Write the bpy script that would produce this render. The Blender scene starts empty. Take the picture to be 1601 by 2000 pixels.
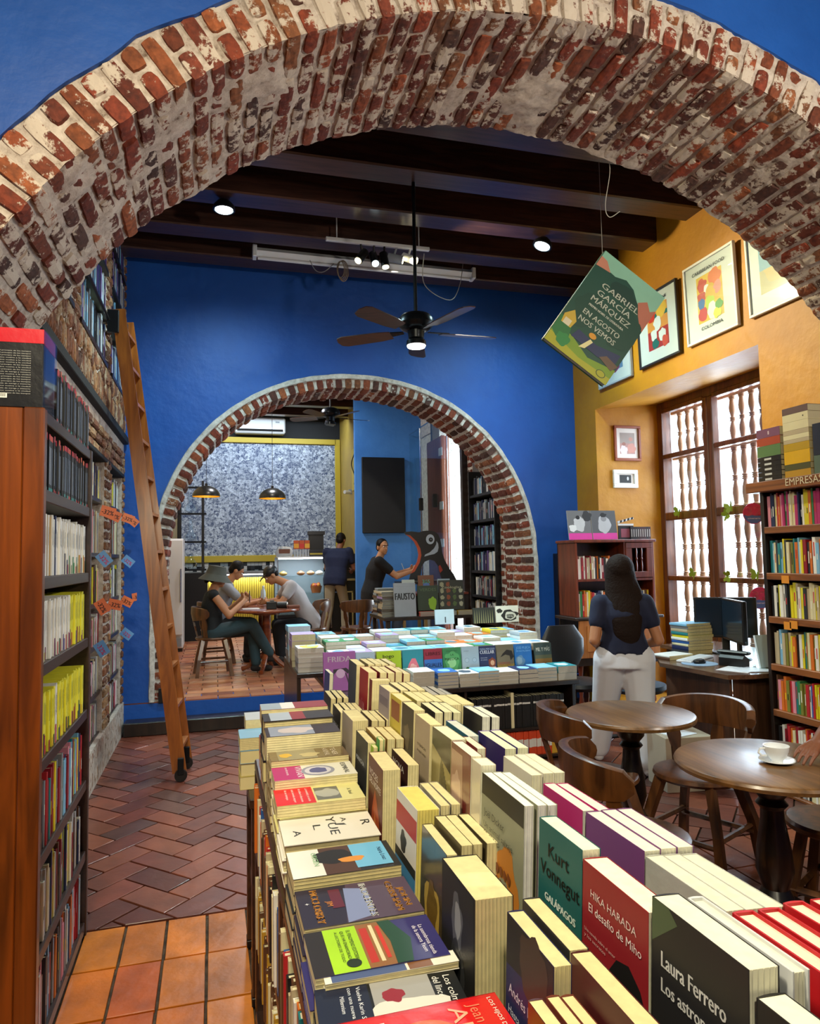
import bpy, math, random
from mathutils import Vector, Matrix, noise
random.seed(7)
R = math.radians
PI = math.pi
C = bpy.context.scene.collection
S = bpy.context.scene

# ---------------------------------------------------------------- camera
cam_d = bpy.data.cameras.new('camera')
cam = bpy.data.objects.new('camera', cam_d); C.objects.link(cam)
cam.matrix_world = Matrix(((0.963718, -0.000029, -0.266922, 0.0),
                           (-0.266316, -0.067484, -0.961521, 0.0),
                           (-0.017985, 0.997720, -0.065044, 1.6),
                           (0, 0, 0, 1)))
cam_d.sensor_fit = 'VERTICAL'; cam_d.sensor_height = 24.0
cam_d.lens = 24.0 * 1375.0 / 2000.0
cam_d.clip_start = 0.02; cam_d.clip_end = 200
S.camera = cam
# ---------------------------------------------------------------- exposure, world
S.view_settings.view_transform = 'Standard'; S.view_settings.look = 'None'
S.view_settings.exposure = 0.0; S.view_settings.gamma = 1.0; S.view_settings.use_curve_mapping = False
W = bpy.data.worlds.new('sky'); S.world = W; W.use_nodes = True
W.node_tree.nodes['Background'].inputs[0].default_value = (0.80, 0.90, 1.0, 1)
W.node_tree.nodes['Background'].inputs[1].default_value = 2.6

def light(kind, name, loc, power, col, size=0.2, aim=None, size_y=None, spot=60, blend=0.6):
    d = bpy.data.lights.new(name, kind); d.energy = power; d.color = col
    if kind == 'AREA':
        d.size = size
        if size_y: d.shape = 'RECTANGLE'; d.size_y = size_y
        else: d.shape = 'DISK'
    elif kind == 'SPOT':
        d.spot_size = R(spot); d.spot_blend = blend; d.shadow_soft_size = size
    else: d.shadow_soft_size = size
    o = bpy.data.objects.new(name, d); C.objects.link(o); o.location = loc
    if aim is not None:
        o.rotation_euler = (Vector(aim) - Vector(loc)).to_track_quat('-Z', 'Y').to_euler()
    return o
WARM = (1.0, 0.80, 0.52); NEUT = (1.0, 0.93, 0.82); COOL = (0.78, 0.90, 1.0); CYAN = (0.62, 0.93, 1.0)
# daylight through the shop window and the cafe door
light('AREA', 'daylight_window', (5.75, 6.0, 2.1), 420, COOL, 1.9, (4.0, 5.4, 1.3), 3.4)
light('AREA', 'daylight_cafe_door', (4.75, 9.75, 2.0), 200, COOL, 1.2, (2.0, 9.3, 1.2), 2.8)
# unseen lamps of the front room, hung in the air below its ceiling
light('AREA', 'front_room_unseen_lamp', (-0.55, 0.7, 3.5), 80, (1.0, 0.88, 0.62), 0.35, (0.3, 1.4, 0.9))  # unseen, shifted to the aisle side to brighten the book covers
light('AREA', 'front_room_unseen_lamp', (3.1, 0.5, 3.0), 75, (1.0, 0.92, 0.78), 0.35, (0.4, 2.9, 3.2))  # unseen, added at the right to brighten the left arch soffit
light('AREA', 'front_room_unseen_lamp', (-0.2, -1.2, 3.7), 70, (1.0, 0.90, 0.66), 0.4, (0.4, 2.6, 1.8))

# ---------------------------------------------------------------- colours and materials
def lin(c):
    if isinstance(c, str):
        c = [int(c[i:i+2], 16) / 255 for i in (0, 2, 4)]
    return tuple((x / 12.92 if x <= 0.04045 else ((x + 0.055) / 1.055) ** 2.4) for x in c)
def newmat(name):
    m = bpy.data.materials.new(name); m.use_nodes = True
    nt = m.node_tree; b = nt.nodes['Principled BSDF']
    return m, nt, b
def N(nt, t, **kw):
    n = nt.nodes.new(t)
    for k, v in kw.items(): setattr(n, k, v)
    return n
def plain(name, col, rough=0.5, metal=0.0, coat=0.0, alpha=None, trans=0.0, bump=0.0, bscale=60):
    m, nt, b = newmat(name)
    b.inputs['Base Color'].default_value = (*lin(col), 1); b.inputs['Roughness'].default_value = rough
    b.inputs['Metallic'].default_value = metal; b.inputs['Coat Weight'].default_value = coat
    b.inputs['Transmission Weight'].default_value = trans
    n = N(nt, 'ShaderNodeTexNoise'); n.inputs['Scale'].default_value = bscale
    tc = N(nt, 'ShaderNodeTexCoord'); nt.links.new(tc.outputs['Object'], n.inputs['Vector'])
    r = N(nt, 'ShaderNodeMapRange'); nt.links.new(n.outputs[0], r.inputs[0])
    r.inputs[3].default_value = max(0.02, rough - 0.08); r.inputs[4].default_value = min(1, rough + 0.08)
    nt.links.new(r.outputs[0], b.inputs['Roughness'])
    if bump:
        bp = N(nt, 'ShaderNodeBump'); bp.inputs['Strength'].default_value = bump; bp.inputs['Distance'].default_value = 0.01
        nt.links.new(n.outputs[0], bp.inputs['Height']); nt.links.new(bp.outputs[0], b.inputs['Normal'])
    return m
def emit(name, col, strength):
    m, nt, b = newmat(name)
    b.inputs['Base Color'].default_value = (0.8, 0.8, 0.8, 1)
    b.inputs['Emission Color'].default_value = (*col, 1); b.inputs['Emission Strength'].default_value = strength
    return m
def attr_mat(name, rough=0.4, coat=0.0, vary=0.08, scale=9, bump=0.0, bscale=40):
    """surface whose printed / painted colour is stored per face"""
    m, nt, b = newmat(name)
    a = N(nt, 'ShaderNodeAttribute'); a.attribute_name = 'Col'
    n = N(nt, 'ShaderNodeTexNoise'); n.inputs['Scale'].default_value = scale; n.inputs['Detail'].default_value = 5
    tc = N(nt, 'ShaderNodeTexCoord'); nt.links.new(tc.outputs['Object'], n.inputs['Vector'])
    r = N(nt, 'ShaderNodeMapRange'); nt.links.new(n.outputs[0], r.inputs[0])
    r.inputs[1].default_value = 0.25; r.inputs[2].default_value = 0.75
    r.inputs[3].default_value = 1 - vary; r.inputs[4].default_value = 1 + vary
    mx = N(nt, 'ShaderNodeVectorMath', operation='SCALE')
    nt.links.new(a.outputs['Color'], mx.inputs[0]); nt.links.new(r.outputs[0], mx.inputs['Scale'])
    nt.links.new(mx.outputs[0], b.inputs['Base Color'])
    b.inputs['Roughness'].default_value = rough; b.inputs['Coat Weight'].default_value = coat
    b.inputs['Coat Roughness'].default_value = 0.15
    if bump:
        n2 = N(nt, 'ShaderNodeTexNoise'); n2.inputs['Scale'].default_value = bscale; n2.inputs['Detail'].default_value = 6
        nt.links.new(tc.outputs['Object'], n2.inputs['Vector'])
        bp = N(nt, 'ShaderNodeBump'); bp.inputs['Strength'].default_value = bump; bp.inputs['Distance'].default_value = 0.01
        nt.links.new(n2.outputs[0], bp.inputs['Height']); nt.links.new(bp.outputs[0], b.inputs['Normal'])
    return m
def wood(name, c1, c2, axis='x', rough=0.35, coat=0.3, scale=1.0, bump=0.12):
    m, nt, b = newmat(name)
    tc = N(nt, 'ShaderNodeTexCoord'); mp = N(nt, 'ShaderNodeMapping')
    s = [14 * scale] * 3; s['xyz'.index(axis)] = 1.1 * scale
    mp.inputs['Scale'].default_value = s
    nt.links.new(tc.outputs['Object'], mp.inputs['Vector'])
    n = N(nt, 'ShaderNodeTexNoise'); n.inputs['Scale'].default_value = 1.6; n.inputs['Detail'].default_value = 8
    n.inputs['Distortion'].default_value = 1.2
    nt.links.new(mp.outputs[0], n.inputs['Vector'])
    cr = N(nt, 'ShaderNodeValToRGB'); cr.color_ramp.elements[0].position = 0.33; cr.color_ramp.elements[1].position = 0.68
    cr.color_ramp.elements[0].color = (*lin(c1), 1); cr.color_ramp.elements[1].color = (*lin(c2), 1)
    nt.links.new(n.outputs[0], cr.inputs[0]); nt.links.new(cr.outputs[0], b.inputs['Base Color'])
    b.inputs['Roughness'].default_value = rough; b.inputs['Coat Weight'].default_value = coat; b.inputs['Coat Roughness'].default_value = 0.2
    bp = N(nt, 'ShaderNodeBump'); bp.inputs['Strength'].default_value = bump; bp.inputs['Distance'].default_value = 0.004
    nt.links.new(n.outputs[0], bp.inputs['Height']); nt.links.new(bp.outputs[0], b.inputs['Normal'])
    return m
def plaster(name, c1, c2, c3=None, scale=1.3, rough=0.55, bump=0.35):
    m, nt, b = newmat(name)
    tc = N(nt, 'ShaderNodeTexCoord')
    n = N(nt, 'ShaderNodeTexNoise'); n.inputs['Scale'].default_value = scale; n.inputs['Detail'].default_value = 7; n.inputs['Roughness'].default_value = 0.6
    nt.links.new(tc.outputs['Object'], n.inputs['Vector'])
    cr = N(nt, 'ShaderNodeValToRGB'); cr.color_ramp.elements[0].position = 0.35; cr.color_ramp.elements[1].position = 0.65
    cr.color_ramp.elements[0].color = (*lin(c1), 1); cr.color_ramp.elements[1].color = (*lin(c2), 1)
    if c3:
        e = cr.color_ramp.elements.new(0.80); e.color = (*lin(c3), 1)
    nt.links.new(n.outputs[0], cr.inputs[0]); nt.links.new(cr.outputs[0], b.inputs['Base Color'])
    n2 = N(nt, 'ShaderNodeTexNoise'); n2.inputs['Scale'].default_value = 9; n2.inputs['Detail'].default_value = 8
    nt.links.new(tc.outputs['Object'], n2.inputs['Vector'])
    bp = N(nt, 'ShaderNodeBump'); bp.inputs['Strength'].default_value = bump; bp.inputs['Distance'].default_value = 0.02
    nt.links.new(n2.outputs[0], bp.inputs['Height']); nt.links.new(bp.outputs[0], b.inputs['Normal'])
    b.inputs['Roughness'].default_value = rough
    return m
def brick_mat(name, smear=0.56, mortar='c2b4a4'):
    m, nt, b = newmat(name)
    a = N(nt, 'ShaderNodeAttribute'); a.attribute_name = 'Col'
    tc = N(nt, 'ShaderNodeTexCoord')
    n = N(nt, 'ShaderNodeTexNoise'); n.inputs['Scale'].default_value = 38; n.inputs['Detail'].default_value = 8
    nt.links.new(tc.outputs['Object'], n.inputs['Vector'])
    r = N(nt, 'ShaderNodeMapRange'); nt.links.new(n.outputs[0], r.inputs[0])
    r.inputs[1].default_value = 0.3; r.inputs[2].default_value = 0.7; r.inputs[3].default_value = 0.55; r.inputs[4].default_value = 1.35
    mx = N(nt, 'ShaderNodeVectorMath', operation='SCALE')
    nt.links.new(a.outputs['Color'], mx.inputs[0]); nt.links.new(r.outputs[0], mx.inputs['Scale'])
    n3 = N(nt, 'ShaderNodeTexNoise'); n3.inputs['Scale'].default_value = 7.5; n3.inputs['Detail'].default_value = 9; n3.inputs['Roughness'].default_value = 0.72
    nt.links.new(tc.outputs['Object'], n3.inputs['Vector'])
    r3 = N(nt, 'ShaderNodeMapRange'); nt.links.new(n3.outputs[0], r3.inputs[0])
    r3.inputs[1].default_value = smear; r3.inputs[2].default_value = smear + 0.035
    mm = N(nt, 'ShaderNodeMix', data_type='RGBA'); nt.links.new(r3.outputs[0], mm.inputs['Factor'])
    nt.links.new(mx.outputs[0], mm.inputs[6]); mm.inputs[7].default_value = (*lin(mortar), 1)
    nt.links.new(mm.outputs[2], b.inputs['Base Color'])
    b.inputs['Roughness'].default_value = 0.85
    bp = N(nt, 'ShaderNodeBump'); bp.inputs['Strength'].default_value = 0.7; bp.inputs['Distance'].default_value = 0.008
    nt.links.new(n3.outputs[0], bp.inputs['Height'])
    bp2 = N(nt, 'ShaderNodeBump'); bp2.inputs['Strength'].default_value = 0.5; bp2.inputs['Distance'].default_value = 0.006
    nt.links.new(n.outputs[0], bp2.inputs['Height']); nt.links.new(bp.outputs[0], bp2.inputs['Normal'])
    nt.links.new(bp2.outputs[0], b.inputs['Normal'])
    return m
def mortar_mat(name, c1, c2, speck='5d4638'):
    m, nt, b = newmat(name)
    tc = N(nt, 'ShaderNodeTexCoord')
    n = N(nt, 'ShaderNodeTexNoise'); n.inputs['Scale'].default_value = 16; n.inputs['Detail'].default_value = 9; n.inputs['Roughness'].default_value = 0.7
    nt.links.new(tc.outputs['Object'], n.inputs['Vector'])
    cr = N(nt, 'ShaderNodeValToRGB'); e = cr.color_ramp.elements
    e[0].position = 0.30; e[0].color = (*lin(speck), 1); e[1].position = 0.62; e[1].color = (*lin(c2), 1)
    x = e.new(0.42); x.color = (*lin(c1), 1)
    nt.links.new(n.outputs[0], cr.inputs[0]); nt.links.new(cr.outputs[0], b.inputs['Base Color'])
    bp = N(nt, 'ShaderNodeBump'); bp.inputs['Strength'].default_value = 0.9; bp.inputs['Distance'].default_value = 0.012
    nt.links.new(n.outputs[0], bp.inputs['Height']); nt.links.new(bp.outputs[0], b.inputs['Normal'])
    b.inputs['Roughness'].default_value = 0.9
    return m
def glass(name, col=(1, 1, 1), mix=0.06, tint=(0.93, 0.97, 1.0)):
    m, nt, b = newmat(name)
    nt.nodes.remove(b)
    g = N(nt, 'ShaderNodeBsdfGlossy'); g.inputs['Roughness'].default_value = 0.03
    t = N(nt, 'ShaderNodeBsdfTransparent'); t.inputs[0].default_value = (*tint, 1)
    lw = N(nt, 'ShaderNodeLayerWeight'); lw.inputs[0].default_value = 0.5
    pw = N(nt, 'ShaderNodeMath', operation='POWER'); nt.links.new(lw.outputs['Facing'], pw.inputs[0]); pw.inputs[1].default_value = 4.0
    fr = N(nt, 'ShaderNodeMath', operation='MULTIPLY_ADD'); nt.links.new(pw.outputs[0], fr.inputs[0]); fr.inputs[1].default_value = 0.5; fr.inputs[2].default_value = 0.03
    mx = N(nt, 'ShaderNodeMixShader'); nt.links.new(fr.outputs[0], mx.inputs[0])
    nt.links.new(t.outputs[0], mx.inputs[1]); nt.links.new(g.outputs[0], mx.inputs[2])
    nt.links.new(mx.outputs[0], nt.nodes['Material Output'].inputs[0])
    return m
def mural_mat():
    """black and white photo collage printed on the cafe wall"""
    m, nt, b = newmat('photo_collage')
    tc = N(nt, 'ShaderNodeTexCoord'); sp = N(nt, 'ShaderNodeSeparateXYZ'); nt.links.new(tc.outputs['Object'], sp.inputs[0])
    cb = N(nt, 'ShaderNodeCombineXYZ'); nt.links.new(sp.outputs[0], cb.inputs[0]); nt.links.new(sp.outputs[2], cb.inputs[1])
    bt = N(nt, 'ShaderNodeTexBrick'); bt.offset = 0.37; bt.squash = 0.7; bt.squash_frequency = 3
    bt.inputs['Scale'].default_value = 1.0; bt.inputs['Brick Width'].default_value = 0.19; bt.inputs['Row Height'].default_value = 0.13
    bt.inputs['Mortar Size'].default_value = 0.002
    bt.inputs['Color1'].default_value = (0.9, 0.9, 0.9, 1); bt.inputs['Color2'].default_value = (0.25, 0.25, 0.25, 1); bt.inputs['Mortar'].default_value = (0.05, 0.05, 0.05, 1)
    nt.links.new(cb.outputs[0], bt.inputs['Vector'])
    v = N(nt, 'ShaderNodeTexVoronoi'); v.inputs['Scale'].default_value = 24; nt.links.new(cb.outputs[0], v.inputs['Vector'])
    n = N(nt, 'ShaderNodeTexNoise'); n.inputs['Scale'].default_value = 44; n.inputs['Detail'].default_value = 4; nt.links.new(cb.outputs[0], n.inputs['Vector'])
    sv = N(nt, 'ShaderNodeSeparateColor'); nt.links.new(v.outputs['Color'], sv.inputs[0])
    cr = N(nt, 'ShaderNodeValToRGB'); cr.color_ramp.elements[0].position = 0.25; cr.color_ramp.elements[1].position = 0.72
    cr.color_ramp.elements[0].color = (0.02, 0.02, 0.02, 1); cr.color_ramp.elements[1].color = (1, 1, 1, 1)
    ad = N(nt, 'ShaderNodeMath', operation='MULTIPLY_ADD'); nt.links.new(sv.outputs[0], ad.inputs[0]); ad.inputs[1].default_value = 0.42
    sub = N(nt, 'ShaderNodeMath', operation='SUBTRACT'); nt.links.new(n.outputs[0], sub.inputs[0]); sub.inputs[1].default_value = 0.20
    nt.links.new(sub.outputs[0], ad.inputs[2]); nt.links.new(ad.outputs[0], cr.inputs[0])
    mx = N(nt, 'ShaderNodeMix', data_type='RGBA', blend_type='MULTIPLY'); mx.inputs['Factor'].default_value = 0.55
    nt.links.new(cr.outputs[0], mx.inputs[6]); nt.links.new(bt.outputs['Color'], mx.inputs[7])
    m2 = N(nt, 'ShaderNodeMix', data_type='RGBA'); nt.links.new(mx.outputs[2], m2.inputs['Factor'])
    m2.inputs[6].default_value = (*lin('27406e'), 1); m2.inputs[7].default_value = (*lin('e4f0ff'), 1)
    nt.links.new(m2.outputs[2], b.inputs['Base Color']); b.inputs['Roughness'].default_value = 0.5
    return m

PRINT = attr_mat('printed_paper', 0.5, 0.05, 0.05)
WRAP = attr_mat('shrink_wrapped_print', 0.25, 0.5, 0.05, bump=0.14, bscale=22)
PAGES = attr_mat('page_edges', 0.8, 0.0, 0.10, 60)
TILE = attr_mat('terracotta_tile', 0.42, 0.15, 0.25, 7, 0.25, 14)
TILEW = attr_mat('worn_orange_tile', 0.40, 0.2, 0.42, 5, 0.35, 18)
PAINT = attr_mat('painted_parts', 0.45, 0.1, 0.04)
BRICK = brick_mat('old_red_brick', 0.508); BRICK2 = brick_mat('clean_red_brick', 0.60, 'd6cec4')
MORTAR = mortar_mat('lime_mortar', 'ad9e91', 'cfc2b5'); MORTAR2 = mortar_mat('white_mortar', 'b9b3ab', 'd9d4cc', '8a7d72')
BLUE = plaster('blue_wall_paint', '0b4899', '1153a9', '2062b8')
CAFEBLUE = plaster('cafe_blue_paint', '3c7cc8', '4a8ad2')
YELLOW = plaster('ochre_wall_paint', 'ab6f04', 'c28606', 'ba7a05')
CREAM = plaster('cream_plaster', 'b59a68', 'c5ab78')
GROUT = mortar_mat('dark_grout', '3a2d22', '5a4a3a', '1c1510')
BEAM = wood('dark_beam_wood', '2a1812', '4c3026', 'x', 0.35, 0.4)
BEAMB = wood('ceiling_board_wood', '1c100c', '2e1c16', 'x', 0.6, 0.0)
ORANGEW = wood('varnished_pine', '4e2409', '84400f', 'z', 0.3, 0.4, 0.7)
CASEW = wood('bookcase_wood', '2a1b18', '3d2a24', 'y', 0.4, 0.2)
SHELFW = wood('orange_shelf_wood', '6b3c18', '96582a', 'y', 0.4, 0.2)
TABLEW = wood('table_top_wood', '54381c', '866036', 'y', 0.34, 0.25, 0.8)
CHAIRW = wood('chair_wood', '3c2210', '6c4220', 'z', 0.34, 0.3, 0.8)
DARKW = wood('dark_walnut', '140d0a', '2a1c14', 'z', 0.4, 0.3)
MAHOG = wood('red_mahogany', '4a1a0e', '7a3018', 'z', 0.35, 0.4)
WINW = wood('window_wood', '4d2615', '7c4524', 'z', 0.4, 0.2)
BALW = wood('baluster_wood', '8a6248', 'a67c5c', 'z', 0.6, 0.0)
BLACK = plain('black_paint', '0d0d0f', 0.4); MATTE = plain('matte_black', '08080a', 0.8)
METAL = plain('dark_metal', '2a2c30', 0.35, 0.9); CHROME = plain('chrome', 'd0d4d8', 0.15, 1.0)
WHITEP = plain('white_plastic', 'd8dadc', 0.35, 0, 0.2); GREYP = plain('grey_plastic', '8d949c', 0.4)
CHINA = plain('white_china', 'eef2f4', 0.15, 0, 0.5)
GLASS = glass('clear_glass'); TGLASS = glass('green_edge_glass', tint=(0.95, 0.99, 0.985))

# ---------------------------------------------------------------- mesh builder
def L3(c): return lin(c) if isinstance(c, str) else tuple(c[:3])
class MB:
    def __init__(s): s.v = []; s.f = []; s.c = []
    def add(s, vs, fs, col=(1, 1, 1), M=None):
        o = len(s.v); col = L3(col)
        if M is not None: vs = [tuple(M @ Vector(p)) for p in vs]
        s.v += [tuple(p) for p in vs]; s.f += [tuple(i + o for i in f) for f in fs]; s.c += [col] * len(fs)
        return s
    def box(s, x0, x1, y0, y1, z0, z1, col=(1, 1, 1), M=None):
        return s.add([(x, y, z) for x in (x0, x1) for y in (y0, y1) for z in (z0, z1)],
                     [(0, 1, 3, 2), (4, 6, 7, 5), (0, 4, 5, 1), (2, 3, 7, 6), (0, 2, 6, 4), (1, 5, 7, 3)], col, M)
    def bbox(s, x0, x1, y0, y1, z0, z1, b=0.004, col=(1, 1, 1), M=None):
        """box with chamfered edges"""
        b = min(b, (x1 - x0) * .45, (y1 - y0) * .45, (z1 - z0) * .45)
        X = (x0, x0 + b, x1 - b, x1); Y = (y0, y0 + b, y1 - b, y1); Z = (z0, z0 + b, z1 - b, z1)
        vs = []; fs = []
        def q(*p):
            o = len(vs); vs.extend(p); fs.append(tuple(range(o, o + len(p))))
        for k, i in ((0, 0), (3, 3)):
            f = 1 if k else -1
            a = [(X[k], Y[1], Z[1]), (X[k], Y[2], Z[1]), (X[k], Y[2], Z[2]), (X[k], Y[1], Z[2])]; q(*(a if f > 0 else a[::-1]))
            a = [(X[1], Y[k], Z[1]), (X[2], Y[k], Z[1]), (X[2], Y[k], Z[2]), (X[1], Y[k], Z[2])]; q(*(a[::-1] if f > 0 else a))
            a = [(X[1], Y[1], Z[k]), (X[2], Y[1], Z[k]), (X[2], Y[2], Z[k]), (X[1], Y[2], Z[k])]; q(*(a if f > 0 else a[::-1]))
        for i in (0, 1):
            for j in (0, 1):
                xa, xb = ((X[0], X[1]) if i == 0 else (X[3], X[2])); ya, yb = ((Y[0], Y[1]) if j == 0 else (Y[3], Y[2]))
                q((xa, yb, Z[1]), (xb, ya, Z[1]), (xb, ya, Z[2]), (xa, yb, Z[2]))
                za, zb = ((Z[0], Z[1]) if j == 0 else (Z[3], Z[2]))
                q((xa, Y[1], zb), (xa, Y[2], zb), (xb, Y[2], za), (xb, Y[1], za))
                ya2, yb2 = ((Y[0], Y[1]) if i == 0 else (Y[3], Y[2]))
                q((X[1], ya2, zb), (X[2], ya2, zb), (X[2], yb2, za), (X[1], yb2, za))
        for i in (0, 3):
            for j in (0, 3):
                for k in (0, 3):
                    ii, jj, kk = (1 if i == 0 else 2), (1 if j == 0 else 2), (1 if k == 0 else 2)
                    q((X[i], Y[jj], Z[kk]), (X[ii], Y[j], Z[kk]), (X[ii], Y[jj], Z[k]))
        return s.add(vs, fs, col, M)
    def prism(s, poly, d0, d1, col=(1, 1, 1), M=None, axis='z'):
        """extrude a polygon given in the plane across `axis`"""
        n = len(poly)
        f = {'z': lambda p, d: (p[0], p[1], d), 'y': lambda p, d: (p[0], d, p[1]), 'x': lambda p, d: (d, p[0], p[1])}[axis]
        vs = [f(p, d0) for p in poly] + [f(p, d1) for p in poly]
        fs = [tuple(range(n))[::-1], tuple(range(n, 2 * n))] + [(i, (i + 1) % n, n + (i + 1) % n, n + i) for i in range(n)]
        return s.add(vs, fs, col, M)
    def tube(s, path, r, n=8, col=(1, 1, 1), M=None, caps=True, flat=1.0):
        path = [Vector(p) for p in path]; rr = r if isinstance(r, (list, tuple)) else [r] * len(path)
        vs = []; fs = []; up = Vector((0, 0, 1)); prev = None
        for i, p in enumerate(path):
            t = (path[min(i + 1, len(path) - 1)] - path[max(i - 1, 0)]).normalized()
            if prev is None:
                a = t.cross(up)
                if a.length < 1e-3: a = t.cross(Vector((1, 0, 0)))
            else: a = prev - t * prev.dot(t)
            a.normalize(); b = t.cross(a); prev = a
            for k in range(n):
                w = 2 * PI * k / n
                vs.append(p + a * math.cos(w) * rr[i] + b * math.sin(w) * rr[i] * flat)
        m = len(path)
        for i in range(m - 1):
            for k in range(n):
                fs.append((i * n + k, i * n + (k + 1) % n, (i + 1) * n + (k + 1) % n, (i + 1) * n + k))
        if caps: fs += [tuple(range(n))[::-1], tuple(range((m - 1) * n, m * n))]
        return s.add(vs, fs, col, M)
    def lathe(s, prof, n=20, col=(1, 1, 1), M=None, caps=True):
        vs = [(r * math.cos(2 * PI * k / n), r * math.sin(2 * PI * k / n), z) for r, z in prof for k in range(n)]
        m = len(prof); fs = [(i * n + k, i * n + (k + 1) % n, (i + 1) * n + (k + 1) % n, (i + 1) * n + k) for i in range(m - 1) for k in range(n)]
        if caps: fs += [tuple(range(n))[::-1], tuple(range((m - 1) * n, m * n))]
        return s.add(vs, fs, col, M)
    def ball(s, c, r, col=(1, 1, 1), M=None, n=12, m=8, rot=None):
        if not isinstance(r, (tuple, list)): r = (r, r, r)
        vs = []; fs = []
        for j in range(m + 1):
            t = PI * j / m
            for k in range(n):
                w = 2 * PI * k / n
                p = Vector((r[0] * math.sin(t) * math.cos(w), r[1] * math.sin(t) * math.sin(w), r[2] * math.cos(t)))
                if rot is not None: p = rot @ p
                vs.append(p + Vector(c))
        for j in range(m):
            for k in range(n): fs.append((j * n + k, (j + 1) * n + k, (j + 1) * n + (k + 1) % n, j * n + (k + 1) % n))
        return s.add(vs, fs, col, M)
    def loft(s, secs, n=16, col=(1, 1, 1), M=None):
        """sections (centre, rx, ry, right axis, forward axis), closed ends"""
        vs = []; fs = []
        for c, rx, ry, ax, ay in secs:
            c = Vector(c); ax = Vector(ax).normalized(); ay = Vector(ay).normalized()
            for k in range(n):
                w = 2 * PI * k / n; vs.append(c + ax * math.cos(w) * rx + ay * math.sin(w) * ry)
        m = len(secs)
        for i in range(m - 1):
            for k in range(n): fs.append((i * n + k, i * n + (k + 1) % n, (i + 1) * n + (k + 1) % n, (i + 1) * n + k))
        fs += [tuple(range(n))[::-1], tuple(range((m - 1) * n, m * n))]
        return s.add(vs, fs, col, M)
    def build(s, name, mat, parent=None, world=True, smooth=False, recalc=False):
        me = bpy.data.meshes.new(name)
        vs = s.v
        if parent is not None and world and not isinstance(parent, bpy.types.Mesh):
            off = parent.get('_off', None)
            if off is not None: vs = [(a - off[0], b - off[1], c - off[2]) for a, b, c in vs]
        me.from_pydata(vs, [], s.f); me.update()
        at = me.color_attributes.new('Col', 'FLOAT_COLOR', 'CORNER')
        buf = []
        for f, c in zip(s.f, s.c): buf += [c[0], c[1], c[2], 1.0] * len(f)
        at.data.foreach_set('color', buf)
        if recalc:
            import bmesh
            bm = bmesh.new(); bm.from_mesh(me); bmesh.ops.recalc_face_normals(bm, faces=bm.faces); bm.to_mesh(me); bm.free()
        if smooth:
            me.polygons.foreach_set('use_smooth', [True] * len(me.polygons))
        for m in (mat if isinstance(mat, (list, tuple)) else [mat]): me.materials.append(m)
        o = bpy.data.objects.new(name, me); C.objects.link(o)
        if parent is not None: o.parent = parent
        return o
def edge_split(o, ang=35):
    """smooth shading with crisp edges"""
    me = o.data
    me.polygons.foreach_set('use_smooth', [True] * len(me.polygons))
    try: me.set_sharp_from_angle(angle=R(ang))
    except Exception: pass
    return o
def tag(o, label, cat, group=None, kind=None):
    o['label'] = label; o['category'] = cat
    if group: o['group'] = group
    if kind: o['kind'] = kind
    return o
def thing(name, label, cat, loc, group=None, rz=0, local=False):
    """an Empty at the base of a thing; parts built in world coordinates unless local"""
    o = bpy.data.objects.new(name, None); C.objects.link(o); o.location = loc; o.rotation_euler = (0, 0, rz)
    o.empty_display_size = 0.1
    if not local: o['_off'] = tuple(loc)
    return tag(o, label, cat, group)
def part(p, name, mb, mat, smooth=False, **kw):
    o = mb.build(name, mat, p, **kw)
    if smooth: edge_split(o)
    return o
def struct(name, mb, mat, parent=None, smooth=False):
    o = mb.build(name, mat, parent)
    if parent is None: o['kind'] = 'structure'
    if smooth: edge_split(o)
    return o
def dup_tree(o, parent=None):
    c = o.copy(); C.objects.link(c)
    if parent is not None: c.parent = parent
    for ch in list(o.children): dup_tree(ch, c)
    return c
_tc = {}
def text_geo(s):
    """flat lettering as (verts, faces, width), 1 unit tall"""
    if s in _tc: return _tc[s]
    cu = bpy.data.curves.new('lettering', 'FONT'); cu.body = s; cu.size = 1.0; cu.resolution_u = 2
    o = bpy.data.objects.new('lettering', cu)
    me = bpy.data.meshes.new_from_object(o)
    vs = [tuple(v.co) for v in me.vertices]; fs = [tuple(p.vertices) for p in me.polygons]
    bpy.data.objects.remove(o); bpy.data.meshes.remove(me); bpy.data.curves.remove(cu)
    w = max([v[0] for v in vs] or [1]); w0 = min([v[0] for v in vs] or [0])
    vs = [(x - w0, y, z) for x, y, z in vs]
    _tc[s] = (vs, fs, w - w0); return _tc[s]
def put_text(mb, s, x, y, h, col, M=None, width=None, align='l', z=0.0, bold=0.0):
    """lettering with baseline at (x, y) in the xy plane; h is cap height"""
    vs, fs, w = text_geo(s)
    k = h / 0.7; kx = k if width is None else width / w
    ox = x - (w * kx / 2 if align == 'c' else w * kx if align == 'r' else 0)
    for d in ([0] if not bold else [-bold, 0, bold]):
        mb.add([(ox + a * kx + d, y + b * k, z) for a, b, c in vs], fs, col, M)
    return mb
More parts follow.
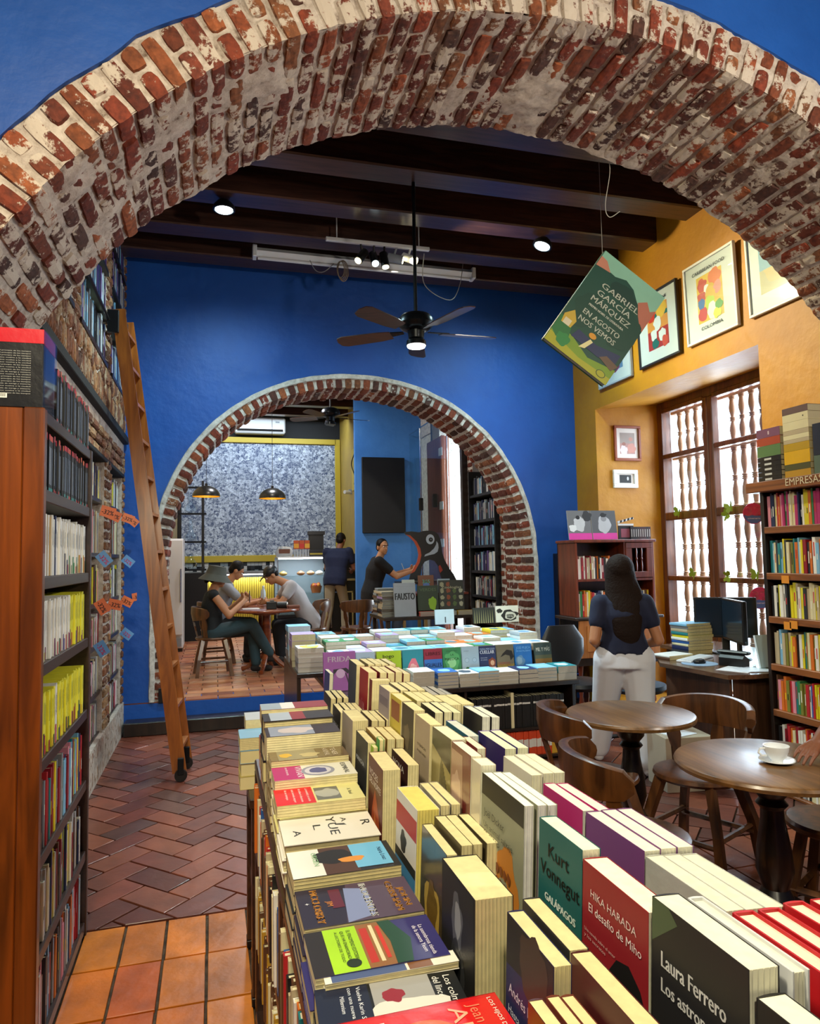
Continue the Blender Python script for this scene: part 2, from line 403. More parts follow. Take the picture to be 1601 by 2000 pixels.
# ================================================================ SETTING
YB = 7.237; XL = -0.83; XR = 4.0; YF0 = 2.62; YF1 = 3.45; ZC = 4.9; ZT = 0.27
class Path:
    """polyline in the XZ plane with outward normals, walked by arc length"""
    def __init__(s, pts):
        s.p = pts; s.L = [0]
        for a, b in zip(pts, pts[1:]): s.L.append(s.L[-1] + math.dist(a, b))
        s.n = []
        for i in range(len(pts)):
            a = pts[max(i - 1, 0)]; b = pts[min(i + 1, len(pts) - 1)]
            tx, tz = b[0] - a[0], b[1] - a[1]; l = math.hypot(tx, tz); s.n.append((-tz / l, tx / l))
    def at(s, d, r):
        d = min(max(d, 0), s.L[-1] - 1e-6)
        lo, hi = 0, len(s.L) - 1
        while hi - lo > 1:
            m = (lo + hi) // 2
            if s.L[m] <= d: lo = m
            else: hi = m
        t = (d - s.L[lo]) / (s.L[lo + 1] - s.L[lo] + 1e-12)
        x = s.p[lo][0] * (1 - t) + s.p[lo + 1][0] * t; z = s.p[lo][1] * (1 - t) + s.p[lo + 1][1] * t
        nx = s.n[lo][0] * (1 - t) + s.n[lo + 1][0] * t; nz = s.n[lo][1] * (1 - t) + s.n[lo + 1][1] * t
        return x + nx * r, z + nz * r
def arch_pts(cx, cz, a, b, e=2.0, z0=0.0, n=96):
    pts = [(cx - a, z0 + (cz - z0) * i / 10) for i in range(10)]
    for i in range(n + 1):
        t = PI * (1 - i / n); ct, st = math.cos(t), math.sin(t)
        pts.append((cx + a * math.copysign(abs(ct) ** (2 / e), ct), cz + b * max(st, 0) ** (2 / e)))
    return pts + [(cx + a, cz + (z0 - cz) * i / 10) for i in range(1, 11)]
big = Path(arch_pts(1.567, 1.17, 2.76, 2.76))
sml = Path(arch_pts(1.44, 1.50, 1.895, 1.90, 2.12, ZT))
# template brick: cube surface grid
def brick_tpl(nx, ny, nz):
    idx = {}; vs = []; fs = []
    def g(i, j, k):
        if (i, j, k) not in idx: idx[(i, j, k)] = len(vs); vs.append((2 * i / nx - 1, 2 * j / ny - 1, 2 * k / nz - 1))
        return idx[(i, j, k)]
    for i in range(nx):
        for j in range(ny):
            fs.append((g(i, j, 0), g(i, j + 1, 0), g(i + 1, j + 1, 0), g(i + 1, j, 0)))
            fs.append((g(i, j, nz), g(i + 1, j, nz), g(i + 1, j + 1, nz), g(i, j + 1, nz)))
    for i in range(nx):
        for k in range(nz):
            fs.append((g(i, 0, k), g(i + 1, 0, k), g(i + 1, 0, k + 1), g(i, 0, k + 1)))
            fs.append((g(i, ny, k), g(i, ny, k + 1), g(i + 1, ny, k + 1), g(i + 1, ny, k)))
    for j in range(ny):
        for k in range(nz):
            fs.append((g(0, j, k), g(0, j, k + 1), g(0, j + 1, k + 1), g(0, j + 1, k)))
            fs.append((g(nx, j, k), g(nx, j + 1, k), g(nx, j + 1, k + 1), g(nx, j, k + 1)))
    return vs, fs
BT = brick_tpl(3, 5, 3)
BCOL = ['7a3a22', '6a2e1c', '8a4426', '5c2a1c', '7f3520', '94502c', '4e2c22', '743422', '8c3c22', '5a3a30', '6f2c1a', '86502f']
def put_brick(mb, f, u0, u1, v0, v1, w0, w1, cols=BCOL, jit=0.005, rnd=0.0032):
    """brick in the local frame f(u, v, w) -> xyz"""
    c = L3(random.choice(cols)); k = random.uniform(0.6, 1.1); c = tuple(x * k for x in c)
    sd = random.random() * 100
    vs = []
    hu, hv, hw = (u1 - u0) / 2, (v1 - v0) / 2, (w1 - w0) / 2; cu, cv, cw = (u0 + u1) / 2, (v0 + v1) / 2, (w0 + w1) / 2
    tw = random.uniform(-0.03, 0.03)
    for x, y, z in BT[0]:
        e = (abs(x) > .99) + (abs(y) > .99) + (abs(z) > .99)
        sh = rnd * (e - 1)
        nv = noise.noise_vector(Vector((x * 1.7 + sd, y * 2.1, z * 1.7))) * jit
        uu = cu + x * hu - (sh * x if abs(x) > .99 else 0) + nv[0] + tw * y * hv * 0.4
        vv = cv + z * hv - (sh * z if abs(z) > .99 else 0) + nv[1]
        ww = cw + y * hw - (sh * y if abs(y) > .99 else 0) + nv[2]
        vs.append(f(uu, vv, ww))
    mb.add(vs, BT[1], c)
def arch_bricks(path, y0, y1, ring, course, rows, patch, name_prefix, bm_mat, mo_mat, seed, gap=0.022, face_two=True, jambrows=None):
    rs = random.Random(seed); random.seed(seed)
    mb = MB(); Lt = path.L[-1]; n = int(Lt / course)
    f = lambda u, v, w: (lambda q: (q[0], w, q[1]))(path.at(u, v))
    for i in range(n):
        u0 = i * course + gap / 2 + rs.uniform(-.003, .003); u1 = (i + 1) * course - gap / 2 + rs.uniform(-.003, .003)
        dpt = rs.uniform(-.006, .004)
        ywid = (y1 - y0)
        cuts = []
        first = (0.26 if i % 2 == 0 else 0.13) if ywid > 0.7 else (0.26 if i % 2 == 0 else 0.14)
        y = y0; ln = first
        while y < y1 - 0.05:
            e = min(y + ln + rs.uniform(-.012, .012), y1)
            if y1 - e < 0.07: e = y1
            cuts.append((y, e)); y = e; ln = 0.27 if ywid > 0.7 else 0.24
        for j, (a, b) in enumerate(cuts):
            top = 0.07
            if j == 0:
                if face_two and i % 2 == 1: 
                    put_brick(mb, f, u0, u1, dpt, ring * .48, a + dpt, b - gap / 2); 
                    put_brick(mb, f, u0, u1, ring * .48 + gap, ring + rs.uniform(-.02, .0), y0 + rs.uniform(-.004, .006), y0 + 0.1)
                    continue
                top = ring + rs.uniform(-.02, .0)
            put_brick(mb, f, u0, u1, dpt + rs.uniform(-.004, .006), top, a + (dpt if j == 0 else gap / 2), b - gap / 2 if b < y1 else b)
    bo = mb.build(name_prefix + '_bricks', bm_mat, None)
    # mortar: displaced skins over the soffit and the face
    mm = MB(); st = 0.022
    nu = int(Lt / st); nw = int((y1 - y0) / st); nv = int((ring + 0.06) / st)
    def disp(u, w, k):
        q = Vector((u * 3.0, w * 3.0, k * 5.0)); a = noise.noise(q)
        b_ = noise.noise(Vector((u * 14, w * 14, k * 3))); c_ = noise.noise(Vector((u * 40, w * 40, k)))
        return 0.0035 * b_ + 0.002 * c_ + patch * max(0.0, a - (0.16 if k == 2 else 0.0) + 0.35 * b_ + 0.2 * c_)
    vs = []; fs = []
    for i in range(nu + 1):
        u = Lt * i / nu
        for j in range(nw + 1):
            w = y0 + 0.012 + (y1 - y0 - 0.012) * j / nw
            x, z = path.at(u, 0.016 - disp(u, w, 1)); vs.append((x, w, z))
    for i in range(nu):
        for j in range(nw):
            a = i * (nw + 1) + j; fs.append((a, a + 1, a + nw + 2, a + nw + 1))
    mm.add(vs, fs)
    vs = []; fs = []
    for i in range(nu + 1):
        u = Lt * i / nu
        for j in range(nv + 1):
            v = 0.012 + (ring + 0.05) * j / nv
            x, z = path.at(u, v); vs.append((x, y0 + 0.016 - disp(u, v, 2) * 0.8, z))
    for i in range(nu):
        for j in range(nv):
            a = i * (nv + 1) + j; fs.append((a, a + nv + 1, a + nv + 2, a + 1))
    mm.add(vs, fs)
    mo = mm.build(name_prefix + '_mortar', mo_mat, None, smooth=True)
    return bo, mo
def arch_wall(path, off, x0, x1, z0, z1, y0, y1, ragged=0.0, seed=1):
    """wall slab with an arched opening; off widens the opening"""
    mb = MB(); n = 150; a = []
    for i in range(n + 1):
        u = path.L[-1] * i / n
        x, z = path.at(u, off + ragged * noise.noise(Vector((u * 5, seed, 0))) + ragged * .5 * noise.noise(Vector((u * 19, seed, 3))))
        a.append((x, z))
    # strips between the opening and the rectangle
    cx = (a[0][0] + a[-1][0]) / 2
    def outer(x, z, i):
        t = i / n
        # project from the opening outwards to the rectangle
        if t <= 0.14: return (x0, z)
        if t >= 0.86: return (x1, z)
        return (x, z1)
    o = []
    for i, (x, z) in enumerate(a):
        t = i / n
        if t <= 0.5:
            k = t / 0.5
            o.append((x0, z0 + (z1 - z0) * k / 0.6) if k < 0.6 else (x0 + (cx - x0) * (k - 0.6) / 0.4, z1))
        else:
            k = (1 - t) / 0.5
            o.append((x1, z0 + (z1 - z0) * k / 0.6) if k < 0.6 else (x1 + (cx - x1) * (k - 0.6) / 0.4, z1))
    o[0] = (x0, z0); o[-1] = (x1, z0); a[0] = (a[0][0], z0); a[-1] = (a[-1][0], z0)
    for y, fl in ((y0, 0), (y1, 1)):
        vs = [(p[0], y, p[1]) for p in a] + [(p[0], y, p[1]) for p in o]
        fs = [(i, i + 1, n + 2 + i, n + 1 + i) for i in range(n)]
        if fl: fs = [f[::-1] for f in fs]
        mb.add(vs, fs)
    vs = [(p[0], y0, p[1]) for p in a] + [(p[0], y1, p[1]) for p in a]
    mb.add(vs, [(i, n + 1 + i, n + 2 + i, i + 1) for i in range(n)])
    return mb

# --- big brick arch between the front room and the shop
bo, mo = arch_bricks(big, YF0, YF1, 0.215, 0.083, 3, 0.030, 'arch', BRICK, MORTAR, 11, gap=0.020)
bo.name = 'trim_1'; mo.name = 'trim_2'; bo['kind'] = 'structure'; mo['kind'] = 'structure'
struct('wall_front_arch', arch_wall(big, 0.05, -3.2, 6.2, 0, 5.4, YF0 + 0.04, YF1 - 0.003), BLUE)
struct('wall_front_arch_plaster', arch_wall(big, 0.215, -3.2, 6.2, 0, 5.4, YF0 - 0.004, YF0 + 0.03, 0.022), BLUE, smooth=False)
# --- small brick arch in the blue wall
bo, mo = arch_bricks(sml, YB, YB + 0.57, 0.12, 0.098, 2, 0.010, 'small_arch', BRICK2, MORTAR2, 23, gap=0.028, face_two=False)
bo.name = 'trim_3'; mo.name = 'trim_4'; bo['kind'] = 'structure'; mo['kind'] = 'structure'
# pale lime edge around the small arch
lm = MB(); n = 200; vs = []; fs = []
for i in range(n + 1):
    u = sml.L[-1] * i / n
    for r_, y_ in ((0.095, YB + 0.02), (0.105, YB - 0.014), (0.145 + 0.012 * noise.noise(Vector((u * 6, 0, 0))), YB - 0.016), (0.165, YB + 0.02)):
        x, z = sml.at(u, r_); vs.append((x, y_, z))
for i in range(n):
    for j in range(3): fs.append((i * 4 + j, (i + 1) * 4 + j, (i + 1) * 4 + j + 1, i * 4 + j + 1))
struct('trim_5', MB().add(vs, fs), MORTAR2, smooth=True)
struct('wall_back', arch_wall(sml, 0.04, XL - 0.3, XR + 0.9, ZT, 5.3, YB + 0.03, YB + 0.56), BLUE)
struct('wall_back_plaster', arch_wall(sml, 0.150, XL - 0.3, XR + 0.9, ZT, 5.3, YB, YB + 0.025, 0.004, 4), BLUE)
struct('wall_back_riser', MB().box(XL - 0.3, XR + 0.9, YB + 0.001, YB + 0.45, -0.02, ZT - 0.012), BLUE)
struct('baseboard_back', MB().bbox(XL + 0.02, 3.3, YB - 0.20, YB - 0.001, 0.0, 0.125, 0.008), DARKW)
# --- shop shell
g = MB(); g.box(XL - 1.5, 5.4, YF1 - 0.02, YB + 0.01, -0.2, -0.012)
struct('floor_grout', g, GROUT)
fl = MB(); random.seed(5)
FC = ['6b3423', '743a28', '643224', '7c402b', '6f3a2c', '603226', '7f452e', '5c3a30']
tw, tl = 0.155, 0.31
def clip_poly(poly, x0, x1, y0, y1):
    for ax, lim, s in ((0, x0, 1), (0, x1, -1), (1, y0, 1), (1, y1, -1)):
        out = []
        for a, b in zip(poly, poly[1:] + poly[:1]):
            ia = (a[ax] - lim) * s >= 0; ib = (b[ax] - lim) * s >= 0
            if ia: out.append(a)
            if ia != ib:
                t = (lim - a[ax]) / (b[ax] - a[ax]); out.append((a[0] + t * (b[0] - a[0]), a[1] + t * (b[1] - a[1])))
        poly = out
        if not poly: break
    return poly
def tile(mb, poly, z, col, h=0.012, ch=0.0022):
    if len(poly) < 3: return
    cx = sum(p[0] for p in poly) / len(poly); cy = sum(p[1] for p in poly) / len(poly)
    ins = []
    for p in poly:
        d = math.hypot(p[0] - cx, p[1] - cy)
        k = max(0.2, 1 - ch * 1.5 / (d + 1e-6)); ins.append((cx + (p[0] - cx) * k, cy + (p[1] - cy) * k))
    n = len(poly); dz = [random.uniform(-.0015, .0015) for _ in poly]
    vs = [(p[0], p[1], z - h) for p in poly] + [(p[0], p[1], z - 0.0015) for p in poly] + [(p[0], p[1], z + d) for p, d in zip(ins, dz)]
    fs = [(i, (i + 1) % n, n + (i + 1) % n, n + i) for i in range(n)] + [(n + i, n + (i + 1) % n, 2 * n + (i + 1) % n, 2 * n + i) for i in range(n)]
    fs.append(tuple(range(2 * n, 3 * n))); mb.add(vs, fs, col)
def herring(mb, x0, x1, y0, y1, z, cols, ang=45):
    ca, sa = math.cos(R(ang)), math.sin(R(ang)); g = 0.005
    for i in range(-40, 60):
        for j in range(-60, 60):
            for k in (0, 1):
                # herringbone lattice: vectors (w, w) and (2w, -2w) in tile space
                bx = i * tw + j * 2 * tw; by = i * tw - j * 2 * tw
                q = [(bx, by), (bx + tl, by), (bx + tl, by + tw), (bx, by + tw)] if k == 0 else [(bx, by + tw), (bx + tw, by + tw), (bx + tw, by + tw + tl), (bx, by + tw + tl)]
                xa = min(p[0] for p in q) + g; xb = max(p[0] for p in q) - g; ya = min(p[1] for p in q) + g; yb = max(p[1] for p in q) - g
                q = [(xa, ya), (xb, ya), (xb, yb), (xa, yb)]
                q = [(1.2 + p[0] * ca - p[1] * sa, 4.5 + p[0] * sa + p[1] * ca) for p in q]
                if max(p[0] for p in q) < x0 or min(p[0] for p in q) > x1 or max(p[1] for p in q) < y0 or min(p[1] for p in q) > y1: continue
                q = clip_poly(q, x0, x1, y0, y1)
                c = L3(random.choice(cols)); m_ = random.uniform(.75, 1.25)
                tile(mb, q, z, tuple(v * m_ for v in c))
herring(fl, XL - 0.3, 5.0, YF1 + 0.01, YB, 0.0, FC)
struct('floor', fl, TILE)
g = MB(); g.box(-3.2, 6.2, -3.0, YF1 - 0.021, -0.2, -0.012); struct('floor_front_grout', g, GROUT)
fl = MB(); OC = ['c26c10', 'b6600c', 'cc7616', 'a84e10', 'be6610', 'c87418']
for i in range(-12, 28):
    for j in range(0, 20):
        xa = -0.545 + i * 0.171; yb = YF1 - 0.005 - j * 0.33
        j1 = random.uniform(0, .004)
        c = L3(random.choice(OC if xa < 1.2 else ['7a4028', '6c3a28', '84482c'])); m_ = random.uniform(.8, 1.2)  # duller tiles on the right: weaker lamplight there painted into their colour
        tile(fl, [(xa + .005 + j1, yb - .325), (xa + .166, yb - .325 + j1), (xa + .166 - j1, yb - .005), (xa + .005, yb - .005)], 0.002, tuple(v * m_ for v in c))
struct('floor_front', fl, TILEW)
# ceiling boards and beams
cb = MB(); random.seed(3)
x = XL - 0.5
while x < XR + 1.0:
    w = random.uniform(.16, .22); cb.box(x, x + w - .006, YF1 - 0.1, YB + 0.1, ZC, ZC + .05); x += w
struct('ceiling', cb, BEAMB)
for i, y in enumerate((3.62, 4.27, 4.92, 5.57, 6.22, 6.80)):
    struct('trim_%d' % (6 + i), MB().bbox(XL - 0.3, XR + 0.2, y, y + 0.24, 4.52, ZC - 0.001, 0.012), BEAM)
struct('trim_12', MB().bbox(XL - 0.3, XR + 0.6, YB - 0.16, YB - 0.001, 4.75, ZC - 0.001, 0.01), BEAM)
# right wall (ochre) with the deep window reveal
WY0, WY1, WZ1 = 4.38, 6.78, 3.18
struct('wall_right', MB().box(XR, XR + 0.9, YF1, WY0, 0, 5.3), YELLOW); struct('wall_right', MB().box(XR, XR + 0.9, WY1, YB - .001, 0, 5.3), YELLOW)
w = MB(); w.prism([(XR, WZ1), (XR + 0.9, WZ1 + 0.10), (XR + 0.9, 5.3), (XR, 5.3)], WY0, WY1, axis='y')
# sloping head of the reveal
struct('wall_right', w, YELLOW)
# left wall: brick with niches (piers, bands) built of brick courses
NZ = [(0.30, 0.59), (0.62, 0.93), (0.98, 1.25), (1.30, 1.63), (1.68, 2.05), (2.10, 2.40)]   # shelf levels
wl = MB(); wl.box(XL - 0.7, XL - 0.36, YF1 + 0.01, YB, 0, 5.3)
wl.box(XL - 0.36, XL, YF1 + 0.01, YB, 0.0, 0.29)
piers = [(3.47, 4.75), (6.02, 6.34), (7.12, YB)]
for a, b in piers: wl.box(XL - 0.36, XL - 0.02, a, b, 0.29, 2.66)
wl.box(XL - 0.36, XL - 0.02, YF1 + 0.01, YB, 2.66, 3.17)
for a, b in ((3.47, 3.62), (4.62, 4.88), (6.02, 6.30), (7.16, YB)): wl.box(XL - 0.36, XL - 0.02, a, b, 3.17, 4.9)
struct('wall_left', wl, MORTAR)
bl = MB(); random.seed(9)
LB = ['7c4a2c', '8c5a36', '6d4028', '9a6a40', '70452f', '845030', 'a07850']
def face_bricks(mb, y0, y1, z0, z1, vertical=False):
    fr = lambda u, v, w: (XL - 0.012 + v, u, w)
    if not vertical:
        z = z0; k = 0
        while z < z1 - 0.03:
            y = y0 - (0.12 if k % 2 else 0)
            while y < y1:
                a = max(y, y0); b = min(y + 0.25, y1)
                if b - a > 0.04: put_brick(mb, fr, a + .006, b - .008, -0.03, 0.012, z + .006, min(z + 0.075, z1) - .004, LB, 0.006, .006)
                y += 0.258
            z += 0.083; k += 1
    else:
        y = y0
        while y < y1 - 0.02:
            z = z0 - random.uniform(0, .1)
            while z < z1:
                a = max(z, z0); b = min(z + 0.24, z1)
                if b - a > 0.04: put_brick(mb, fr, y + .005, y + 0.062, -0.03, 0.012, a + .006, b - .006, LB, 0.006, .006)
                z += 0.25
            y += 0.072
for a, b in piers: face_bricks(bl, max(a, 3.5), b, 0.29, 2.66)
face_bricks(bl, 3.5, YB, 2.83, 3.17, True); face_bricks(bl, 4.9, YB - .02, 2.42, 2.66, False)
face_bricks(bl, 4.8, YB - .02, 0.0, 0.29, True)
for a, b in ((4.62, 4.88), (6.02, 6.30), (7.16, YB)): face_bricks(bl, a, b, 3.17, 4.9)
struct('wall_left_bricks', bl, brick_mat('left_wall_brick', 0.54, 'a08a70'))
# front room shell
f = MB(); f.box(-3.3, -3.2, -3, YF0, 0, 5.4); f.box(6.2, 6.3, -3, YF0, 0, 5.4); f.box(-3.3, 6.3, -3.1, -3, 0, 5.4)
struct('wall_front', f, BLUE)
f = MB(); f.box(-3.3, 6.3, -3.1, YF0 + 0.1, 5.4, 5.5); struct('ceiling_front', f, plain('white_ceiling_paint', 'cfc8bc', 0.8))
f = MB(); f.box(-3.3, -2.0, YF0, YF1, 0, 5.4); f.box(XL - 2.4, XL - 0.7, YF1, YB + 0.5, 0, 5.3); f.box(XL - 0.8, XR + 0.9, YF1 - .02, YB + 0.1, 5.3, 5.35)
struct('wall_left_outer', f, CREAM)

# ---------------------------------------------------------------- cafe shell
CX0, CX1 = -0.72, 3.36; CY1 = 14.7; YS = 11.4; CZ = 4.55
g = MB(); g.box(-1.0, 5.0, YB + 0.01, CY1, -0.1, ZT - 0.014); struct('floor_cafe_grout', g, GROUT)
cf = MB(); random.seed(8); CC = ['a86844', '99583a', 'b0744e', '8a4c34', 'a2603e', 'b57c58']
y = YB + 0.004; k = 0
while y < 14.0:
    x = -0.9 - (0.16 if k % 2 else 0)
    while x < 3.9:
        c = L3(random.choice(CC)); m_ = random.uniform(.8, 1.2)
        q = clip_poly([(x + .005, y + .005), (x + .305, y + .005), (x + .305, y + .15), (x + .005, y + .15)], -0.95, 3.9, YB + .004, 14.5)
        if len(q) > 2: tile(cf, q, ZT, tuple(v * m_ for v in c))
        x += 0.31
    y += 0.155; k += 1
struct('floor_cafe', cf, TILE)
w = MB(); w.box(-1.1, 3.0, CY1, CY1 + 0.1, 0.2, 5.0); struct('wall_cafe_back', w, plain('charcoal_paint', '16181c', 0.7))
w = MB(); w.box(-0.66, 2.44, CY1 - 0.04, CY1 - 0.001, 1.70, 4.01); struct('wall_cafe_collage', w, mural_mat())
tr = MB(); YM = plain('yellow_trim_paint', 'c7ae35', 0.5)
tr.bbox(-0.72, 2.46, CY1 - 0.09, CY1 - 0.002, 4.01, 4.12); tr.bbox(2.44, 2.55, CY1 - 0.09, CY1 - 0.002, 1.70, 4.12); tr.bbox(-0.72, 2.46, CY1 - 0.09, CY1 - 0.002, 1.58, 1.71)
struct('trim_13', tr, YM)
ct = MB(); random.seed(2)
for i in range(44):
    for j in range(5):
        ct.box(-0.72 + i * .075, -0.72 + i * .075 + .071, CY1 - 0.03, CY1 - 0.002, 1.20 + j * .075, 1.20 + j * .075 + .071, random.choice(['e8ecee', 'dfe6ea', '20262c', '8fa3ae', '303a44', 'c4d0d6']))
struct('trim_14', ct, attr_mat('glazed_tile', 0.15, 0.4, 0.03))
w = MB(); w.box(2.56, 2.66, YS + .02, CY1 + .1, 0.2, 5.0); struct('wall_cafe_side', w, plaster('cafe_ochre', 'a58a3c', 'b99b45'))
w = MB(); w.box(2.24, 4.9, YS, YS + 0.12, 0.2, 5.0); struct('wall_cafe_blue', w, CAFEBLUE)
w = MB(); w.box(-1.1, CX0, YB + 0.57, CY1, 0.2, 5.0); struct('wall_cafe_left', w, CREAM)
w = MB(); w.box(-1.1, 5.0, YB + 0.55, CY1 + .1, CZ + .1, CZ + .16); struct('ceiling_cafe', w, MATTE)
for i, y in enumerate((8.3, 9.2, 10.1, 11.0, 11.9, 12.8, 13.7)):
    struct('trim_%d' % (15 + i), MB().bbox(-0.8, 3.6 if y < YS else 2.56, y, y + 0.2, CZ - 0.12, CZ + 0.099, 0.01), BEAM)
# right side wall of the cafe: brick pier, niche, door opening to the street
w = MB(); w.box(CX1 + 0.02, 4.2, YB + 0.57, 8.06, 0.2, 5.0); w.box(CX1 + 0.42, 4.2, 8.06, 8.95, 0.2, 5.0); w.box(CX1 + 0.02, 4.2, 8.06, 8.95, 3.1, 5.0); w.box(CX1 + 0.02, 4.2, 8.95, 9.15, 0.2, 5.0)
w.box(CX1 + 0.02, 4.2, 9.15, 10.6, 3.9, 5.0); w.box(CX1 + 0.02, 4.2, 10.6, YS, 0.2, 5.0)
struct('wall_cafe_right', w, MORTAR2)
bl = MB(); random.seed(4)
def xwall(mb, X, y0, y1, z0, z1):
    fr = lambda u, v, w: (X + v, u, w); z = z0; k = 0
    while z < z1 - .03:
        y = y0 - (.1 if k % 2 else 0)
        while y < y1 - .02:
            a = max(y, y0); b = min(y + .2, y1)
            if b - a > .03: put_brick(mb, fr, a + .008, b - .01, -0.012, .03, z + .012, z + .075, jit=.004)
            y += .215
        z += .098; k += 1
xwall(bl, CX1 + .02, 7.82, 8.05, .27, 3.9); xwall(bl, CX1 + .02, 8.95, 9.14, .27, 3.9); xwall(bl, CX1 + .02, 8.05, 8.95, 3.1, 3.9)
struct('wall_cafe_right_bricks', bl, BRICK2)
d = MB(); d.bbox(3.30, 3.42, 9.15, 9.24, .27, 3.9); d.bbox(3.30, 3.42, 10.5, 10.59, .27, 3.9); d.bbox(3.30, 3.42, 9.15, 10.59, 3.8, 3.9)
struct('door_1', d, DARKW)
# pale street outside, seen through the openings
st = MB(); st.box(5.9, 5.95, -2, 16, -0.6, 7.0)
struct('floor_outside', MB().box(4.95, 8.6, -4, 18, -0.25, -0.2), plain('street_paving', 'b8b4ac', 0.8))
# ---------------------------------------------------------------- barred window in the reveal
XW = 4.80
wf = MB()
wf.bbox(XW - 0.02, XW + 0.09, 5.28 - 1.0, 6.78, 3.17, 3.27, .006); wf.bbox(XW - .02, XW + .09, 4.38, 6.78, 0.10, 0.20, .006)
wf.bbox(XW - 0.03, XW + 0.09, 6.70, 6.78, 0.1, 3.25, .006); wf.bbox(XW - 0.03, XW + 0.09, 4.38, 4.46, 0.1, 3.25, .006)
win = struct('window_1', wf, WINW)
struct('window_2', MB().box(XR, 4.9, 4.38, 6.78, 0.0, 0.10), YELLOW)
cols = [(6.70, 6.02), (5.88, 5.22), (5.08, 4.46)]
rails = [0.20, 0.66, 1.33, 2.00, 2.66, 3.17]
for a, b in ((6.02, 5.88), (5.22, 5.08)):
    part(win, 'mullion', MB().bbox(XW - .035, XW + .05, b, (a + b) / 2 - .004, .2, 3.17, .008).bbox(XW - .035, XW + .05, (a + b) / 2 + .004, a, .2, 3.17, .008), WINW, world=False)
for a, b in cols:
    for i, z in enumerate(rails):
        h = .085 if i in (3,) else .05
        part(win, 'rail', MB().bbox(XW - .03, XW + .045, b, a, z - h * .5, z + h * .5, .008), WINW, world=False)
    for i in range(5):
        part(win, 'pane', MB().box(XW + .012, XW + .016, b, a, rails[i] + .03, rails[i + 1] - .03), GLASS, world=False)
def baluster(y, z0, z1):
    h = z1 - z0; k = .031
    pr = [(k, 0), (k, .05), (.7 * k, .055), (1.1 * k, .07), (.7 * k, .085), (k * .75, .12), (k * 1.05, .26), (k * .95, .34), (k * .55, .44), (k * .5, .455), (k * .95, .465), (k * .95, .48), (k * .6, .49), (k * .9, .50), (k * .9, .51), (k * .6, .52), (k * .95, .53), (k * .95, .545), (k * .5, .555), (k * .55, .57), (k * .95, .68), (k * 1.05, .76), (k * .75, .90), (k * .7, .92), (k * 1.1, .935), (k * .7, .95), (k, .955), (k, 1)]
    mb = MB().lathe([(r, z0 + t * h) for r, t in pr], 12, M=Matrix.Translation((XW + .16, y, 0)))
    return part(win, 'baluster', mb, BALW, smooth=True, world=False)
for a, b in cols:
    for i in range(5):
        y = b + (a - b) * (i + .5) / 5
        for z0, z1 in zip(rails, rails[1:]): baluster(y, z0 + .02, z1 - .02)
for z in rails: part(win, 'outer_rail', MB().bbox(XW + .13, XW + .19, 4.4, 6.76, z - .025, z + .025, .006), BALW, world=False)
# ================================================================ FURNITURE
ORD = ['first', 'second', 'third', 'fourth', 'fifth', 'sixth', 'seventh', 'eighth', 'ninth', 'tenth', 'eleventh', 'twelfth', 'thirteenth', 'fourteenth', 'fifteenth', 'sixteenth', 'seventeenth', 'eighteenth', 'nineteenth']
def nth(i):
    if i < 19: return ORD[i]
    n = i + 1; t = {2: 'twenty', 3: 'thirty', 4: 'forty', 5: 'fifty'}[n // 10]
    return {2: 'twentieth', 3: 'thirtieth', 4: 'fortieth', 5: 'fiftieth'}[n // 10] if n % 10 == 0 else t + '-' + ORD[n % 10 - 1]
# tall bookcase in the left jamb of the big arch
LCZ = [2.11, 1.85, 1.56, 1.275, 0.965, 0.66, 0.36, 0.06]
c = thing('bookcase', 'tall brown bookcase with varnished orange side panel under the left of the brick arch', 'bookcase', (-0.85, 2.97, 0))
part(c, 'side_panel', MB().bbox(-1.17, -0.60, 2.51, 2.54, 0, 2.11, .003), ORANGEW)
part(c, 'side_trim', MB().bbox(-0.598, -0.535, 2.505, 2.545, 0, 2.112, .004), ORANGEW)
part(c, 'side_panel', MB().bbox(-1.17, -0.535, 3.41, 3.445, 0, 2.11, .003), CASEW)
part(c, 'back_panel', MB().box(-1.18, -1.165, 2.54, 3.41, 0, 2.11), CASEW)
for z in LCZ: part(c, 'shelf_board', MB().bbox(-1.165, -0.54, 2.545, 3.408, z - .042, z, .003), CASEW)
part(c, 'plinth', MB().box(-1.165, -0.56, 2.545, 3.408, 0, .018), CASEW)
# right bookcase
RCZ = [2.05, 1.765, 1.455, 1.165, 0.85, 0.55, 0.24, 0.02]
c = thing('bookcase', 'dark bookcase with orange shelves along the ochre wall, right of the window', 'bookcase', (3.8, 3.45, 0))
part(c, 'side_panel', MB().bbox(3.60, 3.98, 3.97, 4.0, 0, 2.0, .003), DARKW)
part(c, 'side_panel', MB().bbox(3.60, 3.98, 2.90, 2.93, 0, 2.0, .003), DARKW)
part(c, 'back_panel', MB().box(3.965, 3.985, 2.93, 3.97, 0, 2.0), DARKW)
part(c, 'top_board', MB().bbox(3.54, 3.99, 2.86, 4.06, 2.0, 2.07, .005), SHELFW)
for z in RCZ[1:]: part(c, 'shelf_board', MB().bbox(3.595, 3.965, 2.93, 3.97, z - .045 if z > .05 else 0, z, .004), SHELFW)
tx = MB(); Mt = Matrix(((0, 0, -1, 3.536), (-1, 0, 0, 3.70), (0, 1, 0, 2.012), (0, 0, 0, 1)))
put_text(tx, 'EMPRESAS', 0, 0.006, 0.046, 'd8c9a8', Mt); part(c, 'shelf_lettering', tx, PAINT)
c.children[-1]['label'] = 'pale raised word EMPRESAS'
for y, z in ((3.80, 1.44), (3.80, 1.14), (3.75, 1.15)):
    part(c, 'price_card', MB().box(3.588, 3.592, y - .03, y + .03, z - .05, z), plain('orange_card', 'd98a26', 0.6))

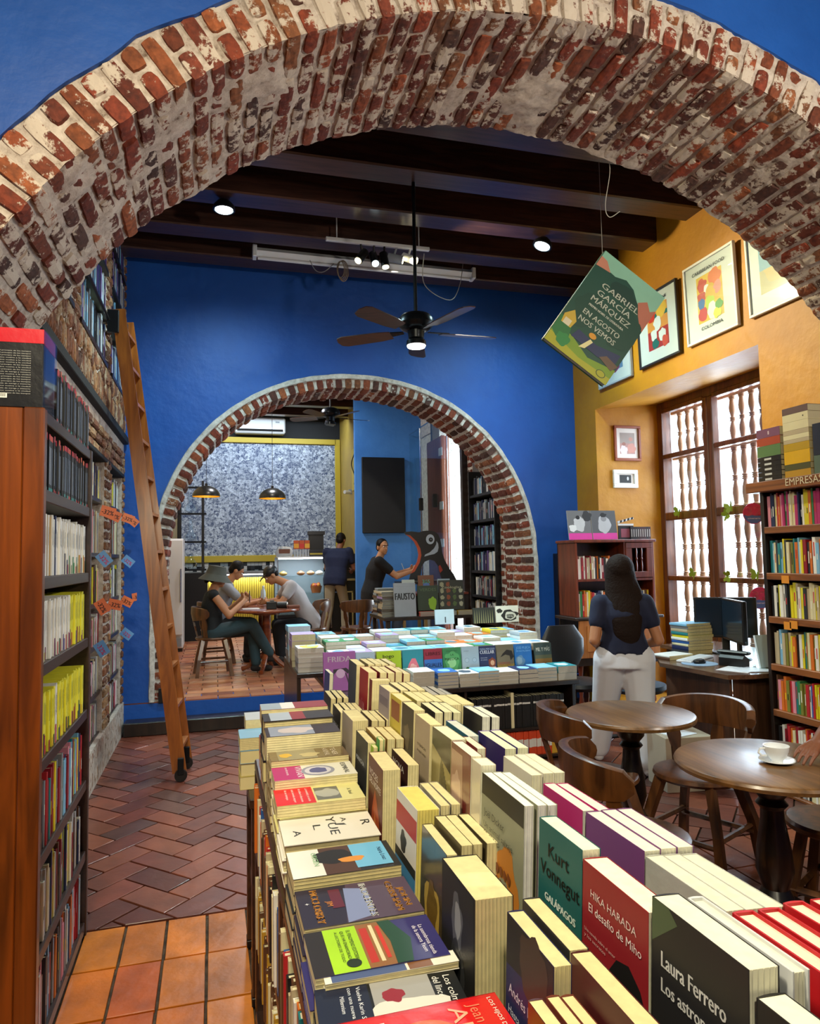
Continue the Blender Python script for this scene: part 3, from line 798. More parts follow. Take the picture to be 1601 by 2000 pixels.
# secretary cabinet in the corner
c = thing('secretary_cabinet', 'small mahogany secretary cabinet with drop front in the ochre corner', 'cabinet', (3.92, 6.5, 0))
x0, x1, y0, y1 = 3.46, 4.36, 6.34, 6.72
part(c, 'side_panel', MB().bbox(x0, x0 + .025, y0, y1, 0.98, 1.72, .003), MAHOG); part(c, 'side_panel', MB().bbox(x1 - .025, x1, y0, y1, 0.98, 1.72, .003), MAHOG)
part(c, 'top_board', MB().bbox(x0 - .02, x1 + .02, y0 - .02, y1, 1.72, 1.75, .006), MAHOG)
part(c, 'back_panel', MB().box(x0, x1, y1 - .015, y1, 0.5, 1.72), DARKW)
part(c, 'shelf_board', MB().bbox(x0 + .025, x1 - .025, y0, y1 - .015, 1.33, 1.355, .003), MAHOG)
part(c, 'worktop', MB().bbox(x0 - .05, x1 + .05, y0 - .06, y1, 0.95, 0.98, .006), DARKW)
part(c, 'divider', MB().bbox(4.01, 4.03, y0, y1 - .015, 1.355, 1.72, .003), MAHOG)
d = part(c, 'glazed_door', MB().bbox(4.03, 4.335, y0 - .01, y0 + .012, 1.36, 1.42, .003).bbox(4.03, 4.335, y0 - .01, y0 + .012, 1.66, 1.715, .003).bbox(4.03, 4.10, y0 - .01, y0 + .012, 1.42, 1.66, .003).bbox(4.27, 4.335, y0 - .01, y0 + .012, 1.42, 1.66, .003), MAHOG)
part(d, 'spindle', MB().lathe([(.006, 1.42), (.010, 1.48), (.005, 1.53), (.012, 1.55), (.005, 1.57), (.010, 1.62), (.006, 1.66)], 8, M=Matrix.Translation((4.155 - 3.92, y0 - 6.5, 0))), MAHOG, world=False)
part(d, 'spindle', MB().lathe([(.006, 1.42), (.010, 1.48), (.005, 1.53), (.012, 1.55), (.005, 1.57), (.010, 1.62), (.006, 1.66)], 8, M=Matrix.Translation((4.215 - 3.92, y0 - 6.5, 0))), MAHOG, world=False)
part(d, 'knob', MB().ball((4.065 - 3.92, y0 - 6.5 - .02, 1.53), .012), CHROME, world=False)
PINE = wood('drop_front_pine', 'a0602c', 'c07c40', 'z', 0.4, 0.2)
df = MB()
df.bbox(x0, x1, y0 - .04, y0 - .015, .58, .95, .004); part(c, 'drop_front', df, PINE)
for a, b in ((x0 + .08, x0 + .34), (x0 + .54, x1 - .08)): part(c, 'drop_front_panel', MB().bbox(a, b, y0 - .05, y0 - .04, .64, .90, .008), PINE)
part(c, 'body', MB().box(x0, x1, y0, y1 - .02, .5, .575), DARKW)
for xx in (x0 + .04, x1 - .04):
    for yy in (y0 + .04, y1 - .05): part(c, 'leg', MB().lathe([(.022, 0), (.015, .05), (.028, .12), (.016, .2), (.028, .3), (.018, .4), (.03, .5)], 12, M=Matrix.Translation((xx, yy, 0))), MAHOG, smooth=True)

# desk by the window
c = thing('desk', 'brown wooden cashier desk with papers below the barred window', 'desk', (3.75, 4.7, 0))
part(c, 'desk_top', MB().prism([(3.52, 4.06), (3.97, 4.06), (3.98, 4.42), (4.55, 4.44), (4.55, 5.7), (3.95, 5.7), (3.90, 5.15), (3.40, 4.95), (3.28, 4.75), (3.36, 4.10)], .735, .765), wood('desk_wood', '4a3324', '6b4c36', 'y', 0.25, 0.5), smooth=True)
part(c, 'front_panel', MB().bbox(3.42, 3.44, 4.16, 4.88, 0.02, .733, .003).bbox(3.44, 3.93, 4.14, 4.16, 0.02, .733, .003), wood('desk_panel', '3a261a', '543726', 'z'))
part(c, 'leg', MB().bbox(3.95, 4.0, 5.55, 5.6, 0, .733, .004), DARKW); part(c, 'leg', MB().bbox(4.45, 4.5, 5.55, 5.6, .101, .733, .004), DARKW)
part(c, 'leg', MB().bbox(4.45, 4.5, 4.62, 4.67, .101, .733, .004), DARKW)

# round tables of the shop: pedestal with turned leg
def round_table(x, y, z0, r, h, label, top_mat, leg_mat, group, legs='disc', seed=0):
    t = thing('round_table', label, 'table', (x, y, z0), group)
    pr = [(0, h - .03), (r * .93, h - .036), (r, h - .028), (r + .004, h - .014), (r - .002, h - .004), (r - .014, h), (0, h)]
    part(t, 'table_top', MB().lathe(pr, 48, M=Matrix.Translation((x, y, z0))), top_mat, smooth=True)
    part(t, 'top_support', MB().lathe([(.0, h - .075), (.16, h - .07), (.17, h - .04), (.17, h - .037), (0, h - .037)], 20, M=Matrix.Translation((x, y, z0))), leg_mat, smooth=True)
    if legs == 'disc':
        p = [(.05, .03), (.055, .08), (.065, .12), (.045, .15), (.072, .17), (.045, .19), (.068, .215), (.05, .25), (.072, .32), (.066, .40), (.046, .52), (.044, .56), (.062, .58), (.046, .60), (.07, .63), (.075, h - .075)]
        part(t, 'pedestal', MB().lathe(p, 20, M=Matrix.Translation((x, y, z0))), leg_mat, smooth=True)
    else:
        part(t, 'pedestal', MB().lathe([(.05, .12), (.06, .2), (.055, .3), (.055, h - .07)], 16, M=Matrix.Translation((x, y, z0))), leg_mat, smooth=True)
    for k in range(4):
        a = PI / 4 + k * PI / 2 + seed
        pts = [(x + math.cos(a) * d, y + math.sin(a) * d, z0 + z) for d, z in ((.03, .20), (.09, .17), (.16, .10), (.24, .045), (.30, .03))]
        part(t, 'foot', MB().tube(pts, [.035, .034, .03, .026, .028], 8), leg_mat, smooth=True)
    return t
BLACKW = wood('black_stained_wood', '060404', '100a08', 'z', 0.3, 0.5)
round_table(2.18, 2.44, 0, 0.365, .75, 'nearer round wooden cafe table, with the white cup on it', TABLEW, BLACKW, None, seed=.3)
round_table(2.15, 3.40, 0, 0.335, .75, 'farther round wooden cafe table, empty, in front of the standing woman', TABLEW, BLACKW, None, seed=.1)
REDT = wood('red_table_wood', '5c2712', '8a421e', 'x', 0.25, 0.5)
round_table(0.60, 8.75, ZT, 0.41, .75, 'reddish round table in the cafe with a camera on it', REDT, REDT, None, 'x', .5)
round_table(0.62, 9.75, ZT, 0.38, .75, 'round cafe table behind, where the two men lean', REDT, REDT, None, 'x', .2)

def chair(x, y, z0, face, label, mat=CHAIRW, group='wooden chairs at the cafe tables', cat='chair', proto=None, splats=3, k=1.0):
    """round-seated wooden chair; `face` is the heading (degrees) the sitter looks to"""
    if proto is not None:
        r = dup_tree(proto); r.location = (x, y, z0); r.rotation_euler = (0, 0, R(face)); r['label'] = label; r['group'] = group; r.scale = (k, k, 1); return r
    t = thing('wooden_chair', label, cat, (x, y, z0), group, rz=R(face), local=True)
    sh = .45
    part(t, 'seat', MB().lathe([(0, sh - .035), (.19, sh - .036), (.205, sh - .02), (.20, sh - .004), (.185, sh), (.12, sh - .006), (0, sh - .008)], 32), mat, smooth=True)
    for sx in (-1, 1):
        for sy in (-1, 1):
            part(t, 'leg', MB().tube([(sx * .12, sy * .12, sh - .03), (sx * .17, sy * .17, .2), (sx * .195, sy * .195, 0)], [.026, .024, .027], 4, flat=1.2), mat)
    for s_ in (-1, 1):
        part(t, 'stretcher', MB().tube([(.178, s_ * .165, .17), (-.178, s_ * .165, .17)], .014, 6), mat)
        part(t, 'stretcher', MB().tube([(s_ * .165, .178, .14), (s_ * .165, -.178, .14)], .014, 6), mat)
    # curved yoke back
    vs = []; fs = []; n = 18
    for i in range(n + 1):
        a = R(-74 + 148 * i / n) + PI; e = abs(i / n - .5) * 2
        z1 = .81 - .035 * e ** 2 - (.03 if e > .93 else 0); z0_ = .645 + .03 * e ** 2 + (.025 if e > .93 else 0)
        for rr, zz in ((.215, z0_), (.235, z0_ - .004), (.252, (z0_ + z1) / 2), (.25, z1 - .006), (.235, z1), (.215, z1 - .004), (.208, (z0_ + z1) / 2)):
            vs.append((math.cos(a) * rr - .0, math.sin(a) * rr * 1.04, zz))
    m = 7
    for i in range(n):
        for k in range(m): fs.append((i * m + k, (i + 1) * m + k, (i + 1) * m + (k + 1) % m, i * m + (k + 1) % m))
    fs += [tuple(range(m))[::-1], tuple(range(n * m, n * m + m))]
    part(t, 'back_rail', MB().add(vs, [f[::-1] for f in fs]), mat, smooth=True)
    for a in ((-58, 0, 58) if splats == 3 else (-60, -20, 20, 60)):
        w = PI + R(a); c_, s_ = math.cos(w), math.sin(w)
        Mx = Matrix.Rotation(w, 4, 'Z')
        pr = [(-.028, sh - .02), (-.022, .52), (-.034, .58), (-.02, .69), (.02, .69), (.034, .58), (.022, .52), (.028, sh - .02)]
        vs = []
        for d in (-.009, .009):
            for u, z in pr: vs.append((.178 + d + .06 * (z - sh) / .25, u, z))
        k = len(pr); fs = [tuple(range(k)), tuple(range(k, 2 * k))[::-1]] + [(i, k + i, k + (i + 1) % k, (i + 1) % k) for i in range(k)]
        part(t, 'back_splat', MB().add(vs, fs, M=Mx), mat)
    return t
ch = chair(1.66, 2.64, 0, -14, 'nearer of two curved-back chairs beside the book table, between the tables')
ch.scale = (1.15, 1.15, 1)
chair(1.93, 3.42, 0, -14, 'curved-back chair behind it, left of the farther round table', proto=ch, k=1.15)
chair(2.47, 3.28, 0, 205, 'curved-back chair right of the farther round table, facing the book table', proto=ch, k=1.12)
chair(-0.02, 8.72, ZT, 5, 'chair on which the person in the bucket hat sits', proto=ch, group='wooden chairs in the cafe')
chair(0.02, 9.72, ZT, 8, 'chair of the man in the grey shirt, behind the bucket hat', proto=ch, group='wooden chairs in the cafe')
chair(1.22, 9.30, ZT, 185, 'chair on which the man in the black cap sits', proto=ch, group='wooden chairs in the cafe')
chair(1.78, 9.15, ZT, 100, 'empty chair behind the stacked display table, right of the cap', proto=ch, group='wooden chairs in the cafe')
def stool(x, y, z0, sh, label, rad=.18, mat=CHAIRW, rot=0.0, group='round stools'):
    t = thing('wooden_stool', label, 'stool', (x, y, z0), group)
    M0 = Matrix.Translation((x, y, z0)) @ Matrix.Rotation(rot, 4, 'Z')
    part(t, 'seat', MB().lathe([(0, sh - .04), (rad * .92, sh - .04), (rad, sh - .028), (rad, sh - .012), (rad - .012, sh), (0, sh - .003)], 32, M=M0), mat, smooth=True)
    for sx in (-1, 1):
        for sy in (-1, 1):
            part(t, 'leg', MB().tube([(sx * .10, sy * .10, sh - .035), (sx * .17, sy * .17, 0)], [.027, .03], 4, M=M0), mat)
    for s_ in (-1, 1):
        part(t, 'stretcher', MB().tube([(.15, s_ * .15, .14), (-.15, s_ * .15, .14)], .017, 4, M=M0), mat)
        part(t, 'stretcher', MB().tube([(s_ * .15, .15, .17), (s_ * .15, -.15, .17)], .017, 4, M=M0), mat)
stool(2.56, 2.50, 0, .45, 'round wooden stool at the right edge, in front of the cup', .2, rot=.5)
stool(2.28, 10.55, ZT, .62, 'tall wooden stool under the man in the black shirt', .17, rot=.1)
# black upholstered office chair left of the woman, dark seat right of her
c = thing('padded_chair', 'black padded chair with dark turned legs left of the standing woman', 'chair', (3.0, 5.55, 0))
part(c, 'seat', MB().lathe([(0, .44), (.20, .44), (.23, .47), (.22, .50), (.15, .52), (0, .525)], 24, M=Matrix.Translation((3.06, 5.62, 0))), BLACK, smooth=True)
part(c, 'backrest', MB().loft([((3.0, 5.74, .62), .13, .03, (1, 0, 0), (0, 1, 0)), ((3.0, 5.76, .72), .2, .035, (1, 0, 0), (0, 1, 0)), ((3.0, 5.78, .85), .21, .035, (1, 0, 0), (0, 1, 0)), ((3.0, 5.8, .97), .13, .025, (1, 0, 0), (0, 1, 0))], 20), BLACK, smooth=True)
for sx in (-.15, .15):
    for sy in (-.15, .15): part(c, 'leg', MB().lathe([(.016, 0), (.02, .08), (.014, .12), (.024, .2), (.014, .27), (.026, .36), (.02, .44)], 10, M=Matrix.Translation((3.0 + sx, 5.5 + sy, 0))), MAHOG, smooth=True)
part(c, 'back_post', MB().tube([(3.0, 5.68, .46), (3.0, 5.76, .66)], .018, 6), BLACK)
c = thing('swivel_chair', 'black office chair seat right of the standing woman under the desk corner', 'chair', (3.42, 5.3, 0))
Mx = Matrix.Translation((3.42, 5.3, 0))
part(c, 'seat', MB().lathe([(0, .45), (.22, .45), (.25, .48), (.24, .51), (.15, .53), (0, .53)], 24, M=Mx), plain('dark_blue_fabric', '1a2c3c', 0.6), smooth=True)
part(c, 'column', MB().lathe([(.03, .06), (.03, .45)], 12, M=Mx), METAL)
for k in range(5):
    a = 2 * PI * k / 5; part(c, 'base_arm', MB().tube([(3.42, 5.3, .09), (3.42 + .25 * math.cos(a), 5.3 + .25 * math.sin(a), .05)], .018, 6), BLACK)
    part(c, 'caster', MB().ball((3.42 + .25 * math.cos(a), 5.3 + .25 * math.sin(a), .028), .027), BLACK)
# tall black loudspeaker column
c = thing('column_speaker', 'tall narrow black loudspeaker standing against the blue wall', 'speaker', (3.72, 7.1, 0))
part(c, 'cabinet', MB().bbox(3.64, 3.80, 7.02, 7.18, 0.02, 1.62, .006), BLACK); part(c, 'grille', MB().bbox(3.65, 3.79, 7.008, 7.019, .1, 1.58, .004), MATTE)
part(c, 'foot', MB().bbox(3.60, 3.84, 6.98, 7.2, 0, .02, .004), BLACK)
# library ladder
c = thing('library_ladder', 'long varnished pine ladder on wheels leaning against the left shelves', 'ladder', (-0.27, 5.75, 0))
LP = [(-0.255, 5.55), (-0.215, 5.93)]
a = Vector((-.25, 5.55, 0.06)); b = Vector((-.735, 5.86, 3.60)); off = Vector((0.03, .32, 0))
ax = (b - a).normalized(); fwd = Vector((math.cos(.1), .12, 0)); nx = ax.cross(Vector((0, 1, 0))).normalized()
def beam(mb, p, q, u, w, hu, hw):
    vs = [tuple(e + u * su * hu + w * sw * hw) for e in (p, q) for su, sw in ((-1, -1), (1, -1), (1, 1), (-1, 1))]
    mb.add(vs, [(0, 1, 2, 3)[::-1], (4, 5, 6, 7), (0, 1, 5, 4), (1, 2, 6, 5), (2, 3, 7, 6), (3, 0, 4, 7)]); return mb
LADW = wood('ladder_pine', '743a0e', 'a05a1a', 'z', 0.35, 0.3, 0.8)
uu = Vector((1, 0, 0)) - ax * ax.x; uu.normalize(); ww = ax.cross(uu).normalized()
for k in (0, 1): part(c, 'rail', beam(MB(), a + off * k, b + off * k, uu, ww, .05, .014), LADW)
for i in range(12):
    t = (i + .6) / 12.2; p = a + (b - a) * t
    part(c, 'tread', beam(MB(), p, p + off, Vector((1, 0, 0)), Vector((0, 0, 1)), .045, .012), LADW)
for k in (0, 1):
    p = a + off * k
    part(c, 'caster', MB().lathe([(.02, -.014), (.045, -.012), (.045, .012), (.02, .014)], 18, M=Matrix.Translation((p.x + .01, p.y - .03, .046)) @ Matrix.Rotation(PI / 2, 4, 'X')), BLACK, smooth=True)
    part(c, 'caster_bracket', MB().bbox(p.x - .012, p.x + .03, p.y - .05, p.y - .015, .05, .17, .003), METAL)
    q = b + off * k; part(c, 'top_bracket', MB().bbox(q.x - .075, q.x + .01, q.y - .06, q.y - .015, q.z - .2, q.z - .02, .004), BLACK)
part(c, 'hook_rail', MB().tube([(-.80, 4.9, 3.50), (-.80, 7.0, 3.50)], .012, 8), BLACK)

# long display table in the foreground: open shelves on its aisle side
TX0, TX1, TY0, TY1 = 0.135, 0.80, -0.25, 2.60
TBW = wood('display_table_wood', '24130c', '43281a', 'y', 0.4, 0.3)
c = thing('display_table', 'long dark wooden book table running from the foreground towards the shop', 'table', (0.47, 1.2, 0))
part(c, 'table_top', MB().bbox(TX0, TX1, TY0, TY1, .865, .90, .005), TBW)
part(c, 'riser', MB().bbox(0.455, TX1, TY0, TY1, .901, .985, .004), TBW)
for z in (.62, .34, .07): part(c, 'shelf_board', MB().bbox(TX0, .40, TY0, TY1, z - .03, z, .003), TBW)
part(c, 'back_panel', MB().box(.40, .415, TY0, TY1, .04, .865), TBW)
part(c, 'side_panel', MB().bbox(TX1 - .02, TX1, TY0, TY1, .04, .864, .003), TBW)
for y in (TY0, .62, 1.60, TY1 - .045):
    part(c, 'post', MB().bbox(TX0, TX0 + .045, y, y + .045, 0, .864, .004), TBW)
    part(c, 'post', MB().bbox(TX1 - .05, TX1 - .02, y, y + .045, 0, .864, .004), TBW)
c = thing('side_table', 'low dark book table with square posts at the far end of the long display', 'table', (0.37, 2.95, 0))
part(c, 'table_top', MB().bbox(.12, .66, 2.68, 3.18, .70, .735, .004), TBW)
part(c, 'shelf_board', MB().bbox(.14, .64, 2.70, 3.16, .3, .33, .004), TBW)
for xx in (.13, .58):
    for yy in (2.70, 3.10): part(c, 'post', MB().bbox(xx, xx + .07, yy, yy + .06, .03, .70, .004), TBW); part(c, 'foot', MB().bbox(xx - .002, xx + .072, yy - .002, yy + .062, 0, .03, .002), BLACK)
part(c, 'end_panel', MB().box(.21, .57, 2.72, 2.735, .33, .70), TBW)

# back display table of the shop (stepped)
BT0, BT1 = 0.62, 2.80
c = thing('display_table', 'wide dark stepped book table crossing the shop before the small arch', 'table', (1.7, 5.85, 0))
part(c, 'table_top', MB().bbox(.83, BT1, 5.12, 6.5, .575, .61, .004), DARKW)
part(c, 'ledge', MB().bbox(.60, .83, 5.45, 6.5, .70, .735, .004), DARKW)
part(c, 'riser', MB().box(.84, 2.72, 5.47, 6.5, .611, .81), DARKW)
part(c, 'side_panel', MB().bbox(.60, .63, 5.46, 6.5, 0, .70, .003), DARKW)
part(c, 'side_panel', MB().bbox(.83, .86, 5.14, 5.46, 0, .574, .003), DARKW)
part(c, 'side_panel', MB().bbox(BT1 - .06, BT1 - .03, 5.14, 6.5, 0, .574, .003), DARKW)
part(c, 'side_panel', MB().bbox(1.84, 1.86, 5.16, 5.6, .04, .574, .003), DARKW)
part(c, 'shelf_board', MB().bbox(.86, BT1 - .06, 5.15, 5.6, .24, .262, .003), DARKW)
part(c, 'shelf_board', MB().bbox(.86, BT1 - .06, 5.15, 5.6, .02, .042, .003), DARKW)
part(c, 'back_panel', MB().box(.86, BT1 - .06, 5.6, 5.62, .02, .574), DARKW)
# display table behind the arch with the cut-out
c = thing('display_table', 'small dark tiered table behind the small arch, carrying the penguin cut-out', 'table', (2.5, 8.4, ZT))
part(c, 'table_top', MB().bbox(1.92, 3.12, 8.12, 8.95, .86, .90, .004), DARKW)
part(c, 'riser', MB().box(2.2, 3.08, 8.42, 8.93, .901, 1.13), DARKW)
part(c, 'upper_shelf', MB().bbox(2.2, 3.08, 8.40, 8.93, 1.131, 1.16, .004), MAHOG)
for xx in (1.95, 3.04):
    for yy in (8.15, 8.87): part(c, 'leg', MB().bbox(xx, xx + .05, yy, yy + .05, ZT, .859, .004), DARKW)
# ================================================================ BOOKS
COL = {'white': 'e2e0d8', 'cream': 'd9cfa6', 'yellow': 'd8c817', 'lemon': 'e3dc3c', 'ochre': 'b58a2a', 'orange': 'cf6a20', 'red': 'b3202a', 'crimson': '8a1626', 'magenta': 'b02a68',
       'pink': 'd98a9a', 'purple': '5a3a7a', 'navy': '1c2850', 'blue': '2a5aa0', 'sky blue': '7ab0d0', 'teal': '1f7a80', 'green': '2f7a45', 'olive': '7a7a30', 'brown': '5a3a24',
       'black': '141416', 'charcoal': '2c2e33', 'grey': '808488', 'pale grey': 'b4b6b8', 'beige': 'b8a888', 'lilac': 'a68abc'}
PAGEC = ['d8cfa8', 'e0d8b4', 'cfc59c', 'dcd6bc']
def slab_book(mb, t, D, H, col, M, band=None, page='d8cfa8', foot=None, head=None):
    """upright book: thickness x, depth y (spine at 0), height z"""
    k = .0016
    mb.box(0, t, 0, .003, 0, H, col, M); mb.box(0, k, .003, D, 0, H, col, M); mb.box(t - k, t, .003, D, 0, H, col, M)
    mb.box(k, t - k, .003, D - .003, .002, H - .0025, page, M)
    e = -.0006
    def lab(z0, z1, c, i=.0):
        mb.add([(i, e, z0), (t - i, e, z0), (t - i, e, z1), (i, e, z1)], [(0, 1, 2, 3)], c, M)
    if foot: lab(0.001, foot[0] * H, foot[1])
    if head: lab(H * (1 - head[0]), H, head[1])
    if band:
        z0, z1, c, i = band; lab(z0 * H, z1 * H, c, t * i)
BQ = []   # every shelved book, ranked below by how large the photograph shows it
def shelf(org, along, into, length, Hr, tr, pick, where, group, end='near', D=.14, tilt=0.0, gapat=None, name='book', start=0):
    along = Vector(along); into = Vector(into); p = Vector(org); s = 0; i = 0
    while s < length - .006:
        t = min(random.uniform(*tr), length - s); H = random.uniform(*Hr)
        d = pick(i, s / length)
        cn = d['c']; o = p + along * s + into * (random.uniform(0, .012) + d.get('push', 0))
        # right-handed frame: x = along or -along so that z is up
        x = along; y = into
        if x.cross(y).z < 0: x = -along; o = o + along * t
        M = Matrix(((x.x, y.x, 0, o.x), (x.y, y.y, 0, o.y), (0, 0, 1, o.z), (0, 0, 0, 1)))
        if d.get('H'): H = d['H']
        dist = (o - Vector((0, 0, 1.6))).length
        f = abs((o - Vector((0, 0, 1.6))).normalized().dot(into))
        score = t * H * max(f, .25) / dist ** 2
        BQ.append((score, dict(t=t - .0012, D=D, H=H, col=d.get('hex', COL.get(cn, 'aaaaaa')), M=M, band=d.get('band'), foot=d.get('foot'), head=d.get('head'), page=random.choice(PAGEC)),
                   '%s-spined book, %s from the %s end, %s' % (cn, nth(start + i) if start + i < 59 else 'far', end, where), group, name))
        s += t; i += 1
def mixed(cols, p_band=.7):
    def f(i, t):
        c = random.choice(cols)
        b = None
        if random.random() < p_band:
            z0 = random.uniform(.25, .5); b = (z0, z0 + random.uniform(.15, .4), random.choice(['e8e4d8', '141416', 'e0c020', 'c03030', 'd8d8d8', 'e8e4d8']), random.uniform(.28, .4))
        return dict(c=c, band=b)
    return f
random.seed(21)
# --- left bookcase
def blackred(i, t):
    return dict(c='black' if random.random() < .6 else 'charcoal', head=(.10, random.choice(['c22a34', 'c8484c', 'd0603a'])), band=(.12, .78, random.choice(['8a97a8', '6d7c90', 'a8b4c2', '5a6678']), .3), foot=(.06, random.choice(['b04040', '2a2c33', '38908a'])))
def whiterow(i, t):
    if i in (3, 12): return dict(c='teal' if i == 3 else 'navy', band=(.3, .7, 'd8d8d0', .35))
    if i in (5, 7): return dict(c='ochre')
    return dict(c='white', foot=(random.uniform(.12, .4), random.choice(['b02a68', 'b3202a', '1c2850', 'c8a020', '2f7a45'])) if t > .45 else None, band=(.5, .8, '9a9a94', .38))
def whiteyellow(i, t):
    y = t > .62
    return dict(c='lemon' if y else 'white', foot=(random.uniform(.12, .34), random.choice(['a01c4a', 'b3202a', 'c8b818', '1e5a38', '6a2050', '4a3a7a', '8a2a2a'])) if random.random() < .75 else None, band=(.5, .85, '55554a' if y else '9a9a94', .42))
def yellowrow(i, t):
    w = .30 < t < .36
    return dict(c='white' if w else 'lemon', foot=(random.uniform(.14, .36), random.choice(['141c30', '1e5a38', 'b3202a', '8a1626', 'd0a018', '1c2850', 'a02a30'])) if random.random() < .8 else None, band=(.5, .85, '5a5a20', .42))
rows = [(.18, .205, blackred, (.018, .03)), (.19, .20, blackred, (.016, .026)), (.195, .215, whiterow, (.014, .022)), (.19, .205, whiteyellow, (.012, .02)), (.19, .205, yellowrow, (.013, .02)),
        (.19, .24, mixed(['yellow', 'purple', 'crimson', 'navy', 'white', 'grey', 'sky blue', 'red', 'brown', 'pink', 'charcoal', 'teal', 'crimson']), (.012, .024)),
        (.17, .25, mixed(['charcoal', 'pale grey', 'grey', 'cream', 'crimson', 'navy', 'olive', 'beige', 'yellow', 'brown', 'white']), (.01, .022)), (.17, .25, mixed(['charcoal', 'grey', 'red', 'navy', 'crimson', 'white', 'orange', 'sky blue', 'pink']), (.01, .022))]
RN = ['on top of the tall left bookcase'] + ['%s shelf down of the tall left bookcase' % ORD[i] for i in range(7)]
for k, (h0, h1, pk, tr) in enumerate(rows):
    y0 = 2.72 if k == 0 else 2.548
    shelf((-.545, y0, LCZ[k] + .001), (0, 1, 0), (-1, 0, 0), (3.43 if k == 0 else 3.40) - y0 - (.05 if k > 2 else 0), (h0, h1), tr, pk, RN[k], 'books on the left bookcase, ' + ('top' if k == 0 else ORD[k - 1] + ' shelf'))
# --- niches in the brick wall on the left
pale = mixed(['white', 'cream', 'pale grey', 'beige', 'grey', 'white', 'charcoal', 'brown', 'pink', 'yellow', 'navy'], .6)
dark = mixed(['charcoal', 'navy', 'black', 'grey', 'pale grey', 'white', 'navy', 'purple', 'sky blue'], .5)
for ci, (a, b) in enumerate(((4.80, 6.0), (6.36, 7.10))):
    for k, (z0, z1) in enumerate(NZ):
        struct('trim_%d' % (30 + ci * 10 + k), MB().box(XL - .33, XL - .035, a - .05, b + .02, z0 - .03, z0), DARKW)
        shelf((XL - .045, a, z0 + .001), (0, 1, 0), (-1, 0, 0), b - a, ((z1 - z0) * .72, (z1 - z0) * .88), (.012, .03), pale if k % 2 else mixed(['white', 'cream', 'beige', 'pink', 'grey', 'crimson', 'brown', 'pale grey']), 'lower niche', 'n')
NU = [3.20, 3.58, 3.96, 4.32]
for ci, (a, b) in enumerate(((3.64, 4.6), (4.90, 6.0), (6.32, 7.14))):
    for k, z0 in enumerate(NU):
        struct('trim_%d' % (60 + ci * 10 + k), MB().box(XL - .33, XL - .0, a - .03, b + .03, z0 - .035, z0), DARKW)
        shelf((XL - .01, a, z0 + .001), (0, 1, 0), (-1, 0, 0), b - a, (.24, .32), (.015, .045), dark, 'upper niche', 'n', D=.2)
struct('trim_90', MB().bbox(XL - .06, XL + .03, 3.46, 7.2, 2.735, 2.80, .005), MATTE)
struct('trim_91', MB().bbox(XL - .33, XL - .0, 4.8, 7.15, 2.405, 2.44, .005), MATTE)
# --- right bookcase
bright = [mixed(['white', 'cream', 'yellow', 'black', 'brown', 'purple', 'orange', 'green', 'red', 'magenta', 'pink', 'yellow', 'navy', 'orange'], .6),
          mixed(['orange', 'teal', 'yellow', 'charcoal', 'olive', 'cream', 'red', 'crimson', 'white', 'sky blue'], .6),
          mixed(['lemon', 'cream', 'yellow', 'green', 'black', 'charcoal', 'beige', 'white', 'lemon'], .7),
          mixed(['cream', 'charcoal', 'black', 'olive', 'yellow', 'white', 'teal', 'sky blue', 'orange', 'beige'], .7),
          mixed(['teal', 'red', 'olive', 'orange', 'white', 'blue', 'yellow', 'brown', 'pink', 'green'], .7),
          mixed(['white', 'grey', 'black', 'cream', 'crimson', 'red', 'orange'], .6), mixed(['white', 'grey', 'black', 'cream', 'pale grey'], .6)]
for k in range(1, 8):
    shelf((3.615, 3.955, RCZ[k] + .001), (0, -1, 0), (1, 0, 0), 1.01 if k < 7 else .6, (.19, .23), (.012, .026), bright[k - 1], '%s shelf down of the right bookcase' % ORD[k - 1], 'books on the right bookcase, %s shelf' % ORD[k - 1], end='window')
# --- secretary cabinet
shelf((3.49, 6.37, 1.356), (1, 0, 0), (0, 1, 0), .50, (.2, .235), (.014, .03), mixed(['white', 'white', 'orange', 'red', 'teal', 'charcoal', 'black', 'beige', 'crimson'], .6), 'upper shelf of the mahogany cabinet', 'books on the upper cabinet shelf', end='left')
shelf((3.49, 6.37, .981), (1, 0, 0), (0, 1, 0), .82, (.22, .26), (.014, .03), mixed(['cream', 'yellow', 'green', 'navy', 'red', 'orange', 'brown', 'black', 'white', 'grey', 'beige'], .6), 'lower shelf of the mahogany cabinet', 'books on the lower cabinet shelf', end='left')
# --- niche bookshelf in the cafe side wall
NC = [.42, .78, 1.10, 1.42, 1.75, 2.08, 2.42]
for i, z in enumerate(NC):
    struct('trim_%d' % (100 + i), MB().bbox(CX1 - .04, CX1 + .30, 8.06, 8.95, z - .035, z, .003), BLACK)
    shelf((CX1 + .0, 8.09, z + .001), (0, 1, 0), (1, 0, 0), .82, (.2, .26), (.015, .035), dark if i > 2 else mixed(['white', 'grey', 'charcoal', 'crimson', 'beige', 'navy', 'pale grey']), 'cafe niche', 'n', D=.18)
struct('trim_108', MB().bbox(CX1 - .05, CX1 + .30, 8.04, 8.07, .3, 2.75, .003).bbox(CX1 - .05, CX1 + .30, 8.93, 8.96, .3, 2.75, .003), BLACK)
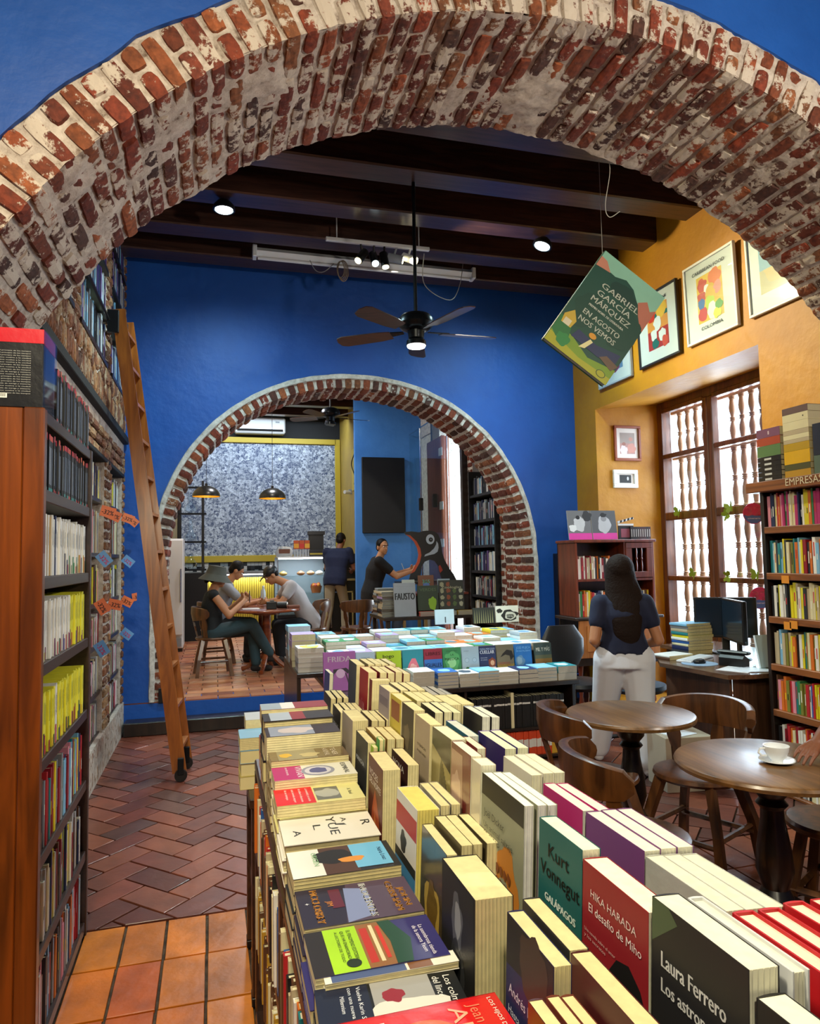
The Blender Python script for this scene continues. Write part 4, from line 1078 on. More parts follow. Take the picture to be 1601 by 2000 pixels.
# --- shelves under the long foreground table, spines to the aisle
under = mixed(['red', 'orange', 'cream', 'brown', 'blue', 'teal', 'white', 'black', 'beige', 'brown', 'beige'], .5)
shelf((.128, TY0 + .05, .621), (0, 1, 0), (1, 0, 0), .82, (.17, .22), (.012, .026), under, 'upper ledge of the foreground table', 'spine-out books under the foreground table', D=.13, start=0)
shelf((.128, .67, .621), (0, 1, 0), (1, 0, 0), .92, (.17, .22), (.012, .026), under, 'middle bay under the foreground table', 'spine-out books under the foreground table', D=.13)
shelf((.128, 1.65, .621), (0, 1, 0), (1, 0, 0), .88, (.17, .22), (.012, .026), under, 'far bay under the foreground table', 'spine-out books under the foreground table', D=.13)
shelf((.128, .67, .341), (0, 1, 0), (1, 0, 0), .92, (.16, .2), (.012, .022), mixed(['brown', 'beige', 'cream', 'brown', 'charcoal']), 'lower shelf, middle bay under the foreground table', 'spine-out books low under the foreground table', D=.13)
shelf((.128, 1.65, .341), (0, 1, 0), (1, 0, 0), .88, (.16, .2), (.012, .022), mixed(['brown', 'beige', 'cream', 'brown', 'ochre']), 'lower shelf, far bay under the foreground table', 'spine-out books low under the foreground table', D=.13)
# --- under the back display table
def blk(i, t):
    if i == 14: return dict(c='cream', H=.27)
    return dict(c='black', band=(.74, .80, 'd0d0cc', .0) if i % 7 else None, hex='121314')
shelf((1.90, 5.17, .263), (1, 0, 0), (0, 1, 0), .78, (.235, .24), (.02, .028), blk, 'middle shelf of the back book table', 'black books inside the back table', end='left')
def org_(i, t): 
    if t > .80: return dict(c='yellow', hex='c89a30')
    return dict(c='orange', hex='c8421c', band=(.32, .66, 'cfd0cc', .0))
shelf((2.10, 5.17, .043), (1, 0, 0), (0, 1, 0), .58, (.185, .19), (.018, .024), org_, 'bottom shelf of the back book table', 'orange books at the bottom of the back table', end='left')
shelf((1.50, 5.17, .263), (1, 0, 0), (0, 1, 0), .33, (.2, .25), (.018, .03), mixed(['navy', 'crimson', 'teal', 'white', 'magenta', 'charcoal']), 'left bay of the back book table', 'mixed books inside the back table', end='left')
BQ.sort(key=lambda q: -q[0])
NIND = 88
cands = [q for q in BQ if q[3] != 'n']
keep = set(id(q) for q in cands[:NIND])
rest = MB()   # small and half hidden books, joined into one object at the end
for q in BQ:
    if id(q) in keep:
        mb = MB(); d = dict(q[1]); M = d.pop('M'); slab_book(mb, M=Matrix(), **d)
        o = mb.build(q[4], PRINT); o.matrix_world = M; tag(o, q[2], 'book', q[3])
    else: slab_book(rest, **q[1])
# ================================================================ DISPLAYED BOOKS
def cover_shape(mb, el, w, h, z, M):
    k = el[0]
    if k == 'poly': mb.add([(u * w, v * h, z) for u, v in el[1]], [tuple(range(len(el[1])))], el[2], M)
    elif k == 'rect':
        u0, v0, u1, v1 = el[1]; mb.add([(u0 * w, v0 * h, z), (u1 * w, v0 * h, z), (u1 * w, v1 * h, z), (u0 * w, v1 * h, z)], [(0, 1, 2, 3)], el[2], M)
    elif k == 'disc':
        u, v, r = el[1]; ry = el[3] if len(el) > 3 else r; n = 22
        mb.add([(u * w + math.cos(2 * PI * i / n) * r * w, v * h + math.sin(2 * PI * i / n) * ry * w, z) for i in range(n)], [tuple(range(n))], el[2], M)
    elif k == 'blob':
        u, v, r, sd = el[1]; n = 26; sy = el[3] if len(el) > 3 else 1
        pts = []
        for i in range(n):
            a = 2 * PI * i / n; q = r * (1 + .35 * noise.noise(Vector((math.cos(a) * 1.6, math.sin(a) * 1.6, sd))))
            pts.append((u * w + math.cos(a) * q * w, v * h + math.sin(a) * q * sy * w, z))
        mb.add(pts, [tuple(range(n))], el[2], M)
def frame(kind, org, lean=0.0, yaw=0.0):
    """book axes: x reading right, y up the cover, z out of the front cover"""
    if kind == 'flat':      # lying, top of the cover away from the aisle
        x, y, z = Vector((0, -1, 0)), Vector((1, 0, 0)), Vector((0, 0, 1))
    elif kind == 'flatf':   # lying, read from the camera side
        x, y, z = Vector((1, 0, 0)), Vector((0, 1, 0)), Vector((0, 0, 1))
    elif kind == 'aisle':   # standing, facing the left aisle
        x, y, z = Vector((0, -1, 0)), Vector((math.sin(lean), 0, math.cos(lean))), Vector((-math.cos(lean), 0, math.sin(lean)))
    elif kind == 'front':   # standing, facing the camera side
        x, y, z = Vector((1, 0, 0)), Vector((0, math.sin(lean), math.cos(lean))), Vector((0, -math.cos(lean), math.sin(lean)))
    elif kind == 'spineup': # lying on the fore edge, spine up
        x, y, z = Vector((0, 0, -1)), Vector((0, 1, 0)), Vector((1, 0, 0))
    M = Matrix(((x.x, y.x, z.x, 0), (x.y, y.y, z.y, 0), (x.z, y.z, z.z, 0), (0, 0, 0, 1)))
    return Matrix.Translation(org) @ Matrix.Rotation(yaw, 4, 'Z') @ M
_proto = {}
def book(org, kind, w, h, t, col, label, group=None, art=(), texts=(), page='dcd0a0', lean=0.0, yaw=0.0, hard=False, wrap=False, spine=None, name='book', minor=False):
    """a book with cover, page block, printed picture and lettering as parts"""
    if minor:
        M = Matrix(frame(kind, org, lean, yaw)); k = .0012; pc = L3(page)
        rest.box(0, w, 0, h, t - k, t, L3(COL.get(col, col)), M); rest.box(0, w, 0, h, 0, k, L3(COL.get(col, col)), M); rest.box(-.0005, k, 0, h, k, t - k, L3(COL.get(col, col)), M)
        rest.box(k, w - .001, .001, h - .001, k, t - k, pc, M); return None
    label = ' '.join(label.split()[:16])
    r = thing(name, label, 'book', org, group, local=True); r.empty_display_size = .03
    r.matrix_world = frame(kind, org, lean, yaw)
    cl = L3(COL.get(col, col)); sp = L3(COL.get(spine, spine)) if spine else cl
    key = (round(w, 3), round(h, 3), round(t, 3), cl, sp, page, hard, wrap)
    if key not in _proto or art or texts:
        k = .0025 if hard else .0011; ov = .003 if hard else 0.0002
        mb = MB(); mb.bbox(0, w, 0, h, t - k, t, .0004, cl); mb.bbox(0, w, 0, h, 0, k, .0004, cl)
        # rounded spine
        n = 6; pr = [(-.0022 * math.sin(PI * i / n), t * i / n) for i in range(n + 1)]
        poly = [(k, 0)] + pr + [(k, t)]
        vs = [(a, 0, b) for a, b in poly] + [(a, h, b) for a, b in poly]; m = len(poly)
        mb.add(vs, [tuple(range(m)), tuple(range(m, 2 * m))[::-1]] + [(i, m + i, m + (i + 1) % m, (i + 1) % m) for i in range(m)], sp)
        for i, el in enumerate(art): cover_shape(mb, el, w, h, t + .0002 + i * .00012, None)
        for s_, u, v, hh, c_, al, *wd in texts: put_text(mb, s_, u * w, v * h, hh * h, c_, None, (wd[0] * w if wd else None), al, t + .0004 + len(art) * .00012, bold=(wd[1] if len(wd) > 1 else 0))
        cm = mb.build('cover', WRAP if wrap else PRINT, r)
        pb = MB(); pb.bbox(k, w - ov - .0006, ov + .0004, h - ov - .0004, k, t - k, .0003, page)
        for i in range(int(t / .006)):
            z = k + (t - 2 * k) * (i + .5) / max(1, int(t / .006)); pb.box(w - ov - .001, w - ov, ov + .001, h - ov - .001, z - .0006, z + .0004, [c * .8 for c in L3(page)])
        pm = pb.build('page_block', PAGES, r)
        if not (art or texts): _proto[key] = (cm.data, pm.data)
    else:
        for nm, me in zip(('cover', 'page_block'), _proto[key]):
            o = bpy.data.objects.new(nm, me); C.objects.link(o); o.parent = r
    return r
def short(l, n=8):
    w = l.split(',')[0].split()[:n]
    while w[-1] in ('with', 'and', 'a', 'the', 'of', 'in', 'at', 'on', 'by', 'an', 'behind', 'over', 'its', 'bright', 'before', 'beside', 'between', 'black', 'two', 'to', 'whose', 'far'): w.pop()
    return ' '.join(w)
def stack(org, kind, w, h, t, n, cols, where, group, top=None, page=None, jit=.003, **kw):
    """n books lying on each other; the top one may carry its own picture"""
    x, y, z = org
    for i in range(n):
        j = (random.uniform(-jit, jit), random.uniform(-jit, jit)) if i < n - 1 else (0, 0)
        c = cols[i % len(cols)] if i < n - 1 else cols[-1]
        pos = 'topmost' if i == n - 1 else (ORD[n - 1 - i] + ' from the top')
        nm = c if c in COL else 'pale'
        a = dict(top) if (top and i == n - 1) else {}
        lb = a.pop('label', None) or ('%s book %s, %s' % (nm, 'on top' if i == n - 1 else pos, where))
        book((x + j[0], y + j[1], z + i * t), kind, w, h, t - .0006, c, lb, group, page=page or random.choice(['d8cb98', 'dccf9e', 'd2c490']), yaw=random.uniform(-.02, .02), minor=(i < n - 1), **a, **kw)
random.seed(31)
Z0 = .9005; ZR = .9855
YEL = 'dcd09c'
# ---- flat piles on the aisle side of the foreground table, nearest first:
# (y far, width, top z, thickness, count, colour, label, art, texts)
G = 'piles of novels lying on the foreground table'
flat = [
 (0.915, .150, 1.020, .040, 3, 'c3161c', 'red novel with orange sun picture, lying nearest the camera', [('rect', (.05, .05, .95, .95), 'd01c1c'), ('disc', (.52, .5, .34), 'e05818'), ('disc', (.52, .5, .22), 'f09020'), ('blob', (.5, .47, .14, 3), '2a0c08')],
   [('LOS HIJOS DE LA TIERRA', .06, .93, .025, 'f2e8e0', 'l', .8), ('Jean M.', .1, .80, .07, 'e88060', 'l'), ('AUEL', .1, .68, .10, 'f0a888', 'l', .75), ('El clan del oso', .12, .26, .045, 'f6ece4', 'l'), ('cavernario', .12, .17, .055, 'f6ece4', 'l'), ('maeva', .1, .06, .03, 'f0e0d8', 'l')]),
 (1.040, .130, .992, .030, 3, '101214', 'black and white thriller with a lying figure on its cover', [('rect', (0, .38, 1, .80), '9a9a98'), ('blob', (.55, .6, .2, 5), 'd8d4cc', 2.2), ('blob', (.3, .52, .12, 2), '8a2030'), ('rect', (0, 0, 1, .36), '141c34')],
   [('Los colmillos', .08, .90, .05, 'e8e6e0', 'l', .72), ('del lince', .08, .82, .05, 'e8e6e0', 'l'), ('Vuelve Karin Smirnoff', .06, .28, .03, 'e0e4ec', 'l', .85), ('con una nueva entrega', .06, .22, .028, 'e0e4ec', 'l', .85), ('Millennium', .2, .16, .03, 'e0e4ec', 'l')]),
 (1.172, .128, 1.004, .020, 5, '2e2a66', 'novel with a purple cover and bright green paper band', [('rect', (0, 0, 1, .14), '231e20'), ('poly', [(0, .14), (1, .14), (1, .40), (0, .40)], '9ccc1e'), ('poly', [(0, .40), (1, .40), (1, .62), (.0, .66)], '8a5c30'), ('rect', (.1, .42, .9, .48), 'b02c20'), ('rect', (.05, .50, .9, .53), 'd8c8a0'), ('rect', (.1, .55, .85, .58), 'c03020'), ('poly', [(0, .58), (.5, .62), (1, .60), (1, .72), (.5, .78), (0, .68)], '14402a'), ('disc', (.84, .3, .09), '1c2a14')],
   [('La asombrosa tienda', .25, .88, .034, 'e8e4f0', 'l', .7), ('de la senora Yeom', .25, .83, .034, 'e8e4f0', 'l', .62), ('EL FENOMENO EDITORIAL', .1, .32, .03, '20300a', 'l', .7), ('QUE HA ENAMORADO', .1, .27, .026, '20300a', 'l', .7), ('A LECTORES DE TODO', .1, .225, .022, '20300a', 'l', .7)]),
 (1.330, .140, 1.000, .020, 5, '262034', 'dark thriller with orange author names and a beam of light', [('poly', [(0, .45), (1, .35), (1, 1), (0, 1)], '4c3c50'), ('poly', [(.1, .42), (1, .36), (.9, .60), (.2, .62)], '7a86b0'), ('rect', (.1, .28, .6, .38), '5c1c30')],
   [('JOHN', .3, .88, .055, 'f0a850', 'l', .5, .001), ('GRISHAM', .1, .79, .060, 'f0a850', 'l', .8, .001), ('INOCENTES', .06, .56, .062, 'ffffff', 'l', .88, .001), ('JIM', .4, .24, .05, 'd88a3c', 'l'), ('MCCLOSKEY', .06, .12, .065, 'f0a850', 'l', .88, .001), ('+', .38, .05, .05, 'e8e8ec', 'l')]),
 (1.460, .125, 1.018, .029, 4, '1a1a1e', 'blue and brown novel with a hand reaching over dark hair', [('rect', (0, 0, 1, .30), 'dcdcd6'), ('rect', (0, .30, 1, .62), '4a2c1c'), ('blob', (.35, .42, .25, 4), '18100c', 1.4), ('rect', (.0, .60, .9, .94), '6ab0d8'), ('blob', (.55, .58, .11, 8), 'd08830', 1.8)],
   [('Núria Lmaz', .25, .86, .045, '1c3c60', 'l'), ('ORIGEN', .15, .22, .05, '9ac89a', 'l', .5)]),
 (1.660, .150, 1.012, .028, 4, 'dcd8cc', 'cream hardback with tall scattered black letters', [('poly', [(.38, .58), (.44, .58), (.48, .70), (.40, .68)], '3a3a3a')],
   [('R', .36, .86, .10, '1a1a1a', 'l', .2), ('A', .16, .66, .06, '1a1a1a', 'l', .18), ('YUE', .08, .50, .10, '1a1a1a', 'l', .72), ('L', .36, .34, .085, '1a1a1a', 'l', .2), ('A', .5, .12, .08, '1a1a1a', 'l', .22)]),
 (1.775, .120, 1.044, .030, 5, 'd6cf8c', 'pale yellow novel with a red band and grey photograph', [('rect', (0, 0, 1, .44), 'd01420'), ('rect', (.12, .46, .88, .74), '6c6c64'), ('blob', (.5, .6, .28, 6), 'a8a89c', .8)],
   [('A. Rand', .35, .84, .045, '5a5a30', 'l'), ('La humanidad y un mundo', .1, .36, .03, 'f4e8e4', 'l', .8), ('sin alma ni descanso', .1, .28, .03, 'f4e8e4', 'l', .8), ('una novela mayor', .1, .2, .03, 'f4e8e4', 'l', .8), ('de su tiempo', .1, .12, .03, 'f4e8e4', 'l', .6)]),
 (1.885, .115, 1.066, .032, 5, 'dad6c4', 'off-white novel with a magenta band and oval drawing', [('rect', (0, 0, 1, .36), 'b01868'), ('disc', (.5, .55, .38), '8a8a98'), ('disc', (.5, .55, .3), 'c8c4cc'), ('blob', (.5, .55, .2, 1), '505080')],
   [('ESPIRAL', .1, .86, .06, '303030', 'l', .8), ('VIVIAN', .1, .28, .075, 'f0dce8', 'l', .8), ('una vida secreta', .1, .16, .035, 'f0dce8', 'l')]),
 (1.985, .095, 1.080, .022, 7, '6a5434', 'brown novel with yellow flowers, wrapped in film', [('rect', (0, .1, 1, .6), '8c8468'), ('blob', (.5, .2, .2, 4), 'd8a818'), ('blob', (.6, .5, .2, 9), 'b8a878', 1.5)], [('TENER', .1, .8, .07, 'd8c8b0', 'l', .8), ('ANIMAL', .1, .7, .07, 'd8c8b0', 'l', .8)]),
 (2.110, .115, 1.118, .070, 3, '2a1418', 'very thick novel with a dark maroon and pale blue cover', [('rect', (0, .05, 1, .65), '8c94a8'), ('blob', (.5, .4, .3, 2), 'c4b8b8', 1.4)], []),
 (2.235, .110, 1.132, .058, 4, '20141c', 'thick dark novel with a red and white band of cloud', [('rect', (0, .1, 1, .4), 'a8b4c4'), ('rect', (0, .4, 1, .6), '8a1620')], []),
 (2.345, .100, 1.140, .048, 5, '8a1824', 'red and pale blue novel at the far end of the piles', [('rect', (0, .0, 1, .3), '98a8b8'), ('rect', (0, .3, 1, .5), 'e0e0e0')], []),
]
for i, (yf, w, zt, t, n, col, lab, art, tx) in enumerate(flat):
    x0 = .135 + random.uniform(0, .006); h = .205 if i not in (0,) else .225
    n_ = max(1, int(round((zt - Z0) / t))); tt = (zt - Z0) / n_
    for j in range(n_):
        top = j == n_ - 1
        book((x0 + (0 if top else random.uniform(-.006, .006)), yf + (0 if top else random.uniform(-.003, .002)), Z0 + j * tt), 'flat', w - .003, h, tt - .0007, col,
             lab if top else '%s from the top in the pile under the %s' % (ORD[n_ - 1 - j], short(lab)), G,
             art if top else (), tx if top else (), page=random.choice(['dccf9a', 'd6c890', 'ded4a4']), hard=(i in (5, 10)), wrap=(i in (0, 8)), yaw=random.uniform(-.012, .012) - (.05 if i == 1 else 0), minor=(j < n_ - 2))
# extra novel half covered by the black one
book((.15, 1.062, 1.0095 - .02 + .0), 'flat', .03, .20, .012, 'e0dcd0', 'white-edged guide showing only a strip between two piles', G, [('rect', (0, .05, 1, .6), '4a5a84'), ('rect', (0, .62, 1, .8), '7a5030')], [])
# ---- standing rows: (front x, y far, width, height, thickness, copies, colour, label, art, texts, options)
G1 = 'novels standing in the middle row of the foreground table'
G2 = 'novels standing in the raised rear row of the foreground table'
def standing(xf, yf, w, h, t, n, col, lab, art=(), tx=(), z0=Z0, lean=.05, group=G1, page=YEL, wrap=False, hard=False, spine=None, step=None, cols=None):
    st = step or (t + .0015)
    for k in range(n):
        c_ = col if not cols else cols[k % len(cols)]
        l_ = lab if k == 0 else '%s copy behind the %s' % (ORD[k], short(lab, 9))
        book((xf + t + k * st + random.uniform(0, .002), yf + random.uniform(-.004, .004) * (k > 0), z0), 'aisle', w - .002, h - (k * .003 * random.random()), t, c_, ' '.join(l_.split()[:16]), group,
             art if k == 0 else (), tx if k == 0 else (), page=page, lean=lean, yaw=random.uniform(-.015, .015), wrap=wrap, hard=hard, spine=spine, minor=(k > 2))
standing(0.325, .755, .145, .205, .018, 1, '4a1414', 'film-wrapped dark red novel at the very front of the middle row', [('disc', (.5, .5, .3), '6a2020')], [('ROJO', .1, .7, .09, 'd8c8c0', 'l', .7)], wrap=True)
standing(0.346, .755, .145, .205, .016, 2, '6a3020', 'cream-paged novel behind the film-wrapped red one', page='dccf9a')
standing(0.388, .775, .150, .235, .026, 1, '4a1416', 'dark maroon novel with a cream page block before the green cover', page='dccf9a')
standing(0.363, .905, .135, .225, .024, 1, '1e2250', 'dark blue novel with white lettering in the middle row', [('poly', [(0, .72), (1, .78), (1, 1), (0, 1)], '14141a'), ('blob', (.6, .85, .3, 3), '3a2c24')],
         [('Andrés Neuman', .08, .58, .055, 'd4d8e8', 'l', .86), ('Hasta que empieza', .08, .47, .045, 'd4d8e8', 'l', .86), ('a brillar', .08, .39, .05, 'd4d8e8', 'l')])
standing(0.394, .925, .135, .228, .026, 1, '2c2a2a', 'grey-covered novel right behind the dark blue one')
standing(0.348, 1.125, .150, .210, .060, 1, '0e0e10', 'very thick black novel with a grey face on its cover', [('rect', (.02, .02, .98, .98), '141416'), ('blob', (.5, .68, .16, 2), '505258', 1.7), ('blob', (.52, .7, .10, 5), '8a8c90', 1.7), ('blob', (.5, .35, .2, 9), '26282c', 1.4)], [('J D  BARKER', .2, .2, .05, 'c8c8c8', 'l', .6), ('TODO ES OSCURO', .1, .1, .04, 'c8c8c8', 'l', .8)], hard=False, lean=.03)
standing(0.360, 1.290, .145, .205, .020, 1, '3c3428', 'brown novel with a yellow weeping tree, wrapped in film', [('blob', (.5, .35, .3, 7), 'b89a48', 1.6), ('blob', (.5, .4, .2, 2), '6a5020', 1.6), ('rect', (.46, .1, .54, .3), '2a2014')], [], wrap=True)
standing(0.384, 1.295, .145, .215, .022, 3, '4a4028', 'plain novel behind the weeping-tree one')
standing(0.353, 1.455, .145, .222, .045, 1, 'd8d4c8', 'white novel with red, black and blue bands and yellow pages', [('rect', (0, .72, 1, .90), 'b02024'), ('rect', (0, .2, 1, .42), '3a78a8'), ('rect', (0, .42, 1, .5), '1a1a1e'), ('blob', (.4, .6, .14, 2), '2a2a2a')], [], page='e0d070')
standing(0.403, 1.46, .145, .225, .02, 2, '8a8478', 'film-wrapped novel behind the banded one', wrap=True)
standing(0.350, 1.700, .155, .232, .042, 1, '5c2620', 'brown-red novel with orange flames and a white title', [('poly', [(.2, 0), (.9, 0), (.8, .5), (.5, .72), (.3, .5)], 'a84c28'), ('poly', [(.3, 0), (.8, 0), (.7, .3), (.5, .5)], 'd0864a')], [('VOCES', .1, .82, .06, 'e8dcd4', 'l', .6), ('DEL NORTE', .1, .74, .06, 'e8dcd4', 'l', .8)], lean=.03)
standing(0.403, 1.705, .15, .235, .028, 1, '3a1c18', 'dark brown novel behind the flame cover', [], [('NOVA', .1, .88, .06, 'e0d8d0', 'l', .7)])
standing(0.358, 1.74, .03, .240, .012, 1, '8ab020', 'lime green book edge behind the flame novel')
standing(0.374, 1.75, .035, .255, .012, 1, '1f8a3c', 'bright green book edge behind the lime one')
standing(0.353, 1.895, .140, .240, .022, 1, '26282c', 'dark grey novel with pale title and a figure', [('blob', (.4, .3, .2, 3), '585c60', 1.4)], [('MANCHA', .1, .72, .045, 'c8ccd0', 'l', .7)])
standing(0.380, 1.90, .14, .245, .022, 3, '8a6a30', 'yellow-paged copies behind the dark grey novel')
standing(0.353, 2.085, .150, .255, .045, 1, 'a09488', 'thick beige novel with a brown picture', [('rect', (.05, .05, .95, .6), '7a5c48'), ('blob', (.5, .35, .25, 3), 'c4a48c', 1.3)], [], lean=.03)
standing(0.403, 2.09, .145, .25, .02, 3, '4a3828', 'cream-paged novel behind the thick beige one')
standing(0.353, 2.290, .145, .235, .018, 1, '1c1a1e', 'black novel with blurred white lettering, second in the far black pair', [('blob', (.5, .3, .2, 3), '3c3a40')], [('NOCHE', .1, .75, .06, 'b8b8bc', 'l', .7)])
standing(0.374, 2.30, .145, .235, .018, 3, '2a2420', 'yellow-paged novel behind the near far-black one')
standing(0.353, 2.470, .150, .245, .018, 1, '17151a', 'black novel at the far end of the middle row', [('blob', (.5, .5, .2, 8), '333036')], [('RAZON', .1, .8, .06, 'b8b8bc', 'l', .7)])
standing(0.374, 2.475, .150, .245, .018, 2, '2a2622', 'yellow-paged novel behind the far-end black one')
PW = 'dedcc4'
standing(0.462, .560, .150, .210, .032, 1, '1a1a1c', 'dark-covered novel cut off by the lower right corner', [], [], ZR, group=G2, page=PW)
standing(0.457, .712, .150, .232, .034, 1, '1e1e20', 'near-black novel with two lines of white serif title', [('poly', [(0, .8), (.3, .95), (.2, 1), (0, 1)], '4a5a40'), ('poly', [(.3, .5), (1, .75), (1, .5)], '3a1a18'), ('blob', (.7, .2, .3, 3), '2c2c30')],
         [('Laura Ferrero', .12, .72, .070, 'f0f0ec', 'l', .68, .0005), ('Los astronautas', .12, .61, .062, 'f0f0ec', 'l', .72, .0004)], ZR, group=G2, page=PW)
standing(0.497, .705, .150, .228, .02, 1, 'c8ccce', 'pale novel directly behind the near-black one', [], [], ZR, group=G2, page=PW, hard=True)
standing(0.457, .865, .150, .212, .036, 1, '8a1c24', 'dark red novel with a black-haired half face', [('poly', [(.34, 0), (.34, .30), (.42, .48), (.56, .60), (.74, .63), (.90, .56), (1, .44), (1, 0)], '141214'), ('poly', [(.76, 0), (.74, .24), (.78, .38), (.90, .36), (1, .28), (1, 0)], 'c08058'), ('poly', [(.80, .235), (.95, .20), (.95, .218), (.80, .255)], '201410'), ('disc', (.89, .16, .045), '201410', .018)],
         [('HIKA HARADA', .15, .82, .045, 'e0c8c4', 'l', .70), ('El desafío de Miho', .12, .73, .050, 'ecdcd8', 'l', .80), ('Una novela sobre el amor', .05, .60, .02, 'd0a8a4', 'l', .5), ('y los secretos', .05, .565, .02, 'd0a8a4', 'l', .35)], ZR, group=G2, page=PW)
standing(0.457, .995, .128, .222, .028, 1, '145a58', 'green novel with heavy black name and white title', [('poly', [(0, 0), (1, 0), (1, .45), (0, .35)], '2c7a3a'), ('blob', (.5, .25, .3, 3), '4a9a48'), ('disc', (.72, .12, .12), 'c8287c')],
         [('Kurt', .25, .80, .085, '0c1614', 'l', .48, .0005), ('Vonnegut', .06, .67, .085, '0c1614', 'l', .9, .0005), ('GALÁPAGOS', .18, .52, .046, 'f4fff4', 'l', .70, .0007)], ZR, group=G2, page=PW)
standing(0.457, 1.230, .185, .222, .018, 3, '8a8c74', 'grey-green novel with black top band and orange giraffe pattern', [('rect', (0, .84, 1, 1), '16181a'), ('blob', (.62, .3, .26, 4), 'c07828', 1.5), ('blob', (.58, .25, .10, 7), '8a8c74', 1.6)] +
         [('blob', (.45 + .09 * (i % 4), .10 + .1 * (i // 4), .035, i), '7a3c14', 1.2) for i in range(16)],
         [('Joël Dicker', .1, .70, .055, '2a2c28', 'l', .5), ('Un animal salvaje', .1, .61, .045, '2a2c28', 'l', .7), ('en el zoo', .1, .55, .045, '2a2c28', 'l', .4)], ZR, group=G2, page='e0e0d8')
standing(0.457, 1.285, .05, .232, .03, 1, 'c8c0a8', 'film-wrapped pale edge beside the giraffe pattern', [], [], ZR, group=G2, page=PW, wrap=True)
standing(0.457, 1.400, .115, .236, .024, 1, '6c2420', 'red novel with skin-toned picture, wrapped in film', [('poly', [(0, .1), (.7, .1), (.6, .95), (0, .95)], 'a8846c'), ('blob', (.3, .6, .25, 3), 'c8a890', 1.6), ('rect', (.1, .35, .4, .5), 'd8d0c8'), ('blob', (.6, .3, .18, 5), 'b02c2c', 1.6)], [], ZR, group=G2, page=PW, wrap=True)
standing(0.457, 1.535, .125, .236, .034, 1, '9a8c54', 'film-wrapped novel with dark grasses over yellow', [('poly', [(0, .85), (1, .7), (1, 1), (0, 1)], '2c2418')] + [('poly', [(.3 + .05 * i, .15), (.33 + .05 * i, .15), (.55 + .04 * i, .8 - .03 * i), (.53 + .04 * i, .8 - .03 * i)], '241c10') for i in range(9)] + [('blob', (.4, .2, .14, 6), 'b87830', 1.4)], [], ZR, group=G2, page='dcd6b8', wrap=True)
standing(0.457, 1.675, .125, .236, .030, 1, 'a8967c', 'beige novel with small text block and red foot', [('poly', [(0, 0), (1, 0), (1, .15), (.3, .25), (0, .3)], 'b02c20')], [('crónicas', .2, .72, .035, '5a4c3c', 'l', .6), ('de aquel tiempo', .2, .66, .03, '5a4c3c', 'l', .6)], ZR, group=G2, page=YEL)
standing(0.457, 1.800, .110, .240, .030, 1, '3a3028', 'dark novel with yellow lower half', [('rect', (0, 0, 1, .5), 'c0b050'), ('blob', (.5, .7, .25, 3), '60503c')], [], ZR, group=G2, page=YEL)
standing(0.457, 1.925, .110, .240, .030, 1, 'c4b040', 'yellow novel with a black title and orange figure', [('rect', (.1, .75, .9, .95), '8a4a28'), ('blob', (.4, .2, .2, 3), 'd88a30', 1.4)], [('ARA', .1, .5, .13, '1c1a10', 'l', .8, .0006)], ZR, group=G2, page=YEL)
standing(0.457, 2.065, .120, .240, .030, 1, '8c8088', 'grey-lilac novel with a reddish picture', [('blob', (.5, .3, .25, 3), 'a06858', 1.5), ('rect', (.1, .8, .9, .9), '6a6070')], [], ZR, group=G2, page=YEL)
standing(0.457, 2.205, .04, .235, .06, 1, '6a1a1c', 'thick pale-edged hardback between the lilac and red novels', [], [], ZR, group=G2, page=YEL)
standing(0.457, 2.365, .130, .250, .030, 1, '9a1820', 'bright red novel with slim white title', [('poly', [(0, 0), (1, 0), (1, .3), (0, .2)], '7a1014')], [('LÚA', .12, .45, .14, 'd8a0a0', 'l', .6)], ZR, group=G2, page=YEL)
standing(0.457, 2.560, .150, .250, .030, 1, '34404c', 'slate blue novel at the far end of the rear row', [('poly', [(.4, 0), (.7, 0), (.55, .4)], '12181e')], [], ZR, group=G2, page=YEL)
standing(0.378, 2.66, .11, .33, .015, 1, '2a3a80', 'royal blue book standing at the far end, before the pink cover', [('poly', [(.1, .8), (.5, .7), (.9, .85), (.5, .75)], '5a6ab0')], [], .86, group=G2, page=PW)
# further copies filling the raised row behind
G3 = 'copies standing behind the rear row of the foreground table'
def behind(xf, yf, w, h, t, n, col, what, page=PW, wrap=False, hard=False, spine=None, st=None):
    standing(xf, yf, w, h, t, n, col, what, (), (), ZR, group=G3, page=page, wrap=wrap, hard=hard, spine=spine, step=st)
behind(0.545, .690, .155, .212, .028, 4, 'b0141c', 'bright red hardback in the front right batch', 'e6cdb8', hard=True, st=.036)
behind(0.540, .848, .155, .212, .026, 3, 'a8aaa4', 'film-wrapped grey novel with olive edge, behind the dark red one', 'd8d4bc', wrap=True)
behind(0.540, 1.005, .155, .217, .026, 3, '6a3a70', 'purple novel in the batch behind the green one', 'dedcc8')
behind(0.540, 1.150, .140, .217, .022, 2, 'a82868', 'magenta novel behind the giraffe pattern', 'd8d8c8')
behind(0.537, 1.32, .13, .22, .022, 3, 'c8c4b4', 'cream novel behind the giraffe pattern, farther', 'dcdabc')
behind(0.517, 1.62, .155, .226, .026, 1, '1c5a70', 'teal novel whose purple spine faces the camera', 'c8ccc0', spine='5a3f96')
behind(0.552, 1.50, .155, .226, .026, 2, '30245c', 'dark violet novel with a purple spine', 'd8d8b8', spine='6a48a8')
behind(0.502, 1.47, .1, .225, .02, 1, '6a1c1c', 'deep red novel edge behind the grasses', 'd8d4b8')
behind(0.507, 1.80, .13, .235, .022, 3, '26221e', 'dark-spined novel behind the beige text cover', 'd8d2a8')
behind(0.597, 1.72, .13, .235, .022, 2, '1c1a1e', 'black novel with a blue figured spine', 'd8d8c8', spine='3a5c9c')
